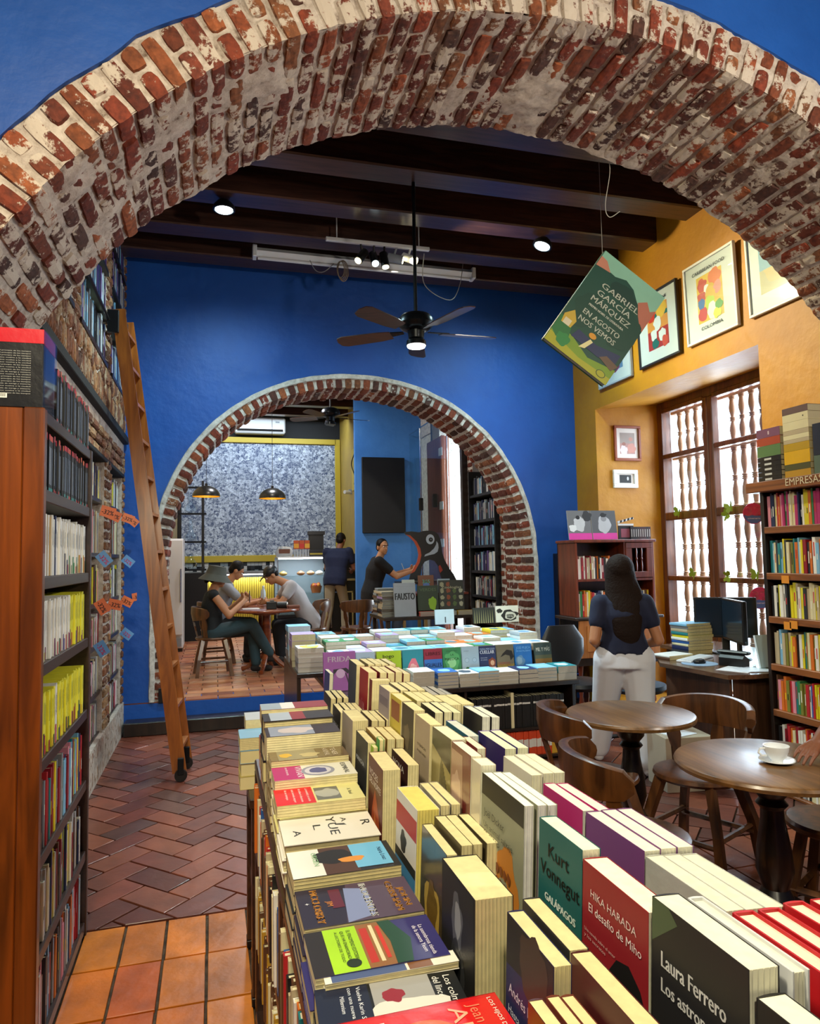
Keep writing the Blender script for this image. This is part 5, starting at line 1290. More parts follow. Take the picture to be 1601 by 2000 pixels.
behind(0.497, 1.95, .14, .238, .024, 3, '8a8048', 'yellow-paged novel behind the yellow cover', YEL)
behind(0.582, 1.93, .14, .225, .035, 2, 'b8ae7c', 'thick cream novel behind the yellow cover', YEL)
behind(0.497, 2.11, .14, .238, .024, 3, '5a503c', 'cream-paged novel behind the lilac cover', YEL)
behind(0.577, 2.13, .14, .215, .022, 4, '16161a', 'black slim box with a yellow emblem on its spine', 'a8a498', spine='1a1a1c')
behind(0.497, 2.38, .15, .248, .024, 4, '6a1a20', 'red-edged novel behind the bright red one', YEL)
behind(0.497, 2.57, .15, .248, .024, 4, '8a7c50', 'cream-paged novel behind the slate blue one', YEL)
# ---- low side table at the far end
GS = 'books on the low side table'
stack((.09, 2.95, .7355), 'flat', .15, .12, .048, 4, ['b8a860', 'b8a860', 'sky blue', 'sky blue'], 'at the left corner of the low side table', GS, page='dcd09a')
stack((.12, 3.13, .7355), 'flat', .15, .13, .055, 4, ['grey', 'beige', 'sky blue', 'pale grey'], 'farther pile on the low side table', GS)
for i in range(9):
    cc = random.choice(['sky blue', 'pale grey', 'white', 'sky blue', 'lilac', 'teal'])
    book((.27 + i * .036, 2.78 + .0 * i, .735 + .24), 'spineup', .235, .15, .026, cc, '%s small book, spine up, %s from the left of the far row' % (cc, ORD[i]), 'small books standing spine up on the low side table', yaw=random.uniform(-.03, .03))
t = thing('round_badge', 'red round sign with white scribbled lettering at the far end of the piles', 'sign', (.40, 2.74, .99), None, local=True)
Mx = Matrix(((1, 0, 0, 0), (0, 0, 1, 0), (0, 1, 0, 0), (0, 0, 0, 1)))
mb = MB().lathe([(0, -.003), (.052, -.003), (.052, .003), (0, .003)], 28, 'c01c30', M=Matrix.Rotation(PI / 2, 4, 'X')); mb.build('disc', PRINT, t)
mb = MB(); Mf = Matrix(((1, 0, 0, 0), (0, 0, 1, -.0045), (0, 1, 0, 0), (0, 0, 0, 1)))
put_text(mb, '32', 0, .0, .03, 'f0dcdc', Mf, align='c'); put_text(mb, 'ABACO', 0, -.025, .014, 'f0dcdc', Mf, align='c'); mb.build('lettering', PRINT, t)

# ================================================================ BACK TABLE
GB = 'piles on the back book table'
ZB = .6105; ZU = .8105
GF = 'novels standing face out along the back table'
def face(x, w, h, col, lab, art, tx, y=5.40, z=ZB + .07, t=.02):
    book((x, y, z), 'front', w, h, t, col, lab, GF, art, tx, lean=.12)
face(.785, .245, .29, '9a5aa4', 'pink and purple graphic novel with FRIDA and a drawn figure, leftmost face-out cover', [('poly', [(.3, .55), (.7, .58), (.8, .5), (.75, .42), (.65, .50), (.5, .53), (.38, .48), (.28, .40)], '2a2230'), ('disc', (.52, .44, .14), 'c8a8d0'), ('poly', [(.28, .45), (.2, .15), (.24, .15), (.33, .45)], '3a2c40'), ('poly', [(.7, .45), (.8, .15), (.76, .15), (.66, .45)], '3a2c40')], [('FRIDA', .14, .74, .14, 'e8dcec', 'l', .72, .001)], y=5.33, z=ZB)
FO = [
 (1.045, .150, 'a4bcd4', 'pale grey-blue novel with thin lines of text', [], [('cuerpos aún', .5, .78, .05, '5a6c84', 'c'), ('relatos', .5, .68, .035, '5a6c84', 'c'), ('________', .5, .6, .04, '5a6c84', 'c')]),
 (1.210, .195, 'a6c81e', 'lime green book titled bogotálogo', [('rect', (.5, 0, 1, .22), '8ab0cc'), ('disc', (.8, .24, .09), 'b06028'), ('rect', (.4, .0, .5, .16), '2c3418')], [('bogo', .25, .74, .13, '1c2410', 'l', .45, .0008), ('tálo', .25, .54, .13, '1c2410', 'l', .36, .0008), ('go', .25, .35, .12, '1c2410', 'l', .2, .0008)]),
 (1.415, .170, '1c8494', 'teal novel with a pink mountain', [('rect', (0, 0, 1, .3), '7cc4bc'), ('poly', [(.12, .05), (.9, .05), (.72, .45), (.62, .66), (.45, .66), (.3, .45)], 'd06c80'), ('blob', (.5, .3, .16, 2), 'e8b0b0')], []),
 (1.592, .150, '8c1c34', 'novel half dark red, half blue', [('rect', (0, .0, 1, .58), '2c6cb8'), ('rect', (0, 0, 1, .12), '8ca0b8')], [('LIBRES', .1, .74, .13, '4a0c1c', 'l', .8, .0006), ('IGUALES', .06, .28, .15, '14305c', 'l', .88, .001)]),
 (1.748, .152, '2c7c48', 'green novel titled LA MALOCA', [('blob', (.5, .5, .42, 3), '4c9c5c', 1.1), ('blob', (.5, .4, .25, 6), '8cc88c', .9)], [('EVELIO ROSERO', .2, .85, .045, '143c20', 'l', .6), ('LA', .42, .68, .08, '0c2c14', 'l', .18), ('MALOCA', .12, .50, .10, '0c2c14', 'l', .76, .0006)]),
 (1.908, .145, '9cb0bc', 'pale blue novel with two outlined heads', [('disc', (.28, .46, .13), '7c909c'), ('disc', (.28, .46, .11), 'a4b8c4'), ('disc', (.72, .46, .13), '7c909c'), ('disc', (.72, .46, .11), 'a4b8c4'), ('blob', (.3, .14, .1, 2), '2c6a30', .6)], [('conversar', .12, .82, .04, '50606c', 'l', .3)]),
 (2.058, .142, '1c2c54', 'navy novel titled CUELLAR with a red-haired woman', [('blob', (.74, .3, .22, 3), '7a3820', 1.3), ('disc', (.76, .30, .12), 'cca080', .15), ('poly', [(.5, 0), (1, 0), (.95, .14), (.6, .14)], 'd8d8dc')], [('MARIA MERCEDES', .04, .84, .07, 'a8bcd8', 'l', .9), ('CUELLAR', .04, .68, .14, 'e4e8f0', 'l', .86, .0008), ('memorias', .06, .5, .04, 'c8d0e0', 'l', .4), ('sin pausa', .06, .42, .04, 'c8d0e0', 'l', .4)]),
 (2.208, .148, '6c6450', 'brown novel with a dark bending figure', [('poly', [(.2, .5), (.35, .65), (.6, .8), (.9, .75), (1, .5), (.8, .35), (.75, .55), (.5, .6)], '1c1814'), ('rect', (0, 0, 1, .22), '8a7838')], [('DESPOJO', .06, .18, .12, '9a3c20', 'l', .7), ('SIN NOCHE', .06, .04, .10, 'c8b040', 'l', .85)]),
 (2.366, .150, '1c6cb4', 'blue novel with a sculpted grey head', [('blob', (.28, .32, .26, 4), '5c88ac', 1.15), ('blob', (.26, .32, .16, 8), '88a8bc', 1.2)], [('JOSÉ MUJICA', .1, .80, .10, '78b4e4', 'l', .82), ('EN SUS PALABRAS', .1, .68, .07, '78b4e4', 'l', .82)]),
 (2.545, .150, '3c4c48', 'dark novel with pale capital letters, rightmost face-out cover', [('rect', (0, .05, 1, .4), '8a6428'), ('rect', (0, .35, 1, .5), '5c5c40')], [('MIL Y MÁS', .08, .66, .16, 'dcdccc', 'l', .82, .0008)]),
]
for x, w, col, lab, art, tx in FO: face(x, w, .195, col, lab, art, tx)
random.seed(41)
# front row of piles
FR = [(1.43, ['grey', 'white'], 3, .045), (1.62, ['pale grey', 'blue'], 5, .024), (1.795, ['grey', 'white'], 4, .025), (1.955, ['grey', 'sky blue'], 5, .022), (2.115, ['pale grey', 'white'], 3, .032), (2.285, ['grey', 'navy'], 3, .034), (2.445, ['grey', 'sky blue'], 4, .027), (2.62, ['beige', 'teal'], 2, .055)]
for i, (x, cs, n, t) in enumerate(FR):
    top = dict(art=[('blob', (.5, .5, .3, i), random.choice(['8ab4d0', 'c8d8e4', '404858', 'e4e4e0']), 1.2)], texts=[('poemas', .2, .8, .06, '506070', 'l')])
    stack((x, 5.135, ZB), 'flatf', .165, .215, t, n, cs, '%s pile from the left in the front row' % ORD[i], GB, top=top, page='b4b0a4')
# left ledge piles
stack((.615, 5.50, .7355), 'flatf', .20, .215, .037, 5, ['pale grey', 'grey', 'pale grey', 'white'], 'on the left ledge of the back table', GB, page='b8b4ac', top=dict(art=[('blob', (.5, .5, .4, 3), 'b8b840', 1.2), ('blob', (.6, .6, .2, 5), '9ab8a8')]))
stack((.60, 5.80, .7355), 'flatf', .19, .215, .052, 5, ['brown', 'beige', 'beige', 'lilac'], 'left ledge, middle pile', GB, page='b0a684')
stack((.60, 6.10, .7355), 'flatf', .19, .215, .05, 6, ['grey', 'grey', 'sky blue'], 'left ledge, far pile', GB, page='a8b0b8')
# main stepped piles: rows from front to back
tops = ['sky blue', 'white', 'pale grey', 'teal', 'sky blue', 'white', 'lilac', 'green', 'orange', 'sky blue', 'pale grey', 'white']
rows_ = [(5.49, .03, [3, 3, 4, 4, 3, 3, 3, 3, 3, 3, 4]), (5.73, .030, [6, 4, 5, 4, 5, 5, 4, 4, 5, 4, 6]), (5.97, .032, [6, 5, 4, 6, 5, 5, 6, 5, 5, 6, 4]), (6.21, .034, [6, 5, 5, 6, 6, 6, 6, 5, 6, 5, 5])]
for r_, (y, t, ns) in enumerate(rows_):
    for i, n in enumerate(ns):
        n = max(2, n - 2); x = .86 + i * .170 + random.uniform(0, .006)
        c0 = random.choice(tops)
        if r_ == 2 and i == 9: c0 = 'yellow'
        if r_ == 1 and i == 6: c0 = 'orange'
        if r_ == 1 and i == 5: c0 = 'green'
        if r_ == 3 and i == 5: c0 = 'teal'
        top = dict(art=[('blob', (.5, .5, .3, i * 3 + r_), random.choice(['5a8ab0', '88c0d4', 'e4e8ec', '3c6a7c', 'b8c8d8']), 1.2), ('rect', (.1, .8, .9, .9), 'c4d4e0')])
        stack((x, y + random.uniform(-.01, .01), ZU), 'flatf', .165, .222, t, n, [random.choice(['pale grey', 'grey', 'white', 'beige']), c0], '%s row, %s pile from the left, back table' % (ORD[r_], ORD[i]), GB, top=top, page=random.choice(['b8b4a4', 'a8a898', 'c0b8a4', 'b4ac9c']))
# small picture books standing at the far right of the back table
book((2.42, 6.50, ZU + .14), 'front', .23, .15, .015, '20241c', 'dark landscape picture book standing at the far right of the back table', GF, [('poly', [(.05 + .1 * i, 0), (.1 + .1 * i, 0), (.08 + .1 * i, .9)], '8a8458') for i in range(9)], [], lean=.1)
book((2.66, 6.50, ZU + .14), 'front', .24, .16, .015, 'd8d4c0', 'cream picture book with bold black ink drawing at far right', GF, [('blob', (.6, .4, .36, 2), '20201c', .6), ('blob', (.62, .38, .26, 5), 'c8c4b0', .6), ('blob', (.62, .36, .16, 7), '30302a', .6), ('blob', (.15, .7, .12, 4), '20201c', .8)], [('POSTAL', .45, .3, .12, 'd8d4c0', 'l', .3)], lean=.1)
book((2.02, 6.46, ZU + .15), 'front', .19, .14, .02, 'a8b8bc', 'pale grey-blue book standing open-faced in the back row', GF, [('rect', (.5, .1, .56, .5), '2c3438')], [], lean=.1)

# ================================================================ TABLE WITH THE CUT-OUT
GP = 'books around the penguin cut-out'
def facep(x, y, z, w, h, col, lab, art, tx): book((x, y, z), 'front', w, h, .02, col, lab, GP, art, tx, lean=.1)
facep(2.06, 8.20, .9005, .27, .40, '8c8c90', 'grey book with black brush lettering in front of the cut-out', [], [('_________', .1, .9, .03, '505054', 'l', .8), ('FAUSTO', .05, .5, .2, '18181a', 'l', .9, .004)])
facep(2.36, 8.22, .96, .26, .30, '24301e', 'dark green book with a lime figure', [('blob', (.7, .3, .2, 3), '7a9a1c', 1.4)], [('VERDES', .1, .78, .12, '4c5c3c', 'l', .8)])
facep(2.63, 8.22, .96, .32, .36, '2c2c24', 'black book patterned with pale plants and red shapes', [('blob', (.25 * (i % 4) + .12, .2 + .22 * (i // 4), .08, i), ['8a8468', '7a3c20', '4a5a30', 'a09a80'][i % 4], 1.1) for i in range(14)], [('Zoologías', .1, .72, .08, 'a8a080', 'l', .8)])
facep(2.22, 8.43, 1.1605, .16, .17, 'a8a8a0', 'small pale card book with row of tiny figures', [('blob', (.2 + .2 * i, .5, .07, i), 'a05a38') for i in range(4)], [])
facep(2.43, 8.43, 1.1605, .20, .22, '6c3c24', 'brown book with coloured numerals', [('blob', (.5, .4, .22, 3), '4c5c8c')], [('365', .25, .55, .2, '4ca88c', 'l', .5, .001)])
facep(2.68, 8.43, 1.1605, .16, .17, '9098a0', 'small grey book with dark pink flowers', [('blob', (.4, .4, .25, 5), '6c2c44'), ('blob', (.7, .6, .15, 9), '8c4c5c')], [])
for i, (x, c_) in enumerate(((2.10, 'grey'), (2.36, 'c05848'), (2.60, 'grey'), (2.84, 'ochre'))):
    stack((x, 8.13, .9005) if i == 0 else (x, 8.13, .9005), 'flatf', .22, .06, .018, 3 if i else 2, [c_], 'pile %s under the cut-out' % ('first', 'second', 'third', 'fourth')[i], GP, page='8a8478') if i else None
for k, (x, y, n) in enumerate(((1.93, 8.55, 11), (1.93, 8.28, 10))):
    for i in range(n):
        book((x + random.uniform(-.01, .01), y + random.uniform(-.01, .01), .9005 + i * .03), 'flatf', .19 if k else .22, .22, .028, random.choice(['brown', 'grey', 'charcoal', 'beige', 'lilac']), 'dull-covered book %s from the bottom, %s pile left of the grey book' % (ORD[i], ('far', 'near')[k]), GP, page='6c665c', yaw=random.uniform(-.08, .08), minor=(i < n - 1))

o = rest.build('shelved_books', PRINT); tag(o, 'small and half-hidden books filling brick niches, shelf ends and undersides of piles', 'books', kind='stuff')
# ================================================================ PEOPLE
SKIN_D = '8a5a3e'; SKIN_L = 'b07a5a'
def skinmat(name, c):
    m = plain(name, c, 0.5, bump=0.05); m.node_tree.nodes['Principled BSDF'].inputs['Subsurface Weight'].default_value = 0.08; return m
SK1 = skinmat('tan_skin', 'a8724f'); SK2 = skinmat('brown_skin', '7c4c34'); SK3 = skinmat('light_skin', 'b98560')
HAIR = plain('dark_hair', '120d0b', 0.55, bump=0.4, bscale=90); HAIRB = plain('brown_hair', '1c110c', 0.75, bump=0.5, bscale=60)
for _m in (HAIR, HAIRB): _m.node_tree.nodes['Principled BSDF'].inputs['Specular IOR Level'].default_value = 0.15
def cloth(name, c, rough=0.85): return plain(name, c, rough, bump=0.25, bscale=14)
def organic(o, voxel=0.008, it=6, smooth=0.6):
    r = o.modifiers.new('remesh', 'REMESH'); r.mode = 'VOXEL'; r.voxel_size = voxel; r.use_smooth_shade = True
    s = o.modifiers.new('smooth', 'SMOOTH'); s.iterations = it; s.factor = smooth
    return o
def cap(mb, a, b, ra, rb, n=12):
    mb.tube([a, b], [ra, rb], n); mb.ball(a, ra * 1.0, n=n, m=8); mb.ball(b, rb * 1.0, n=n, m=8)
def hand_geo(mb, wrist, d, side, curl=0.5, s=1.0, left=True):
    """palm, four unequal bent fingers and a thumb; d = pointing direction, side = direction of the thumb"""
    d = Vector(d).normalized(); side = Vector(side); side = (side - d * side.dot(d)).normalized(); nrm = d.cross(side).normalized() * (1 if left else -1)
    w = Vector(wrist); pc = w + d * .045 * s
    for k in (-1.2, -.4, .4, 1.2): cap(mb, w + side * k * .012 * s, w + d * .082 * s + side * k * .022 * s, .017 * s, .0125 * s, 8)
    for k, L in ((1.5, .068), (.5, .076), (-.5, .072), (-1.5, .056)):
        b0 = w + d * .085 * s + side * k * .0215 * s; dd = d; p = b0
        for j, f in enumerate((.46, .30, .24)):
            ang = curl * (0.5 + .6 * j); dd = (d * math.cos(ang) + nrm * math.sin(ang)).normalized()
            q = p + dd * L * f * s; cap(mb, p, q, (.0086 - .0008 * j) * s, (.0080 - .0008 * j) * s, 8); p = q
    p = w + d * .022 * s + side * .022 * s; q = p + (d * .55 + side * .75 + nrm * .15).normalized() * .035 * s; cap(mb, p, q, .014 * s, .011 * s, 8)
    r_ = q + (d * .85 + side * .3 + nrm * .35).normalized() * .032 * s; cap(mb, q, r_, .011 * s, .0085 * s, 8)
def person(label, base, face, J, skin, top, bottom, hair, shoes, head=(0, 0), sleeve=.55, sex='m', curl=(.6, .6), top_r=1.0, leg_r=1.0, s=1.0, extra=None, thumb=None, longleg=1.0, low=.05, voxel=.0062):
    """J: joints (right, forward, up) in metres from the base; face: heading in degrees"""
    a = R(face); F = Vector((math.cos(a), math.sin(a), 0)); Rt = Vector((math.sin(a), -math.cos(a), 0)); B = Vector(base)
    W_ = lambda p: B + Rt * p[0] * s + F * p[1] * s + Vector((0, 0, p[2] * s))
    j = {k: W_(v) for k, v in J.items()}
    root = thing('person', label, 'person', base)
    up = (j['neck'] - j['pelvis']).normalized(); rt = (j['shR'] - j['shL']).normalized(); fw = up.cross(rt).normalized()
    if fw.dot(F) < 0: fw = -fw
    pel, ch, nk = j['pelvis'], j['pelvis'].lerp(j['neck'], .62), j['neck']
    wst = j['pelvis'].lerp(j['neck'], .34)
    sw = (j['shR'] - j['shL']).length / 2
    def torso(mb, k=1.0, low=0.0):
        hw = .165 * s if sex == 'f' else .160 * s; ww = .125 * s if sex == 'f' else .145 * s
        mb.loft([(pel - up * (.06 + low) * s, hw * .9 * k, .10 * s * k, rt, fw), (pel, hw * k, .115 * s * k, rt, fw), (wst, ww * k, .10 * s * k, rt, fw), (ch, sw * .88 * k, .115 * s * k, rt, fw),
                 (nk - up * .075 * s, sw * .92 * k, .085 * s * k, rt, fw), (nk - up * .02 * s, sw * .45 * k, .06 * s * k, rt, fw)], 20)
    # head frame
    hy, hp = R(head[0]), R(head[1])
    hf = (F * math.cos(hy) + Rt * math.sin(hy)).normalized(); hr = Vector((hf.y, -hf.x, 0)); hf2 = (hf * math.cos(hp) + Vector((0, 0, math.sin(hp)))).normalized(); hu = hr.cross(hf2).normalized()
    hc = j['head']
    rot = Matrix((hr, hf2, hu)).transposed()
    H = lambda x, y, z: hc + (hr * x + hf2 * y + hu * z) * s
    mb = MB(); torso(mb, .96)
    cap(mb, nk - up * .05 * s, hc - hu * .05 * s, .056 * s, .05 * s)
    mb.ball(H(0, -.012, .025), (.072 * s, .092 * s, .090 * s), rot=rot, n=20, m=14)
    mb.ball(H(0, .022, -.035), (.056 * s, .066 * s, .078 * s), rot=rot, n=16, m=12)
    mb.ball(H(0, .060, -.085), (.026 * s, .024 * s, .022 * s), rot=rot)
    mb.tube([H(0, .080, .012), H(0, .096, -.018), H(0, .104, -.034)], [.009 * s, .012 * s, .015 * s], 8)
    mb.ball(H(0, .098, -.034), .0145 * s); mb.ball(H(0, .078, .028), (.05 * s, .014 * s, .012 * s), rot=rot)
    mb.ball(H(0, .078, -.060), (.024 * s, .016 * s, .010 * s), rot=rot)
    for q in (-1, 1): mb.ball(H(q * .074, -.008, -.012), (.010 * s, .020 * s, .032 * s), rot=rot)
    for q in 'LR':
        cap(mb, j['sh' + q], j['el' + q], .050 * s, .040 * s); cap(mb, j['el' + q], j['wr' + q], .041 * s, .027 * s)
        d = j['wr' + q] - j['el' + q]
        td = (thumb or {}).get(q, Vector((0, 0, 1)) + (Rt * (-.5 if q == 'R' else .5)))
        hand_geo(mb, j['wr' + q], (j.get('ha' + q, j['wr' + q] + d) - j['wr' + q]), td, curl[0 if q == 'L' else 1], s, q == 'L')
        cap(mb, j['hip' + q], j['kn' + q], .080 * s, .055 * s); cap(mb, j['kn' + q], j['an' + q], .055 * s, .038 * s)
        t = j['toe' + q]; cap(mb, j['an' + q] - Vector((0, 0, .03)), t, .036 * s, .03 * s)
    o = mb.build('body', skin, root); organic(o, voxel, 4 if voxel > .005 else 3, .5)
    # top
    if top is not None:
        mb = MB(); torso(mb, 1.10 * top_r, low)
        for q in 'LR':
            e = j['sh' + q].lerp(j['el' + q], min(1, sleeve)); cap(mb, j['sh' + q], e, .064 * s * top_r, .058 * s * top_r)
            cap(mb, j['sh' + q], nk - up * .05 * s, .06 * s, .05 * s)
        o = mb.build('shirt', top, root); organic(o, .011, 6, .6)
    if bottom is not None:
        mb = MB(); mb.loft([(pel - up * .10 * s, .160 * s * leg_r, .115 * s * leg_r, rt, fw), (pel, .178 * s * min(leg_r, 1.08), .128 * s, rt, fw), (pel + up * .07 * s, .150 * s, .115 * s, rt, fw)], 20)
        for q in 'LR':
            cap(mb, j['hip' + q], j['kn' + q], .096 * s * leg_r, .074 * s * leg_r)
            e = j['kn' + q].lerp(j['an' + q], .94 * longleg); cap(mb, j['kn' + q], e, .074 * s * leg_r, .058 * s * leg_r * (1.15 if leg_r > 1.1 else 1))
        o = mb.build('trousers', bottom, root); organic(o, .011, 6, .6)
    if shoes is not None:
        for q in 'LR':
            mb = MB()
            an, t = j['an' + q], j['toe' + q]; dd = (t - an); dd.z = 0; dd.normalize()
            cap(mb, an - dd * .03 * s + Vector((0, 0, -.045 * s)), t, .040 * s, .036 * s); cap(mb, an - Vector((0, 0, .01)), an - Vector((0, 0, .04)), .042 * s, .042 * s)
            o = mb.build('shoe', shoes, root); organic(o, .009, 5, .6)
    # eyes and brows
    mb = MB()
    for q in (-1, 1): mb.ball(H(q * .030, .077, .004), .0105 * s, 'e8e4e0'); mb.ball(H(q * .030, .0835, .004), .0055 * s, '1a100c')
    mb.build('eyes', PAINT, root)
    mb = MB()
    for q in (-1, 1): mb.tube([H(q * .014, .092, .022), H(q * .030, .092, .028), H(q * .048, .078, .022)], .0035 * s, 6)
    mb.build('eyebrows', hair, root)
    if extra: extra(root, H, rot, j, hr, hf2, hu, s)
    return root
def short_hair(mat, top=1.0):
    def f(root, H, rot, j, hr, hf, hu, s):
        mb = MB(); mb.ball(H(0, -.022, .045), (.079 * s, .092 * s, .084 * s * top), rot=rot, n=18, m=12); mb.ball(H(0, -.055, -.005), (.070 * s, .056 * s, .07 * s), rot=rot)
        for q in (-1, 1): mb.ball(H(q * .066, .005, .035), (.014 * s, .03 * s, .035 * s), rot=rot)
        o = mb.build('hair', mat, root); organic(o, .009, 4, .5)
    return f
# --- standing woman seen from behind
def woman_extra(root, H, rot, j, hr, hf, hu, s):
    mb = MB(); mb.ball(H(0, -.022, .028), (.105, .112, .110), rot=rot, n=20, m=14)
    nk = j['neck']; back = -hf; back.z = 0; back.normalize()
    c = H(0, -.03, 0)
    secs = []
    for z, w, d, o_ in ((.03, .105, .088, -.01), (-.07, .118, .085, -.005), (-.16, .128, .075, .02), (-.25, .128, .065, .06), (-.35, .118, .058, .095), (-.45, .100, .05, .105), (-.54, .070, .042, .10), (-.62, .03, .022, .09)):
        secs.append((c + Vector((0, 0, z)) + back * o_ + hr * (.02 * (-z)), w, d, hr, back))
    mb.loft(secs, 20)
    mb.tube([H(.07, -.02, -.05), H(.10, -.02, -.15), H(.13, -.015, -.25), H(.16, -.02, -.36)], [.04, .045, .035, .012], 10)
    o = mb.build('hair', HAIRB, root); organic(o, .009, 5, .5)
    # watch-like loop is not visible; trouser waistband
J = dict(pelvis=(0, 0, .86), neck=(0, .02, 1.32), head=(0, .05, 1.46), shL=(-.165, .0, 1.235), shR=(.165, .0, 1.235), elL=(-.225, -.06, .97), elR=(.245, -.04, .96), wrL=(-.16, .14, .90), wrR=(.17, .16, .90),
         hipL=(-.10, 0, .82), hipR=(.10, 0, .82), knL=(-.12, .16, .46), knR=(.11, .0, .44), anL=(-.16, .30, .09), anR=(.12, -.10, .09), toeL=(-.17, .44, .035), toeR=(.14, .05, .035))
person('woman with long brown hair seen from behind, navy t-shirt and wide white trousers', (2.93, 4.68, 0), 71, J, SK1, cloth('navy_cotton', '0c1430'), cloth('white_linen', 'c9ccd4'), HAIRB, cloth('white_shoes', 'c0c0c4'),
       head=(0, -14), sex='f', leg_r=1.34, low=-.075, extra=woman_extra, sleeve=.50, top_r=1.10, curl=(.5, .5))
# --- bucket hat
def hat_extra(root, H, rot, j, hr, hf, hu, s):
    mb = MB(); mb.lathe([(0, .02), (.10, .012), (.122, -.08), (.126, -.088), (.195, -.158), (.198, -.163), (.12, -.10), (0, -.03)], 32)
    M = Matrix.Translation(H(0, -.012, .125)) @ rot.to_4x4() @ Matrix.Rotation(R(-4), 4, 'X')
    mb2 = MB(); mb2.add(mb.v, mb.f, (1, 1, 1), M); o = mb2.build('bucket_hat', cloth('olive_felt', '43443e'), root); edge_split(o, 60)
    mb = MB(); mb.ball(H(0, -.045, .01), (.074, .066, .08), rot=rot); mb.ball(H(0, -.125, -.045), (.034, .032, .032), rot=rot); cap(mb, H(0, -.09, -.03), H(0, -.125, -.045), .02, .02)
    o = mb.build('hair', HAIR, root); organic(o, .009, 4, .5)
J = dict(pelvis=(0, .0, .52), neck=(0, -.02, 1.0), head=(0, .05, 1.135), shL=(-.165, .0, .945), shR=(.165, .0, .945), elL=(-.20, .18, .72), elR=(.22, .17, .70), wrL=(-.05, .34, .88), wrR=(.06, .36, .86),
         hipL=(-.085, .02, .50), hipR=(.085, .02, .50), knL=(-.08, .46, .50), knR=(.08, .44, .58), anL=(-.04, .50, .09), anR=(.0, .66, .20), toeL=(-.04, .66, .035), toeR=(-.02, .80, .13))
ph = person('person in an olive bucket hat and black sleeveless top sitting with crossed legs', (-0.02, 8.70, ZT), 2, J, SK1, cloth('black_cotton', '0c0d10'), cloth('teal_denim', '24383e'), HAIR, cloth('dark_sandals', '1c120e'),
            head=(8, -6), sex='f', sleeve=.02, extra=hat_extra, curl=(1.1, 1.1), leg_r=1.05)
t = thing('smartphone', 'dark phone held up by the person in the bucket hat', 'phone', (.40, 8.70, 1.16))
part(t, 'case', MB().bbox(.395, .405, 8.66, 8.735, 1.10, 1.24, .003), BLACK)
# --- man in grey shirt behind
J = dict(pelvis=(0, .0, .54), neck=(0, .15, 1.08), head=(0, .26, 1.20), shL=(-.19, .11, 1.01), shR=(.19, .11, 1.01), elL=(-.24, .36, .76), elR=(.24, .36, .76), wrL=(-.10, .56, .80), wrR=(.10, .57, .80),
         hipL=(-.09, .02, .51), hipR=(.09, .02, .51), knL=(-.12, .44, .50), knR=(.12, .44, .50), anL=(-.12, .40, .09), anR=(.12, .40, .09), toeL=(-.12, .54, .035), toeR=(.12, .54, .035))
person('dark-haired man in a grey patterned shirt leaning over the rear cafe table', (.02, 9.70, ZT), 0, J, SK1, cloth('grey_print_shirt', '8c8f98'), cloth('dark_trousers', '181a20'), HAIR, cloth('black_shoes', '101012'),
       head=(0, -32), extra=short_hair(HAIR, 1.08), curl=(1.0, 1.0), top_r=1.08)
# --- man in the black cap, facing left
def cap_extra(root, H, rot, j, hr, hf, hu, s):
    mb = MB(); mb.ball(H(0, -.015, .045), (.084, .099, .082), rot=rot, n=18, m=12); mb.loft([(H(0, .06, .052), .070, .012, hr, hu), (H(0, .12, .042), .066, .008, hr, hu), (H(0, .165, .028), .045, .006, hr, hu)], 16)
    o = mb.build('cap', BLACK, root); organic(o, .008, 3, .5)
    mb = MB(); mb.ball(H(0, -.05, -.005), (.070, .05, .055), rot=rot); o = mb.build('hair', HAIR, root); organic(o, .009, 3, .5)
J = dict(pelvis=(0, .0, .54), neck=(0, .32, 1.06), head=(0, .50, 1.14), shL=(-.19, .26, 1.0), shR=(.19, .26, 1.0), elL=(-.24, .40, .80), elR=(.24, .40, .80), wrL=(-.02, .56, .80), wrR=(.06, .60, .80),
         hipL=(-.09, .02, .51), hipR=(.09, .02, .51), knL=(-.12, .42, .50), knR=(.12, .42, .50), anL=(-.12, .38, .09), anR=(.12, .38, .09), toeL=(-.12, .52, .035), toeR=(.12, .52, .035))
person('man in a black cap and pale pink-grey t-shirt hunched over the cafe table', (1.20, 9.28, ZT), 182, J, SK1, cloth('pale_tshirt', 'a09a9c'), cloth('navy_trousers', '12151f'), HAIR, cloth('black_trainers', '101012'),
       head=(0, -38), extra=cap_extra, curl=(1.0, 1.0), top_r=1.10)
# --- man in navy at the counter (blurred in the photograph)
J = dict(pelvis=(0, 0, .92), neck=(0, .16, 1.44), head=(0, .25, 1.57), shL=(-.20, .12, 1.38), shR=(.20, .12, 1.38), elL=(-.25, .20, 1.10), elR=(.25, .20, 1.10), wrL=(-.12, .42, 1.06), wrR=(.12, .42, 1.06),
         hipL=(-.09, 0, .88), hipR=(.09, 0, .88), knL=(-.10, -.02, .48), knR=(.12, .12, .50), anL=(-.08, -.22, .09), anR=(.14, .06, .09), toeL=(-.06, -.08, .035), toeR=(.16, .20, .035))
person('man in a navy polo shirt and khaki trousers bending at the cafe counter', (2.02, 12.25, ZT), 55, J, SK2, cloth('navy_polo', '0c1838'), cloth('khaki_cotton', '8a8068'), HAIR, cloth('dark_shoes', '121214'),
       head=(0, -18), extra=short_hair(HAIR), top_r=1.2, s=1.06)
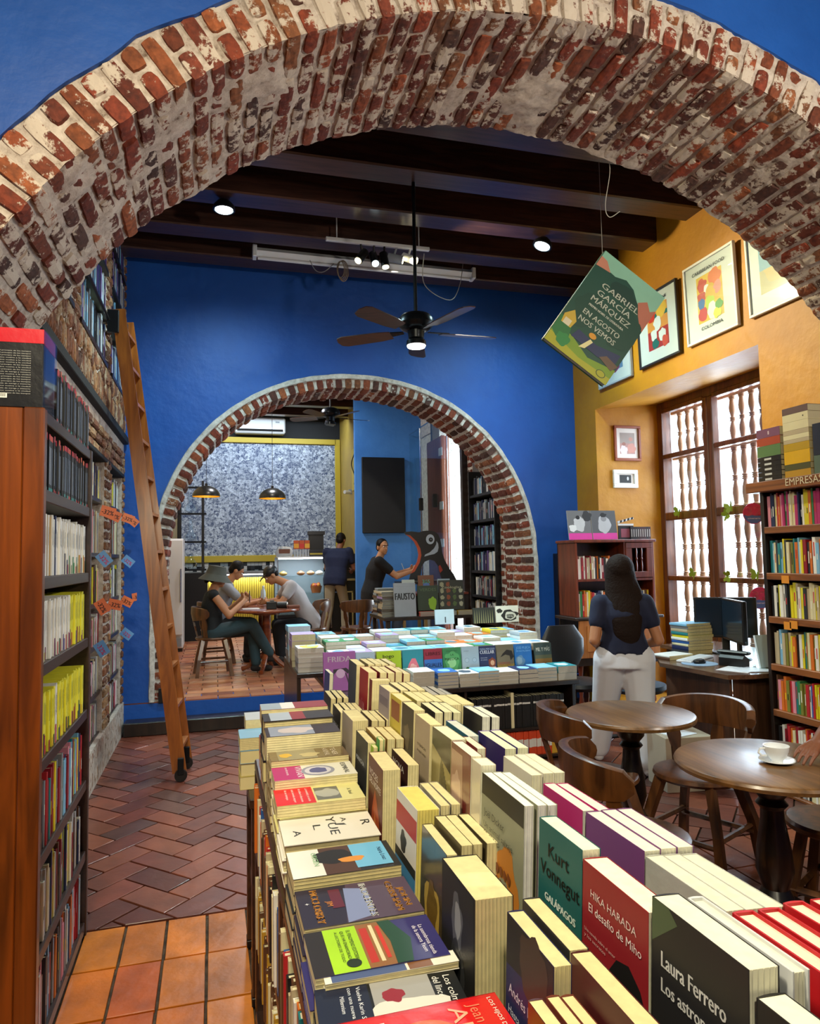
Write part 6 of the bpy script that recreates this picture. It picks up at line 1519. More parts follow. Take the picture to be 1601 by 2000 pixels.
# --- man in black t-shirt looking back to the camera
J = dict(pelvis=(0, 0, .74), neck=(0, .12, 1.24), head=(0, .17, 1.38), shL=(-.20, .08, 1.18), shR=(.20, .10, 1.18), elL=(-.18, .34, .98), elR=(.22, .34, .97), wrL=(-.04, .56, 1.06), wrR=(.10, .58, 1.04),
         hipL=(-.09, .02, .72), hipR=(.09, .02, .72), knL=(-.14, .42, .62), knR=(.14, .42, .62), anL=(-.12, .34, .24), anR=(.12, .34, .24), toeL=(-.12, .48, .19), toeR=(.12, .48, .19))
person('man in a black t-shirt on a stool under the screen, looking towards the camera', (2.28, 10.50, ZT), -8, J, SK3, cloth('black_tshirt', '0b0c0f'), cloth('blue_jeans', '39485c'), HAIR, cloth('brown_shoes', '2a1c14'),
       head=(62, -2), extra=short_hair(HAIR, .92), top_r=1.15, curl=(1.1, 1.1), s=1.09)
# --- customer at the right edge: only the hand and forearm enter the photograph
J = dict(pelvis=(0, 0, .54), neck=(0, .06, 1.05), head=(0, .12, 1.20), shL=(-.19, .06, .98), shR=(.19, .06, .98), elL=(-.24, .22, .74), elR=(.10, .36, .93), wrL=(-.16, .40, .58), wrR=(-.035, .672, .806), haR=(-.085, .79, .787),
         hipL=(-.09, .02, .51), hipR=(.09, .02, .51), knL=(-.2, .25, .50), knR=(.2, .25, .50), anL=(-.2, .16, .09), anR=(.2, .16, .09), toeL=(-.2, .26, .035), toeR=(.2, .26, .035))
person('customer at the right edge, only a brown hand resting by the white cup', (3.06, 2.44, 0), 180, J, SK2, cloth('dark_jacket', '17191e'), cloth('dark_jeans', '181c26'), HAIR, cloth('black_boots', '0e0e10'),
       extra=short_hair(HAIR), sleeve=.9, curl=(.5, .42), voxel=.0042, thumb={'R': Vector((0, -1, -.25))})
stool(3.06, 2.44, 0, .46, 'round wooden stool of the customer beyond the right edge', .19, rot=.3)
# ================================================================ LAMPS, FAN, SIGNS AND SMALL THINGS
LED_C = emit('led_cyan', (0.75, 0.97, 1.0), 14); LED_W = emit('led_white', (1.0, 0.97, 0.9), 12); LED_Y = emit('lamp_warm', (1.0, 0.86, 0.45), 9); STRIP = emit('led_strip', (0.85, 0.95, 1.0), 12)
def lampdisc(x, y, z, label, tilt=0.0):
    t = thing('ceiling_spotlight', label, 'lamp', (x, y, z), 'round ceiling spotlights')
    M = Matrix.Translation((x, y, z)) @ Matrix.Rotation(tilt, 4, 'Y')
    part(t, 'housing', MB().lathe([(.0, .07), (.05, .07), (.085, .03), (.09, 0), (.075, -.004), (.072, .01), (0, .012)], 28, M=M), METAL, smooth=True)
    part(t, 'lens', MB().lathe([(0, .004), (.07, .004), (.066, -.006), (0, -.010)], 24, M=M), LED_C)
    part(t, 'stem', MB().tube([(x, y, z + .06), (x, y, 4.52)], .012, 8), METAL)
    return light('SPOT', 'spotlight_beam', (x, y, z - .03), 230, CYAN, .06, (x + .25, y + .9, 0), spot=150, blend=.9)
lampdisc(0.07, 5.70, 4.43, 'round cyan-white ceiling spotlight on the left, above the ladder')
lampdisc(2.89, 5.72, 4.43, 'tilted cyan-white ceiling spotlight on the right, near the hanging book', .35)
# projector screen roller
a = Vector((0.360, 6.620, 4.511)); b = Vector((2.547, 6.620, 4.494))
t = thing('projector_screen', 'long white rolled-up projector screen hung below the beams', 'projector screen', (a.x, a.y, a.z))
part(t, 'case', MB().tube([a, b], .048, 4), WHITEP); part(t, 'roller', MB().tube([a + Vector((.03, 0, -.055)), b + Vector((-.03, 0, -.055))], .016, 10), WHITEP, smooth=True)
for p in (a, b):
    part(t, 'end_cap', MB().bbox(p.x - .02, p.x + .02, p.y - .055, p.y + .055, p.z - .06, p.z + .055, .006), WHITEP)
    part(t, 'hanging_chain', MB().tube([p + Vector((0, 0, .05)), (p.x, p.y, ZC)], .006, 6), METAL)
# track with spots
y = 6.10
a = Vector((0.956, 6.100, 4.468)); b = Vector((1.925, 6.100, 4.453))
t = thing('track_light', 'white ceiling track with three black and two pale spot heads', 'lamp', (a.x, a.y, a.z))
part(t, 'track', MB().bbox(a.x, b.x, y - .018, y + .018, a.z - .02, a.z + .015, .004), WHITEP)
for x in (a.x + .1, b.x - .1): part(t, 'hanger', MB().tube([(x, y, a.z + .01), (x, y, ZC)], .006, 6), WHITEP)
heads = [((1.272, 6.100, 4.325), (-.55, -.35, -.8), BLACK, LED_Y, 'w'), ((1.400, 6.100, 4.313), (.05, -.55, -.85), BLACK, LED_C, 'c'), ((1.496, 6.100, 4.304), (.1, -.2, -.95), BLACK, LED_Y, 'w'),
         ((1.617, 6.100, 4.344), (.95, -.25, -.25), GREYP, LED_Y, 'w'), ((1.749, 6.100, 4.353), (.75, -.5, -.45), WHITEP, LED_Y, 'w')]
for p, d, m_, e_, k in heads:
    p = Vector(p); d = Vector(d).normalized()
    h = part(t, 'spot_head', MB().tube([p - d * .09, p + d * .05], .038, 16), m_, smooth=True)
    part(h, 'lens', MB().tube([p + d * .049, p + d * .056], .031, 16, M=Matrix.Translation(Vector((-a.x, -a.y, -a.z)))), e_, world=False)
    part(t, 'bracket', MB().tube([p - d * .04, (p.x, y, a.z)], .010, 6), m_)
light('SPOT', 'track_beam', (Vector(heads[3][0]) + Vector((.1, -.03, -.03))), 290, (1.0, .86, .50), .04, (4.0, 4.9, 3.9), spot=75, blend=.7)
light('SPOT', 'track_beam', (Vector(heads[4][0]) + Vector((.08, -.06, -.06))), 330, (1.0, .88, .55), .04, (3.9, 3.6, 2.6), spot=70, blend=.7)
light('SPOT', 'track_beam', (Vector(heads[0][0]) + Vector((-.05, -.04, -.08))), 120, (1.0, .88, .62), .04, (-.5, 4.6, 1.4), spot=70, blend=.8)
light('SPOT', 'track_beam', (Vector(heads[1][0]) + Vector((0, -.05, -.08))), 420, CYAN, .04, (1.9, 5.5, .8), spot=70, blend=.8)
t = thing('cable', 'coiled beige cable hanging under the projector screen left of the spots', 'cable', (1.159, 6.500, 4.398)); q = t.location
cb = MB()
for k in range(4):
    cb.tube([(q.x + .035 * math.cos(w) * (1 + .15 * k) + .01 * k, q.y + .01 * k, q.z - .03 + .08 * math.sin(w) * (1 + .1 * k)) for w in [i * 2 * PI / 16 for i in range(17)]], .004, 5, caps=False)
part(t, 'coil', cb, plain('beige_cable', '8c7a60', 0.6)); tag(t, t['label'], 'cable')
t = thing('cable', 'thin cable looping from the screen end to the fan rod', 'cable', (2.196, 6.300, 4.085)); p0, p1, p2, p3, p4 = [Vector(v) for v in ((1.874, 6.100, 4.423), (1.904, 6.200, 4.167), (2.185, 6.300, 4.079), (2.330, 6.400, 4.288), (2.412, 6.500, 4.624))]
def spline(pts, n=8):
    out = []; P = [pts[0]] + list(pts) + [pts[-1]]
    for i in range(1, len(P) - 2):
        for k in range(n):
            u = k / n; a_, b_, c_, d_ = P[i - 1], P[i], P[i + 1], P[i + 2]
            out.append(.5 * ((2 * b_) + (-a_ + c_) * u + (2 * a_ - 5 * b_ + 4 * c_ - d_) * u * u + (-a_ + 3 * b_ - 3 * c_ + d_) * u ** 3))
    return out + [P[-2]]
part(t, 'cord', MB().tube(spline([p0, p1, p2, p3, p4]), .004, 6), plain('grey_cable', '8a8a86', 0.6))
t = thing('cable', 'thin grey cable sagging below the left half of the projector screen', 'cable', (0.994, 6.550, 4.378))
part(t, 'cord', MB().tube(spline([Vector(v) for v in ((0.872, 6.550, 4.452), (0.925, 6.550, 4.357), (1.004, 6.550, 4.349), (1.104, 6.550, 4.439))]), .004, 6), plain('grey_cable2', '8a8a86', 0.6))
# ceiling fans
def fan(x, y, z, r, a0, label, lamp=True, rod=None, dark=True):
    t = thing('ceiling_fan', label, 'ceiling fan', (x, y, z), 'ceiling fans'); M = Matrix.Translation((x, y, z))
    HB = plain('fan_housing', '14181c' if dark else '6a6e72', .3, .6)
    part(t, 'rod', MB().tube([(x, y, z + .1), (x, y, rod or ZC)], .014, 10), HB, smooth=True)
    part(t, 'canopy', MB().lathe([(.015, (rod or ZC) - z - .09), (.07, (rod or ZC) - z - .03), (.075, (rod or ZC) - z - .001)], 20, M=M), HB, smooth=True)
    part(t, 'motor_housing', MB().lathe([(0, .125), (.05, .122), (.11, .10), (.135, .07), (.14, .03), (.12, .0), (.10, -.01), (.07, -.02), (0, -.02)], 32, M=M), HB, smooth=True)
    part(t, 'switch_cup', MB().lathe([(0, -.02), (.065, -.022), (.06, -.08), (.05, -.085), (.075, -.10), (.078, -.135), (.0, -.136)], 28, M=M), HB, smooth=True)
    if lamp: part(t, 'lamp_disc', MB().lathe([(0, -.137), (.072, -.137), (.066, -.148), (0, -.155)], 28, M=M), LED_W, smooth=True)
    BW = wood('fan_blade_wood', '2a1712', '452a20', 'x', .3, .4)
    for k in range(5):
        w = a0 + k * 72; Mb = M @ Matrix.Rotation(R(w), 4, 'Z') @ Matrix.Rotation(R(12), 4, 'X')
        part(t, 'blade_iron', MB().prism([(.10, -.015), (.2, -.03), (.26, -.04), (.26, .04), (.2, .03), (.10, .015)], -.028, -.020, M=Mb), HB)
        pr = [(.20, -.050), (.30, -.066), (r - .06, -.074), (r - .015, -.055), (r, 0), (r - .015, .055), (r - .06, .074), (.30, .066), (.20, .050)]
        part(t, 'blade', MB().prism(pr, -.035, -.028, M=Mb), BW)
    return t
fx, fy, fz = 1.49, 5.10, 3.36
fan(fx, fy, fz, .66, 16 - 15.5, 'dark five-bladed ceiling fan with a lit lamp on a long rod')
light('SPOT', 'fan_lamp_beam', (fx, fy, fz - .17), 160, (0.9, .97, 1.0), .07, (fx, fy, 0), spot=150, blend=.9)
fan((1.640, 10.200, 3.713)[0], 10.2, (1.640, 10.200, 3.713)[2], .62, 10, 'dark ceiling fan inside the cafe, seen through the small arch', lamp=False, rod=4.64)
# hanging oversized book
hb = thing('hanging_book_sign', 'oversized green novel hanging by a thread from the brick arch', 'sign', (2.558, 4.200, 3.203), None, local=True)
w_, h_, t_ = .525, .775, .05
cxh = Vector((2.558, 4.200, 3.203))
rr = Matrix.Translation(cxh) @ Matrix.Rotation(R(-6), 4, 'Z') @ Matrix.Rotation(R(90), 4, 'X') @ Matrix.Rotation(R(-36.5), 4, 'Z')
T0 = Matrix.Translation((-w_ / 2, -h_ / 2, 0))
hb.matrix_world = rr @ T0
mb = MB(); mb.bbox(0, w_, 0, h_, t_ - .004, t_, .001, '1c4638'); mb.bbox(0, w_, 0, h_, 0, .004, .001, '1c4638'); mb.bbox(-.004, .004, 0, h_, 0, t_, .001, '2c5848')
art = [('rect', (0, 0, 1, 1), '1d4a3a'), ('poly', [(0, .84), (.12, .87), (.3, .86), (.45, .90), (.6, .87), (.72, .80), (.86, .74), (1, .66), (1, 1), (0, 1)], '8cc0a4'), ('poly', [(0, .84), (.0, .94), (.1, .93), (.22, .86), (.1, .85)], 'c88468'), ('poly', [(.74, .80), (.84, .86), (.94, .80), (1, .84), (1, .6), (.92, .64), (.84, .70)], 'b87058'),
       ('blob', (.5, .78, .2, 4), '163c2e', .6), ('blob', (.25, .45, .2, 6), '1a4434', 1.2), ('blob', (.8, .5, .22, 8), '1a4434', 1.2), ('poly', [(0, .20), (.3, .17), (.6, .10), (1, .16), (1, 0), (0, 0)], '7a9a24'), ('poly', [(0, .0), (1, 0), (1, .07), (.5, .05), (0, .10)], 'a8a824'),
       ('poly', [(0, .28), (.2, .25), (.26, .12), (.1, .08), (0, .12)], '2a7038'), ('poly', [(.03, .30), (.12, .38), (.22, .30), (.20, .22), (.05, .22)], 'c8a838'), ('rect', (.07, .22, .17, .28), 'd8d0b0'), ('blob', (.2, .1, .1, 3), '2f8440', .8),
       ('poly', [(.26, .17), (.7, .16), (.95, .2), (.95, .30), (.6, .24), (.3, .26)], '2a3458'), ('poly', [(.42, .13), (.50, .15), (.55, .24), (.50, .25), (.46, .19)], 'e4dca0'), ('disc', (.50, .285, .055), 'd8982c', .038), ('poly', [(.72, .17), (.95, .13), (1, .2), (.8, .22)], '6a5440'), ('disc', (.86, .055, .07), '2c4a28', .047), ('disc', (.86, .055, .06), 'a8a824', .040)]
for i, el in enumerate(art): cover_shape(mb, el, w_, h_, t_ + .0004 + i * .0002, None)
for s_, u, v, hh, c__ in (('GABRIEL', .22, .70, .052, .60), ('GARCÍA', .22, .622, .052, .54), ('MÁRQUEZ', .20, .545, .052, .62), ('PREMIO NOBEL DE LITERATURA', .22, .495, .020, .56), ('EN AGOSTO', .21, .405, .048, .58), ('NOS VEMOS', .21, .33, .048, .58)):
    put_text(mb, s_, u * w_, v * h_, hh * h_, 'e8ecdc', None, c__ * w_, 'l', t_ + .005, bold=.0008)
mb.build('cover', PRINT, hb)
MB().bbox(.004, w_ - .006, .006, h_ - .006, .0045, t_ - .0045, .001, '9a9c94').build('page_block', PAGES, hb)
t = thing('thread', 'thin pale thread holding the oversized green book', 'thread', (2.577, 4.200, 3.677))
p = Vector((2.577, 4.200, 3.677)); part(t, 'strand', MB().tube([p, (p.x, p.y, p.z + .7), (p.x + .01, 3.43, 4.15)], .0018, 5), plain('pale_thread', 'b0aca0', 0.6))
part(t, 'loose_end', MB().tube(spline([Vector(v) for v in ((2.186, 3.500, 3.960), (2.218, 3.500, 3.841), (2.179, 3.500, 3.621), (2.203, 3.500, 3.550), (2.272, 3.500, 3.592))]), .0022, 5), plain('pale_thread2', 'b0aca0', 0.6))

# framed posters on the ochre wall (faces -X, tilted forward)
def wallframe(y0, y1, z0, z1, fcol, label, art, texts, lean=.03, x=XR, mat=None, bw=.022, matw=.09):
    """y0 > y1: the frame runs from the far to the near side"""
    t = thing('framed_poster', label, 'framed picture', (x, (y0 + y1) / 2, z0), 'framed posters on the ochre wall', local=True)
    w, h = y0 - y1, z1 - z0
    M = Matrix.Translation((x - .004, y0, z0)) @ Matrix.Rotation(-lean, 4, 'Y') @ Matrix(((0, 0, -1, 0), (-1, 0, 0, 0), (0, 1, 0, 0), (0, 0, 0, 1)))
    t.matrix_world = M
    fm = MB().bbox(0, w, 0, bw, 0, .03, .003).bbox(0, w, h - bw, h, 0, .03, .003).bbox(0, bw, bw, h - bw, 0, .03, .003).bbox(w - bw, w, bw, h - bw, 0, .03, .003)
    fm.build('frame', plain('frame_paint', fcol, .4, 0, .3), t)
    mb = MB().box(bw, w - bw, bw, h - bw, .006, .016, 'e0dccc')
    for i, el in enumerate(art): cover_shape(mb, el, w, h, .0165 + i * .0002, None)
    for s_, u, v, hh, ww in texts: put_text(mb, s_, u * w, v * h, hh * h, '1c1c18', None, ww * w, 'l', .0205, bold=.0004)
    mb.build('print', PAINT, t)
    MB().box(bw, w - bw, bw, h - bw, .022, .0235).build('glazing', GLASS, t)
    return t
food = [('rect', (.25, .22, .75, .80), 'e4b428'), ('blob', (.36, .68, .09, 2), 'c8401c'), ('blob', (.6, .72, .12, 4), 'e07020'), ('blob', (.45, .6, .07, 5), 'e8e4d8'), ('blob', (.34, .54, .08, 7), 'c04020'), ('blob', (.55, .52, .14, 9), 'd8a820'), ('blob', (.33, .46, .07, 3), '3a6aa0'), ('blob', (.66, .58, .08, 6), 'd88870'), ('blob', (.5, .42, .10, 8), 'b8c828'), ('blob', (.35, .32, .09, 1), 'c83020'), ('blob', (.55, .32, .11, 2), 'e4e0cc'), ('blob', (.66, .36, .07, 4), '5a9a30'), ('blob', (.62, .26, .07, 9), 'e0d020')]
wallframe(5.16, 4.54, 3.385, 4.07, 'e4e2da', 'white-framed Caribbean Food Colombia poster, third from the corner', food, [('CARIBBEAN FOOD', .18, .84, .042, .64), ('COLOMBIA', .30, .13, .042, .42)])
cart = [('rect', (.25, .2, .75, .8), 'e8963c'), ('rect', (.25, .62, .75, .68), '1c6a5c'), ('rect', (.25, .2, .75, .46), 'b83020'), ('blob', (.36, .68, .1, 2), 'd83818'), ('blob', (.6, .72, .13, 5), 'f0b838'), ('blob', (.5, .54, .1, 6), 'ece4d4'), ('blob', (.4, .4, .07, 7), 'ece4d4', 1.4), ('blob', (.6, .36, .09, 3), 'ece4d4'), ('blob', (.42, .27, .08, 4), '246858'), ('blob', (.66, .26, .08, 8), 'd85030')]
wallframe(5.88, 5.26, 3.375, 4.05, '24201e', 'black-framed orange and red Carthagène poster, second from the corner', cart, [('CARTHAGÈNE', .25, .84, .04, .5)])
wallframe(4.42, 3.80, 3.39, 4.10, 'dcd8cc', 'white-framed poster with yellow glare, cut off by the brick arch', [('rect', (.2, .2, .8, .8), 'b8a050'), ('blob', (.5, .5, .25, 2), 'd0a838'), ('rect', (.2, .45, .45, .75), '7aa4b0')], [])
wallframe(6.64, 6.02, 3.36, 4.03, 'a8b0b4', 'grey-framed poster mostly hidden behind the hanging green book', [('rect', (.25, .2, .75, .8), '6a88a0'), ('blob', (.5, .35, .2, 2), '8a3048')], [])
# small frames on the reveal side (face the camera)
def backframe(x0, x1, z0, z1, y, fcol, label, art, bw=.03):
    t = thing('picture_frame', label, 'framed picture', (x0, y, z0), None, local=True)
    t.matrix_world = Matrix.Translation((x0, y, z0)) @ Matrix(((1, 0, 0, 0), (0, 0, -1, 0), (0, 1, 0, 0), (0, 0, 0, 1)))
    w, h = x1 - x0, z1 - z0
    MB().bbox(0, w, 0, bw, 0, .028, .004).bbox(0, w, h - bw, h, 0, .028, .004).bbox(0, bw, bw, h - bw, 0, .028, .004).bbox(w - bw, w, bw, h - bw, 0, .028, .004).build('frame', plain('small_frame_paint', fcol, .35, 0, .4), t)
    mb = MB().box(bw, w - bw, bw, h - bw, .004, .012, 'dcd4cc')
    for i, el in enumerate(art): cover_shape(mb, el, w, h, .0125 + i * .0003, None)
    mb.build('print', PAINT, t)
backframe((4.208, 6.775, 2.620)[0], (4.539, 6.775, 3.016)[0], (4.208, 6.775, 2.620)[2], (4.371, 6.775, 3.010)[2], 6.778, '8a3c14', 'orange-brown framed photograph of an elderly couple in the window recess',
          [('rect', (.22, .2, .78, .8), 'b08078'), ('rect', (.22, .5, .78, .8), '9a8a80'), ('blob', (.37, .30, .14, 2), 'd8c8c8', 1.1), ('disc', (.37, .48, .07), '9a6050', .06), ('blob', (.64, .36, .15, 4), 'c88878', 1.2), ('disc', (.63, .62, .075), 'b88070', .07)])
backframe((4.183, 6.775, 2.321)[0], (4.485, 6.775, 2.523)[0], (4.183, 6.775, 2.321)[2], (4.337, 6.775, 2.521)[2], 6.778, 'e4e2dc', 'small white frame with a black picture below the couple photograph',
          [('rect', (.26, .28, .74, .72), '141414'), ('disc', (.6, .52, .04), 'c8c8c8', .07)], bw=.045)
# things on the secretary cabinet
def pic(x, z, w, h, y, label, art, foot=None):
    t = book((x, y, z), 'front', w, h, .012, '9a9a9c', label, None, art, (), lean=.14); return t
pic(3.44, 1.752, .26, .30, 6.42, 'black and white photo card of a dancing woman with pink foot', [('rect', (0, 0, 1, .22), 'd8389c'), ('rect', (0, .22, 1, 1), '6c6c6e'), ('blob', (.5, .55, .25, 3), 'c4c4c6', 1.1), ('disc', (.45, .76, .09), '1c1c1c', .08), ('blob', (.2, .4, .15, 7), 'dcdcdc'), ('blob', (.85, .8, .2, 2), '2c2c2e')])
pic(3.71, 1.752, .28, .30, 6.42, 'black and white photo card of a smiling woman with pink foot', [('rect', (0, 0, 1, .22), 'd8389c'), ('rect', (0, .22, 1, 1), '55565a'), ('blob', (.5, .5, .28, 5), 'b8b8bc', 1.1), ('disc', (.5, .72, .12), '8c8c90', .11), ('blob', (.5, .84, .13, 2), '18181a', .6)])
t = thing('clapperboard', 'small film clapperboard with striped top on the mahogany cabinet', 'clapperboard', (4.02, 6.44, 1.752), None, local=True)
mb = MB().bbox(0, .18, 0, .012, 0, .14, .002, '1c1c20').bbox(0, .18, 0, .014, .142, .162, .001, 'e0e0e0')
mb.build('board', PAINT, t)
mb = MB(); Mr = Matrix.Translation((0, 0, .165)) @ Matrix.Rotation(R(-14), 4, 'Y'); mb.bbox(0, .19, 0, .014, 0, .022, .001, 'e0e0e0', M=Mr)
for i in range(4): mb.prism([(.02 + i * .045, 0), (.045 + i * .045, 0), (.055 + i * .045, .0222), (.03 + i * .045, .0222)], -.0008, .0148, '141414', M=Mr, axis='y')
mb.build('clap_stick', PAINT, t)
MB().box(.03, .15, -.001, 0, .02, .11, '9a5060').build('picture', PAINT, t)
for i in range(9):
    mb = MB(); slab_book(mb, .026, .09, .13, random.choice(['1c1414', '3a1418', '2a1c18']), Matrix(), band=(.2, .8, 'a8a098', .3))
    o = mb.build('book', PRINT); o.location = (4.15 + i * .0265, 6.42, 1.752 - .001); tag(o, 'tiny dark book, %s from the left beside the clapperboard' % ORD[i], 'book', 'tiny dark books on the mahogany cabinet')
# butterflies and round badges at the window
def butterfly(p, label, rot=0):
    t = thing('paper_butterfly', label, 'decoration', p, 'green paper butterflies on the window frame', local=True)
    G_ = plain('green_paper', '8a9a1c', .5)
    for q in (-1, 1):
        pr = [(0, 0), (.02, .045), (.055, .06), (.065, .03), (.045, .005), (.055, -.02), (.035, -.045), (.01, -.03)]
        M = Matrix.Rotation(R(rot), 4, 'X') @ Matrix.Rotation(q * .5, 4, 'Z') @ Matrix(((0, 0, 1, 0), (q, 0, 0, 0), (0, 1, 0, 0), (0, 0, 0, 1)))
        part(t, 'wing', MB().prism(pr, -.0008, .0008, M=M), G_)
    part(t, 'body', MB().tube([(0, 0, -.035), (0, 0, .035)], .004, 6, M=Matrix.Rotation(R(rot), 4, 'X')), G_)
for i, (px, py, r_, lb) in enumerate(((0, 0, 20, 'left column, middle rail'), (1, 0, -15, 'right column, middle rail, above a second one'), (2, 0, 60, 'right column, just below the middle rail'), (3, 0, 30, 'left column, lower rail'), (4, 0, 90, 'right column, left end of the lower rail'), (5, 0, 10, 'right column, right end of the lower rail'))):
    butterfly([(4.740, 6.424, 2.024), (4.740, 5.638, 2.021), (4.740, 5.699, 1.951), (4.740, 6.219, 1.378), (4.740, 5.724, 1.367), (4.740, 5.345, 1.384)][i], 'yellow-green paper butterfly on the window, ' + lb, r_)
def badge(p, label, r=.085, grp='round anniversary badges'):
    t = thing('round_badge', label, 'badge', p, grp, local=True)
    M = Matrix.Rotation(R(-15), 4, 'Z') @ Matrix.Rotation(PI / 2, 4, 'X')
    mb = MB().lathe([(0, -.003), (r, -.003), (r, .003), (0, .003)], 28, 'c02a5a', M=M)
    Mf = Matrix.Rotation(R(-15), 4, 'Z') @ Matrix(((1, 0, 0, 0), (0, 0, 1, -.0036), (0, 1, 0, 0), (0, 0, 0, 1)))
    cover_shape(mb, ('poly', [(-.95, -.15), (.95, -.15), (.75, -.62), (.3, -.92), (-.3, -.92), (-.75, -.62)], '4a68a8'), r, r, -.0, Mf)
    put_text(mb, '32', 0, -.02, r * .85, 'e0607c', Mf, r * 1.5, 'c', z=-.001, bold=.003); put_text(mb, 'aniversario', 0, -.05, r * .16, 'e8d8e0', Mf, r * 1.2, 'c', z=-.001)
    mb.build('disc', PRINT, t)
badge((4.660, 5.260, 1.942), 'round pink and blue 32 badge beside the bookcase, upper one', .095)
badge((4.600, 5.164, 1.194), 'round pink and blue 32 badge beside the bookcase, lower one', .095)
# orange and blue cards on the left shelves
def card(p, label, col, w=.10, h=.075, r=20, txt='-32%'):
    t = thing('shelf_card', label, 'card', p, 'paper cards hanging on the left shelves', local=True)
    M = Matrix.Translation((w / 2 + .03, 0, 0)) @ Matrix.Rotation(R(18), 4, 'Z') @ Matrix.Rotation(R(r), 4, 'Y') @ Matrix(((1, 0, 0, 0), (0, 0, -1, 0), (0, 1, 0, 0), (0, 0, 0, 1)))
    mb = MB().box(-w / 2, w / 2, -h, 0, -.0008, .0008, col, M=M); put_text(mb, txt, 0, -h * .75, h * .42, '3a1c14' if col != '5a8ab8' else 'c83a6a', M, w * .8, 'c', z=.0012, bold=.001); mb.build('card', PRINT, t)
OC2 = 'd86a38'
for i, (p, col, r_) in enumerate((((-0.800, 5.364, 1.999), OC2, 15), ((-0.800, 5.725, 1.995), OC2, 25), ((-0.800, 6.587, 2.023), OC2, 20), ((-0.800, 7.069, 2.020), OC2, 40), ((-0.800, 5.343, 1.656), '5a8ab8', 50), ((-0.800, 6.718, 1.644), '5a8ab8', 40),
                                  ((-0.800, 5.300, 1.320), OC2, 60), ((-0.800, 5.771, 1.324), OC2, 15), ((-0.800, 6.602, 1.298), OC2, 30), ((-0.800, 7.238, 1.315), OC2, -10), ((-0.800, 5.298, 1.033), '5a8ab8', 60), ((-0.800, 6.656, 1.010), '5a8ab8', 40))):
    card(p, '%s paper card on the left brick shelves, %s counting down from the top' % ('orange' if col == OC2 else 'light blue', ORD[i]), col, r=r_)
# boxed set on the tall bookcase
t = thing('boxed_set', 'large black boxed book set with red top band on the left bookcase', 'box', (-.80, 2.56, 2.112), None, local=True)
mb = MB().bbox(-.26, .255, -.04, .13, 0, .262, .003, '1a1a1c'); mb.box(-.261, .256, -.041, .131, .215, .2625, 'c4202c')
Mf = Matrix(((1, 0, 0, 0), (0, 0, -1, -.0415), (0, 1, 0, 0), (0, 0, 0, 1)))
for i in range(19): put_text(mb, random.choice(['desde el principio de los tiempos', 'una novela de intriga y misterio', 'el asesino vuelve a la ciudad']), .10, .185 - i * .0078, .0036, 'b8b8b4', Mf, .118, 'l', z=.0004)
mb.add([(.10, .030, .0004), (.15, .030, .0004), (.15, .046, .0004), (.10, .046, .0004)], [(0, 1, 2, 3)], 'e4e4dc', Mf)
for i in range(12): mb.add([(.104 + i * .0036, .034, .0008), (.1055 + i * .0036, .034, .0008), (.1055 + i * .0036, .044, .0008), (.104 + i * .0036, .044, .0008)], [(0, 1, 2, 3)], '141414', Mf)
cover_shape(mb, ('poly', [(.058, .19), (.072, .205), (.078, .16), (.074, .11), (.066, .075), (.062, .10), (.055, .12), (.06, .15)], 'c81c2c'), 1, 1, .0006, Mf)
mb.build('box', WRAP, t)
MB().box(.258, .262, -.04, .13, .002, .26).build('film', GLASS, t)
# piles on top of the right bookcase
def spinepile(x, y0, z, items, where, depth=.16, w=.205):
    """books lying with spines towards the aisle (-X)"""
    for i, (c_, th, bands) in enumerate(items):
        mb = MB(); slab_book(mb, th - .001, depth, w, COL.get(c_, c_), Matrix(), band=bands, page='b8ae90')
        o = mb.build('book', WRAP); o.matrix_world = Matrix(((0, 1, 0, x), (0, 0, -1, y0), (1, 0, 0, z), (0, 0, 0, 1)))
        tag(o, '%s book lying %s from the bottom, %s' % (c_ if c_ in COL else 'dark', ORD[i], where), 'book', 'piles on top of the right bookcase'); z += th
spinepile(3.60, 4.00, 2.0705, [('black', .034, (.3, .6, 'c8c8c4', .3))] * 5 + [('5a7a4a', .075, None), ('a8482c', .055, None), ('7a5068', .06, (.5, .56, 'c8b0b8', .3))], 'left pile on the right bookcase')
spinepile(3.60, 3.765, 2.0705, [('ochre', .05, None), ('50502c', .04, None), ('d8a818', .085, None), ('b8941c', .05, None), ('beige', .025, None), ('cream', .03, None), ('beige', .03, None), ('cream', .055, None), ('cream', .05, (.8, .84, '504838', .4)), ('6a5448', .045, None)], 'second pile on the right bookcase')
spinepile(3.60, 3.53, 2.0705, [('5a6a58', .12, None), ('charcoal', .2, None)], 'third pile on the right bookcase')
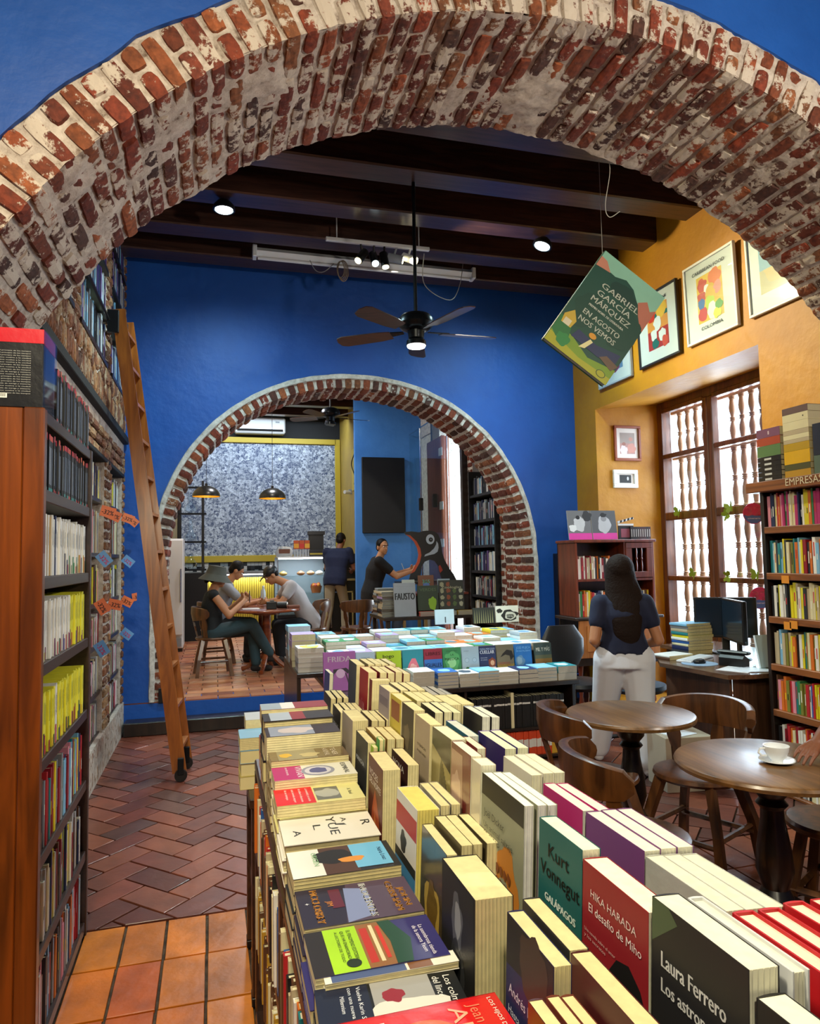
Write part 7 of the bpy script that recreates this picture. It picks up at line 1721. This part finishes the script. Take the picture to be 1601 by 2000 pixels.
# desk things
def onbook(x, y, z, items, where, rot=0):
    for i, (c_, th) in enumerate(items):
        book((x + random.uniform(-.01, .01), y, z), 'flatf', .26, .19, th - .001, c_, '%s book %s from the bottom in the %s' % (c_ if c_ in COL else 'pale', ORD[i], where), 'books on the desk', yaw=rot + random.uniform(-.06, .06), page='c8bc88'); z += th
onbook(3.72, 4.99, .7655, [('charcoal', .035), ('navy', .035), ('cream', .02), ('blue', .025), ('white', .022), ('yellow', .022), ('teal', .025), ('beige', .025), ('grey', .025), ('sky blue', .02)], 'desk pile', .1)
onbook(3.42, 5.0 - .19, .7655, [('brown', .02), ('white', .014)], 'low desk pile', .2)
def monitor(x, y, yaw, label, back=False):
    t = thing('computer_monitor', label, 'monitor', (x, y, .766), None, rz=R(yaw), local=True)
    MB().bbox(-.24, .24, -.015, .02, .13, .46, .006).build('casing', BLACK if not back else WHITEP, t)
    MB().box(-.225, .225, -.017, -.0155, .15, .445).build('screen', plain('dark_screen', '1c2834', .15), t)
    MB().bbox(-.03, .03, .02, .045, .02, .3, .004).build('stand', BLACK, t)
    MB().lathe([(0, 0), (.12, 0), (.11, .012), (0, .02)], 24).build('base', BLACK, t)
monitor(4.08, 4.98, -35, 'black computer monitor turned towards the room, at the back of the desk'); 
monitor(3.93, 4.70, -112, 'black-edged computer monitor seen nearly edge-on, on the desk')
t = thing('computer_mouse', 'dark computer mouse on a pale blue pad', 'mouse', (3.52, 4.60, .77), None, local=True)
MB().ball((0, 0, .012), (.055, .032, .022)).build('shell', BLACK, t)
t = thing('mouse_pad', 'pale blue mouse pad near the desk corner', 'mouse pad', (3.52, 4.60, .7655), None, local=True); MB().lathe([(0, 0), (.13, 0), (.13, .003), (0, .003)], 24).build('pad', plain('pad_blue', '8aa4c0', .7), t)
t = thing('keyboard', 'white keyboard lying on the desk', 'keyboard', (3.62, 4.78, .766), None, rz=.5, local=True)
MB().bbox(-.2, .2, -.06, .06, 0, .015, .003).build('frame', WHITEP, t)
kb = MB()
for i in range(14):
    for k in range(4): kb.box(-.19 + i * .0275, -.166 + i * .0275, -.05 + k * .026, -.028 + k * .026, .0152, .019, 'd8dce0')
kb.build('keys', PAINT, t)
t = thing('paper_sheets', 'loose white sheets with print on the near desk edge', 'papers', (3.62, 4.28, .7655), None, local=True)
MB().box(-.15, .12, -.10, .12, 0, .002, 'dfe3ea', M=Matrix.Rotation(.5, 4, 'Z')).box(-.05, .18, -.14, .06, .0021, .0035, 'cfd6e0', M=Matrix.Rotation(-.3, 4, 'Z')).build('sheets', PAINT, t)
t = thing('card_terminal', 'black telephone-like card terminal on the desk', 'card terminal', (3.68, 4.42, .766), None, rz=.4, local=True)
MB().prism([(-.05, 0), (.05, 0), (.05, .05), (-.02, .085), (-.05, .06)], -.09, .09, axis='y').build('body', BLACK, t); MB().bbox(-.03, .03, -.12, .12, .085, .11, .01).build('handset', BLACK, t)
t = thing('letter_rack', 'transparent letter rack with papers at the right end of the desk', 'letter rack', (3.85, 4.22, .766), None, local=True)
for i in range(3): MB().bbox(-.12, .12, -.01 + i * .05, -.006 + i * .05, .0, .26 - i * .03, .001, M=Matrix.Rotation(-.2, 4, 'X')).build('divider', TGLASS, t)
MB().bbox(-.12, .12, -.04, .14, 0, .006, .001).build('tray', TGLASS, t); MB().box(-.10, .10, .012, .03, .01, .24, 'd0dce4', M=Matrix.Rotation(-.2, 4, 'X')).build('papers', PAINT, t)
t = thing('cardboard_box', 'white cardboard box with papers on top under the desk', 'box', (3.10, 4.30, 0), None, rz=-.15, local=True)
MB().bbox(-.17, .17, -.14, .14, 0, .36, .003, 'a89c88').build('carton', PAINT, t)
MB().box(-.14, .06, -.1, .1, .361, .366, 'dde2ea', M=Matrix.Rotation(.4, 4, 'Z')).build('papers', PAINT, t)
t = thing('wall_socket', 'black socket box on the blue wall beside the ladder', 'socket', (-.47, 7.22, .33), None, local=True)
MB().bbox(-.05, .05, -.012, .016, -.07, .07, .004).build('plate', BLACK, t)
# white cup on the nearer table
cx_, cy_ = (2.183, 2.403, 0.755)[0], (2.183, 2.403, 0.755)[1]
t = thing('saucer', 'white saucer under the cup on the nearer round table', 'saucer', (cx_, cy_, .7505), None, local=True)
edge_split(MB().lathe([(0, 0), (.03, 0), (.045, .004), (.068, .012), (.067, .015), (.04, .007), (0, .005)], 36).build('dish', CHINA, t))
t = thing('coffee_cup', 'white coffee cup on its saucer beside the brown hand', 'cup', (cx_, cy_, .7562), None, local=True)
edge_split(MB().lathe([(0, 0), (.022, 0), (.024, .006), (.036, .02), (.046, .042), (.049, .062), (.047, .062), (.043, .042), (.033, .02), (0, .010)], 36).build('bowl', CHINA, t))
MB().tube([(-.040, .012, .052), (-.062, .02, .050), (-.068, .022, .035), (-.055, .018, .022), (-.038, .012, .022)], .0045, 8).build('handle', CHINA, t)
# ================================================================ CAFE THINGS
# counter
t = thing('cafe_counter', 'bar counter with yellow ribbed front and lit edge', 'counter', (0.5, 13.2, ZT))
part(t, 'body', MB().box(-.70, 1.05, 13.24, 13.85, ZT, 1.36), MATTE)
rb = MB()
for i in range(44): rb.tube([(-.69 + i * .04, 13.23, ZT + .08), (-.69 + i * .04, 13.23, 1.30)], .019, 8)
part(t, 'ribbed_front', rb, plain('yellow_slats', 'a8902c', .45)); part(t, 'plinth', MB().box(-.70, 1.05, 13.2, 13.24, ZT, ZT + .08), BLACK)
part(t, 'worktop', MB().bbox(-.70, 1.08, 13.14, 13.9, 1.365, 1.41, .004), plain('stone_top', '6c7074', .3)); part(t, 'light_strip', MB().box(-.69, 1.04, 13.17, 13.20, 1.345, 1.36), STRIP)
light('AREA', 'counter_led', (0.2, 13.14, 1.34), 14, COOL, 1.6, (0.2, 13.2, .5), .03)
light('AREA', 'collage_washer', (0.9, 13.75, 4.45), 150, (0.74, .88, 1.0), 2.8, (0.9, 14.66, 2.6), .2)
light('AREA', 'cafe_ceiling_lamp', (0.8, 10.6, 4.35), 90, (0.95, .95, 1.0), .5, (0.8, 10.6, 0))
light('AREA', 'cafe_ceiling_lamp', (0.6, 8.6, 4.35), 40, (1.0, .9, .75), .4, (0.6, 8.8, 0))
# display case
t = thing('display_case', 'lit glass pastry case at the right end of the cafe counter', 'display case', (1.55, 13.0, ZT))
x0, x1, y0, y1 = 1.08, 2.0, 12.85, 13.45
part(t, 'base', MB().box(x0, x1, y0, y1, ZT, .62), MATTE)
for z in (.63, .98, 1.30): part(t, 'glass_shelf', MB().bbox(x0 + .01, x1 - .01, y0 + .01, y1, z, z + .012, .002), TGLASS)
part(t, 'front_glass', MB().box(x0, x1, y0 - .004, y0, .62, 1.64), TGLASS); part(t, 'top', MB().bbox(x0, x1, y0, y1, 1.64, 1.66, .003), WHITEP); part(t, 'light_strip', MB().box(x0 + .02, x1 - .02, y0 + .01, y0 + .03, 1.615, 1.638), STRIP)
part(t, 'back', MB().box(x0, x1, y1, y1 + .02, .62, 1.64), GREYP)
for xx in (x0, x1 - .015): part(t, 'corner_post', MB().bbox(xx, xx + .015, y0 - .01, y0 + .005, .62, 1.64, .002), CHROME)
light('AREA', 'case_led', (1.54, 13.0, 1.60), 9, COOL, .8, (1.54, 13.1, .6), .05)
for i, (x, z, c_, nm) in enumerate(((1.52, 1.33, '8a5a34', 'brown loaf'), (1.70, 1.33, 'a87850', 'round bun'), (1.86, 1.33, 'd8d0c4', 'sugared bun'), (1.2, 1.33, 'b08840', 'small yellow roll'))):
    t = thing('pastry', '%s on the upper shelf of the pastry case' % nm, 'pastry', (x, 13.05, z - .017), 'pastries in the glass case', local=True)
    MB().ball((0, 0, .04), (.075, .06, .04), c_).ball((.0, 0, .055), (.05, .045, .035), c_).build('crust', PAINT, t)
t = thing('fruit_basket', 'orange basket of wrapped snacks in the lower pastry case', 'basket', (1.8, 13.05, .993), None, local=True)
MB().lathe([(0, 0), (.08, 0), (.11, .12), (.10, .12), (0, .02)], 20, 'a05a2c').build('basket', PAINT, t)
mb = MB(); 
for i in range(12): mb.ball((random.uniform(-.07, .07), random.uniform(-.07, .07), .12 + random.uniform(0, .05)), .035, random.choice(['c04c20', 'd88828', 'a02c20']))
mb.build('snacks', PAINT, t)
# espresso machine, oven side
t = thing('espresso_machine', 'black espresso machine with red display beside the pastry case', 'coffee machine', (2.25, 13.2, ZT))
part(t, 'cabinet', MB().box(2.02, 2.54, 12.95, 13.5, ZT, 1.20), BLACK); part(t, 'body', MB().bbox(2.02, 2.52, 12.95, 13.4, 1.215, 1.70, .01), BLACK)
part(t, 'display', MB().box(2.2, 2.34, 12.94, 12.949, 1.60, 1.64), emit('red_display', (1, .08, .1), 3)); part(t, 'spout', MB().tube([(2.22, 12.92, 1.50), (2.22, 12.92, 1.38)], .02, 8).tube([(2.32, 12.92, 1.50), (2.32, 12.92, 1.42)], .015, 8), CHROME)
part(t, 'tray', MB().bbox(2.04, 2.5, 12.88, 12.96, 1.20, 1.24, .003), CHROME)
part(t, 'door_frame', MB().bbox(2.04, 2.07, 12.93, 12.948, .35, 1.0, .003).bbox(2.44, 2.47, 12.93, 12.948, .35, 1.0, .003).bbox(2.04, 2.47, 12.93, 12.948, .98, 1.01, .003), CHROME)
for i in range(5):
    t = thing('coffee_cup', 'white upturned cup on the espresso machine, %s from the left' % ORD[i], 'cup', (2.08 + i * .09, 13.1, 1.702), 'cups on the espresso machine', local=True)
    MB().lathe([(.025, .07), (.035, .05), (.042, 0), (.0, 0)], 14).build('bowl', CHINA, t)
# things on the case
t = thing('toaster', 'chrome rounded toaster on top of the pastry case', 'toaster', (1.22, 13.1, 1.662), None, local=True)
MB().prism([(-.15, 0), (.15, 0), (.15, .10), (.11, .17), (.04, .19), (-.04, .19), (-.11, .17), (-.15, .10)], -.1, .1, axis='y').build('shell', CHROME, t); MB().box(-.10, .10, -.104, -.1005, .06, .14).build('window', plain('brown_glass', '5a2a18', .3), t)
for i in range(3):
    t = thing('snack_box', 'orange and red snack box, %s of three on the pastry case' % ORD[i], 'box', (1.45 + i * .1, 13.15, 1.80), 'snack boxes on the pastry case', local=True)
    MB().bbox(-.045, .045, -.04, .04, 0, .16, .002, 'b84c1c').box(-.046, .046, -.041, -.0405, .02, .1, ['d89828', 'c02c20', 'd8a030'][i]).build('carton', PAINT, t)
for i in range(6):
    t = thing('glass_tumbler', 'upturned clear tumbler under the snack boxes, %s from the left' % ORD[i], 'glass', (1.42 + i * .052, 13.12, 1.662), 'tumblers on the pastry case', local=True)
    MB().lathe([(.02, .13), (.024, .0), (.022, 0), (.018, .128)], 12).build('tumbler', plain('frosted_glass', 'a8aeb4', .2), t)
t = thing('cash_register', 'dark cash register with open lid on the pastry case', 'cash register', (1.83, 13.2, 1.662), None, local=True)
MB().bbox(-.15, .15, -.15, .15, 0, .12, .005, '1c1c1e').box(-.14, .14, -.152, -.1505, .03, .06, 'a89838').build('drawer', PAINT, t); MB().bbox(-.14, .14, .0, .04, .12, .42, .004, '141416').build('panel', PAINT, t); MB().bbox(-.16, .16, -.04, .06, .40, .47, .004, '18181c').build('hood', PAINT, t)
# black rack with glassware on the left
t = thing('metal_rack', 'tall black metal rack with drip coffee glassware at the left of the counter', 'rack', (-.42, 12.6, ZT))
for xx in (-.60, -.22): part(t, 'post', MB().bbox(xx, xx + .04, 12.5, 12.54, 1.41, 2.98, .003), BLACK); part(t, 'post', MB().bbox(xx, xx + .04, 12.8, 12.84, 1.41, 2.9, .003), BLACK)
for z in (1.45, 1.92, 2.4, 2.85): part(t, 'crossbar', MB().bbox(-.64, -.14, 12.49, 12.55, z, z + .03, .003), METAL)
part(t, 'cabinet', MB().box(-.68, -.12, 12.45, 12.85, ZT, 1.405), MATTE)
for z, h in ((1.49, .25), (1.96, .36), (2.44, .34)):
    part(t, 'flask', MB().lathe([(.04, 0), (.10, .03), (.11, .08), (.05, .16), (.03, h), (.028, h), (.045, .16), (.10, .08), (.09, .03), (0, .01)], 16, M=Matrix.Translation((-.40, 12.6, z))), GLASS, smooth=True)
t = thing('refrigerator', 'tall white refrigerator edge just inside the small arch on the left', 'refrigerator', (-.56, 10.9, ZT))
part(t, 'cabinet', MB().bbox(-.70, -.46, 11.1, 11.7, ZT + .05, 1.95, .01), WHITEP); part(t, 'door', MB().bbox(-.70, -.46, 11.06, 11.09, ZT + .25, 1.93, .008), WHITEP)
part(t, 'handle', MB().bbox(-.50, -.48, 11.03, 11.055, 1.0, 1.5, .004), CHROME); part(t, 'vent', MB().box(-.68, -.48, 11.07, 11.09, ZT + .08, ZT + .2), GREYP); part(t, 'foot', MB().box(-.69, -.47, 11.12, 11.6, ZT, ZT + .049), BLACK)
# ac unit, pendants, camera, screen
t = thing('air_conditioner', 'white wall air conditioner above the photo collage', 'air conditioner', (.85, 14.6, 4.12))
a = (0.381, 14.450, 4.178); b = (1.391, 14.450, 4.516)
part(t, 'casing', MB().bbox(a[0], b[0], 14.42, 14.69, a[2] + .0, b[2] - .0, .03), WHITEP, smooth=True); part(t, 'outlet', MB().box(a[0] + .05, b[0] - .05, 14.41, 14.419, a[2] + .04, a[2] + .085), MATTE)
part(t, 'display', MB().box(b[0] - .2, b[0] - .12, 14.41, 14.419, b[2] - .12, b[2] - .09), GREYP)
def pendant(p, label):
    x, y, z = p; t = thing('pendant_lamp', label, 'lamp', p, 'black dome pendant lamps'); M = Matrix.Translation(p)
    pr = [(.20 * math.cos(w), .20 * math.sin(w)) for w in [i * PI / 2 / 10 for i in range(11)]]
    part(t, 'shade', MB().lathe([(r, h * .80) for r, h in pr], 32, M=M, caps=False), plain('black_shade', '1c1b18', .3), smooth=True)
    part(t, 'inner_shade', MB().lathe([(r * .97, h * .77 + .002) for r, h in pr], 32, M=M, caps=False), plain('gold_lining', 'c89818', .4, .2), smooth=True)
    part(t, 'bulb', MB().ball((x, y, z + .09), .035), emit('bulb', (1, .8, .35), 5)); part(t, 'cord', MB().tube([(x, y, z + .155), (x, y, 4.63)], .004, 6), BLACK); part(t, 'neck', MB().lathe([(.02, .15), (.02, .19), (.008, .20)], 12, M=M), BLACK)
    light('POINT', 'pendant_glow', (x, y, z + .02), 1.5, (1, .78, .4), .03)
pendant((-0.121, 10.700, 2.549), 'black dome pendant lamp on the left, before the photo collage')
pendant((0.832, 10.700, 2.524), 'black dome pendant lamp on the right, before the photo collage')
t = thing('security_camera', 'small white security camera on the ochre cafe wall', 'camera', (2.520, 13.413, 2.886)); p = Vector((2.520, 13.413, 2.886))
part(t, 'body', MB().tube([p, p + Vector((-.12, -.1, .0))], .035, 12), WHITEP, smooth=True); part(t, 'mount', MB().bbox(p.x - .02, p.x + .06, p.y - .02, p.y + .04, p.z - .03, p.z + .06, .004), GREYP)
t = thing('television', 'black upright flat screen on the light blue cafe wall', 'television', (2.7, 11.38, 2.0))
part(t, 'casing', MB().bbox(2.34, 3.07, 11.34, 11.395, 2.02, 3.28, .006), BLACK); part(t, 'screen', MB().box(2.36, 3.05, 11.336, 11.339, 2.05, 3.26), plain('tv_glass', '05060c', .45))
t = thing('wall_panel', 'ochre wall plaque with curved metal ornament on the cafe side wall', 'ornament', (2.55, 13.0, 2.9))
part(t, 'board', MB().bbox(2.54, 2.559, 12.7, 13.3, 2.9, 3.7, .004), YM); part(t, 'ornament', MB().tube(spline([Vector((2.53, 12.9, 3.6)), Vector((2.50, 13.1, 3.4)), Vector((2.53, 12.95, 3.15)), Vector((2.53, 13.0, 3.0))]), .01, 6), METAL)
# glass screen and shutters at the street door
t = thing('glass_screen', 'frameless glass screen with metal clamps before the street door', 'glass screen', (3.2, 10.6, ZT))
part(t, 'pane', MB().box(3.165, 3.175, 9.4, 11.38, ZT, 3.68), TGLASS); part(t, 'pane', MB().box(3.176, 3.29, 9.4, 9.41, ZT, 3.68), TGLASS)
part(t, 'edge', MB().tube([(3.17, 9.4, ZT), (3.17, 9.4, 3.68)], .008, 6), CHROME)
part(t, 'top_edge', MB().tube([(3.17, 9.4, 3.68), (3.17, 11.38, 3.68)], .010, 6), CHROME); part(t, 'edge', MB().tube([(3.17, 10.75, ZT), (3.17, 10.75, 3.68)], .012, 6), CHROME)
for y_ in (10.0, 10.72): part(t, 'clamp', MB().bbox(3.14, 3.20, y_, y_ + .06, 2.35, 2.55, .004), BLACK)
t = thing('door_shutter', 'tall red-brown folded wooden shutters with pale hinges at the street door', 'shutter', (3.2, 11.0, ZT))
SH = wood('shutter_wood', '3c1a1a', '5c2c26', 'z', .4, .2)
for i, (a, b) in enumerate(((3.20, 3.28), (3.285, 3.33), (3.335, 3.355))):
    part(t, 'leaf', MB().bbox(3.22 + .05 * i, 3.26 + .05 * i, 9.85 + .05 * i, 10.55 + .08 * i, ZT, 3.40, .006), SH)
    part(t, 'stile', MB().bbox(3.215 + .05 * i, 3.265 + .05 * i, 9.79 + .05 * i, 9.849 + .05 * i, ZT, 3.40, .004), wood('stile_wood', '7a4028', '96543a', 'z'))
for z in (1.1, 1.75, 2.3, 3.1): part(t, 'hinge', MB().bbox(3.208, 3.218, 9.76, 9.92, z, z + .12, .003), GREYP)
# penguin cut-out
t = thing('penguin_cutout', 'large black and red penguin-shaped board standing on the small tiered table', 'cut-out sign', (2.691, 8.660, 1.304), None, local=True)
k_ = .000852
pg = [(415, 100), (520, 90), (640, 105), (700, 88), (760, 82), (830, 84), (890, 100), (935, 135), (970, 200), (988, 300), (1000, 420), (1040, 540), (1110, 660), (1170, 745), (1215, 830), (1080, 850), (990, 830), (950, 700), (935, 620), (880, 540), (800, 518), (720, 548), (672, 620), (660, 700), (640, 830), (470, 830), (500, 720), (560, 640), (610, 540), (628, 440), (610, 340), (560, 240), (490, 170), (430, 135)]
Q = lambda L: [((x - 845) * k_, (834 - y) * k_) for x, y in L]
MB().prism(Q(pg), -.012, .012, '101114', axis='y').build('board', PAINT, t)
red = [(430, 138), (500, 150), (600, 245), (655, 350), (668, 450), (640, 560), (560, 690), (500, 720), (545, 640), (600, 540), (622, 440), (605, 340), (555, 245), (485, 175)]
MB().prism(Q(red), -.016, -.0125, 'b0401c', axis='y').build('red_breast', PAINT, t)
r2 = [(935, 620), (960, 600), (1000, 680), (960, 720), (945, 690)]
MB().prism(Q(r2), -.016, -.0125, '9a2c1c', axis='y').build('red_edge', PAINT, t)
wing = [(715, 470), (730, 440), (800, 410), (870, 350), (905, 290), (912, 240), (935, 280), (942, 340), (925, 400), (870, 435), (800, 448)]
MB().prism(Q(wing), -.016, -.0125, 'a8aeb8', axis='y').build('pale_cheek', PAINT, t)
c_ = [(812 + 66 * math.cos(w), 212 + 75 * math.sin(w)) for w in [i * 2 * PI / 26 for i in range(26)]]; MB().prism(Q(c_), -.016, -.0125, 'b8c0cc', axis='y').build('eye_ring', PAINT, t)
c_ = [(820 + 33 * math.cos(w), 218 + 34 * math.sin(w)) for w in [i * 2 * PI / 22 for i in range(22)]]; MB().prism(Q(c_), -.019, -.0162, '0c0d10', axis='y').build('pupil', PAINT, t)
c_ = [(822 + 10 * math.cos(w), 214 + 10 * math.sin(w)) for w in [i * 2 * PI / 16 for i in range(16)]]; MB().prism(Q(c_), -.021, -.0192, '7c828c', axis='y').build('eye_glint', PAINT, t)
MB().bbox(-.2, .2, -.01, .12, -.012, .0, .002, '101114').build('foot_board', PAINT, t)
# bar table under the screen
t = thing('bar_table', 'narrow high wooden bar table under the man in the black shirt', 'table', (2.95, 10.5, ZT))
part(t, 'table_top', MB().bbox(2.70, 3.12, 10.28, 10.72, 1.20, 1.24, .005), DARKW)
for xx in (2.72, 3.06):
    for yy in (10.31, 10.66): part(t, 'leg', MB().bbox(xx, xx + .05, yy, yy + .04, ZT, 1.199, .004), wood('pale_leg', 'a08850', 'c0a870', 'z'))
t = thing('open_book', 'open book lying on the bar table by the man in black', 'book', (2.97, 10.42, 1.2405), None, local=True)
MB().prism([(-.14, 0), (0, .004), (.14, 0), (.13, .02), (.0, .012), (-.13, .02)], -.1, .1, 'd8d4c4', axis='y').build('pages', PAINT, t)
t = thing('pen', 'pale blue pen held up over the bar table', 'pen', (2.83, 10.52, 1.36), None, local=True); MB().tube([(0, 0, 0), (-.06, .0, .16)], .006, 8, 'c8d8e8').build('barrel', PAINT, t)
# things on the cafe tables
t = thing('photo_camera', 'black photo camera lying on the near cafe table', 'camera', (.72, 8.58, ZT + .7505), None, local=True)
MB().bbox(-.13, -.01, -.03, .03, 0, .09, .006).bbox(-.09, -.04, -.025, .025, .09, .105, .004).build('body', BLACK, t); MB().tube([(-.0, 0, .045), (.11, -.03, .045)], [.04, .042], 18).build('lens', BLACK, t); MB().tube([(.11, -.03, .045), (.118, -.032, .045)], .034, 18).build('front_glass', CHROME, t)
t = thing('wallet', 'brown leather wallet beside the camera', 'wallet', (.92, 8.65, ZT + .7505), None, local=True); MB().bbox(-.07, .07, -.04, .04, 0, .035, .006, '6a3420').build('leather', PAINT, t)
t = thing('paper_sheet', 'white paper place mat on the near cafe table', 'paper', (.42, 8.78, ZT + .7505), None, local=True); MB().box(-.1, .1, -.12, .12, 0, .0015, 'c8c4c0').build('sheet', PAINT, t)
t = thing('water_bottle', 'clear plastic bottle standing between the men', 'bottle', (.62, 9.62, ZT + .7505), None, local=True)
edge_split(MB().lathe([(0, 0), (.033, 0), (.034, .14), (.03, .17), (.014, .21), (.014, .23), (0, .23)], 18).build('bottle', plain('clear_plastic', 'b8c4cc', .15, 0, .3), t)); MB().lathe([(.015, .23), (.015, .245), (0, .245)], 12).build('cap', CHINA, t)
for i, (x, y) in enumerate(((.45, 9.72), (.84, 9.66))):
    t = thing('plate', 'white plate with food before the man %s' % ('in the grey shirt' if i == 0 else 'in the black cap'), 'plate', (x, y, ZT + .7505), 'plates on the rear cafe table', local=True); MB().lathe([(0, 0), (.06, 0), (.095, .012), (.09, .014), (.05, .005), (0, .004)], 24).build('dish', CHINA, t); MB().ball((0, 0, .02), (.05, .04, .02), '8a5a34').build('food', PAINT, t)
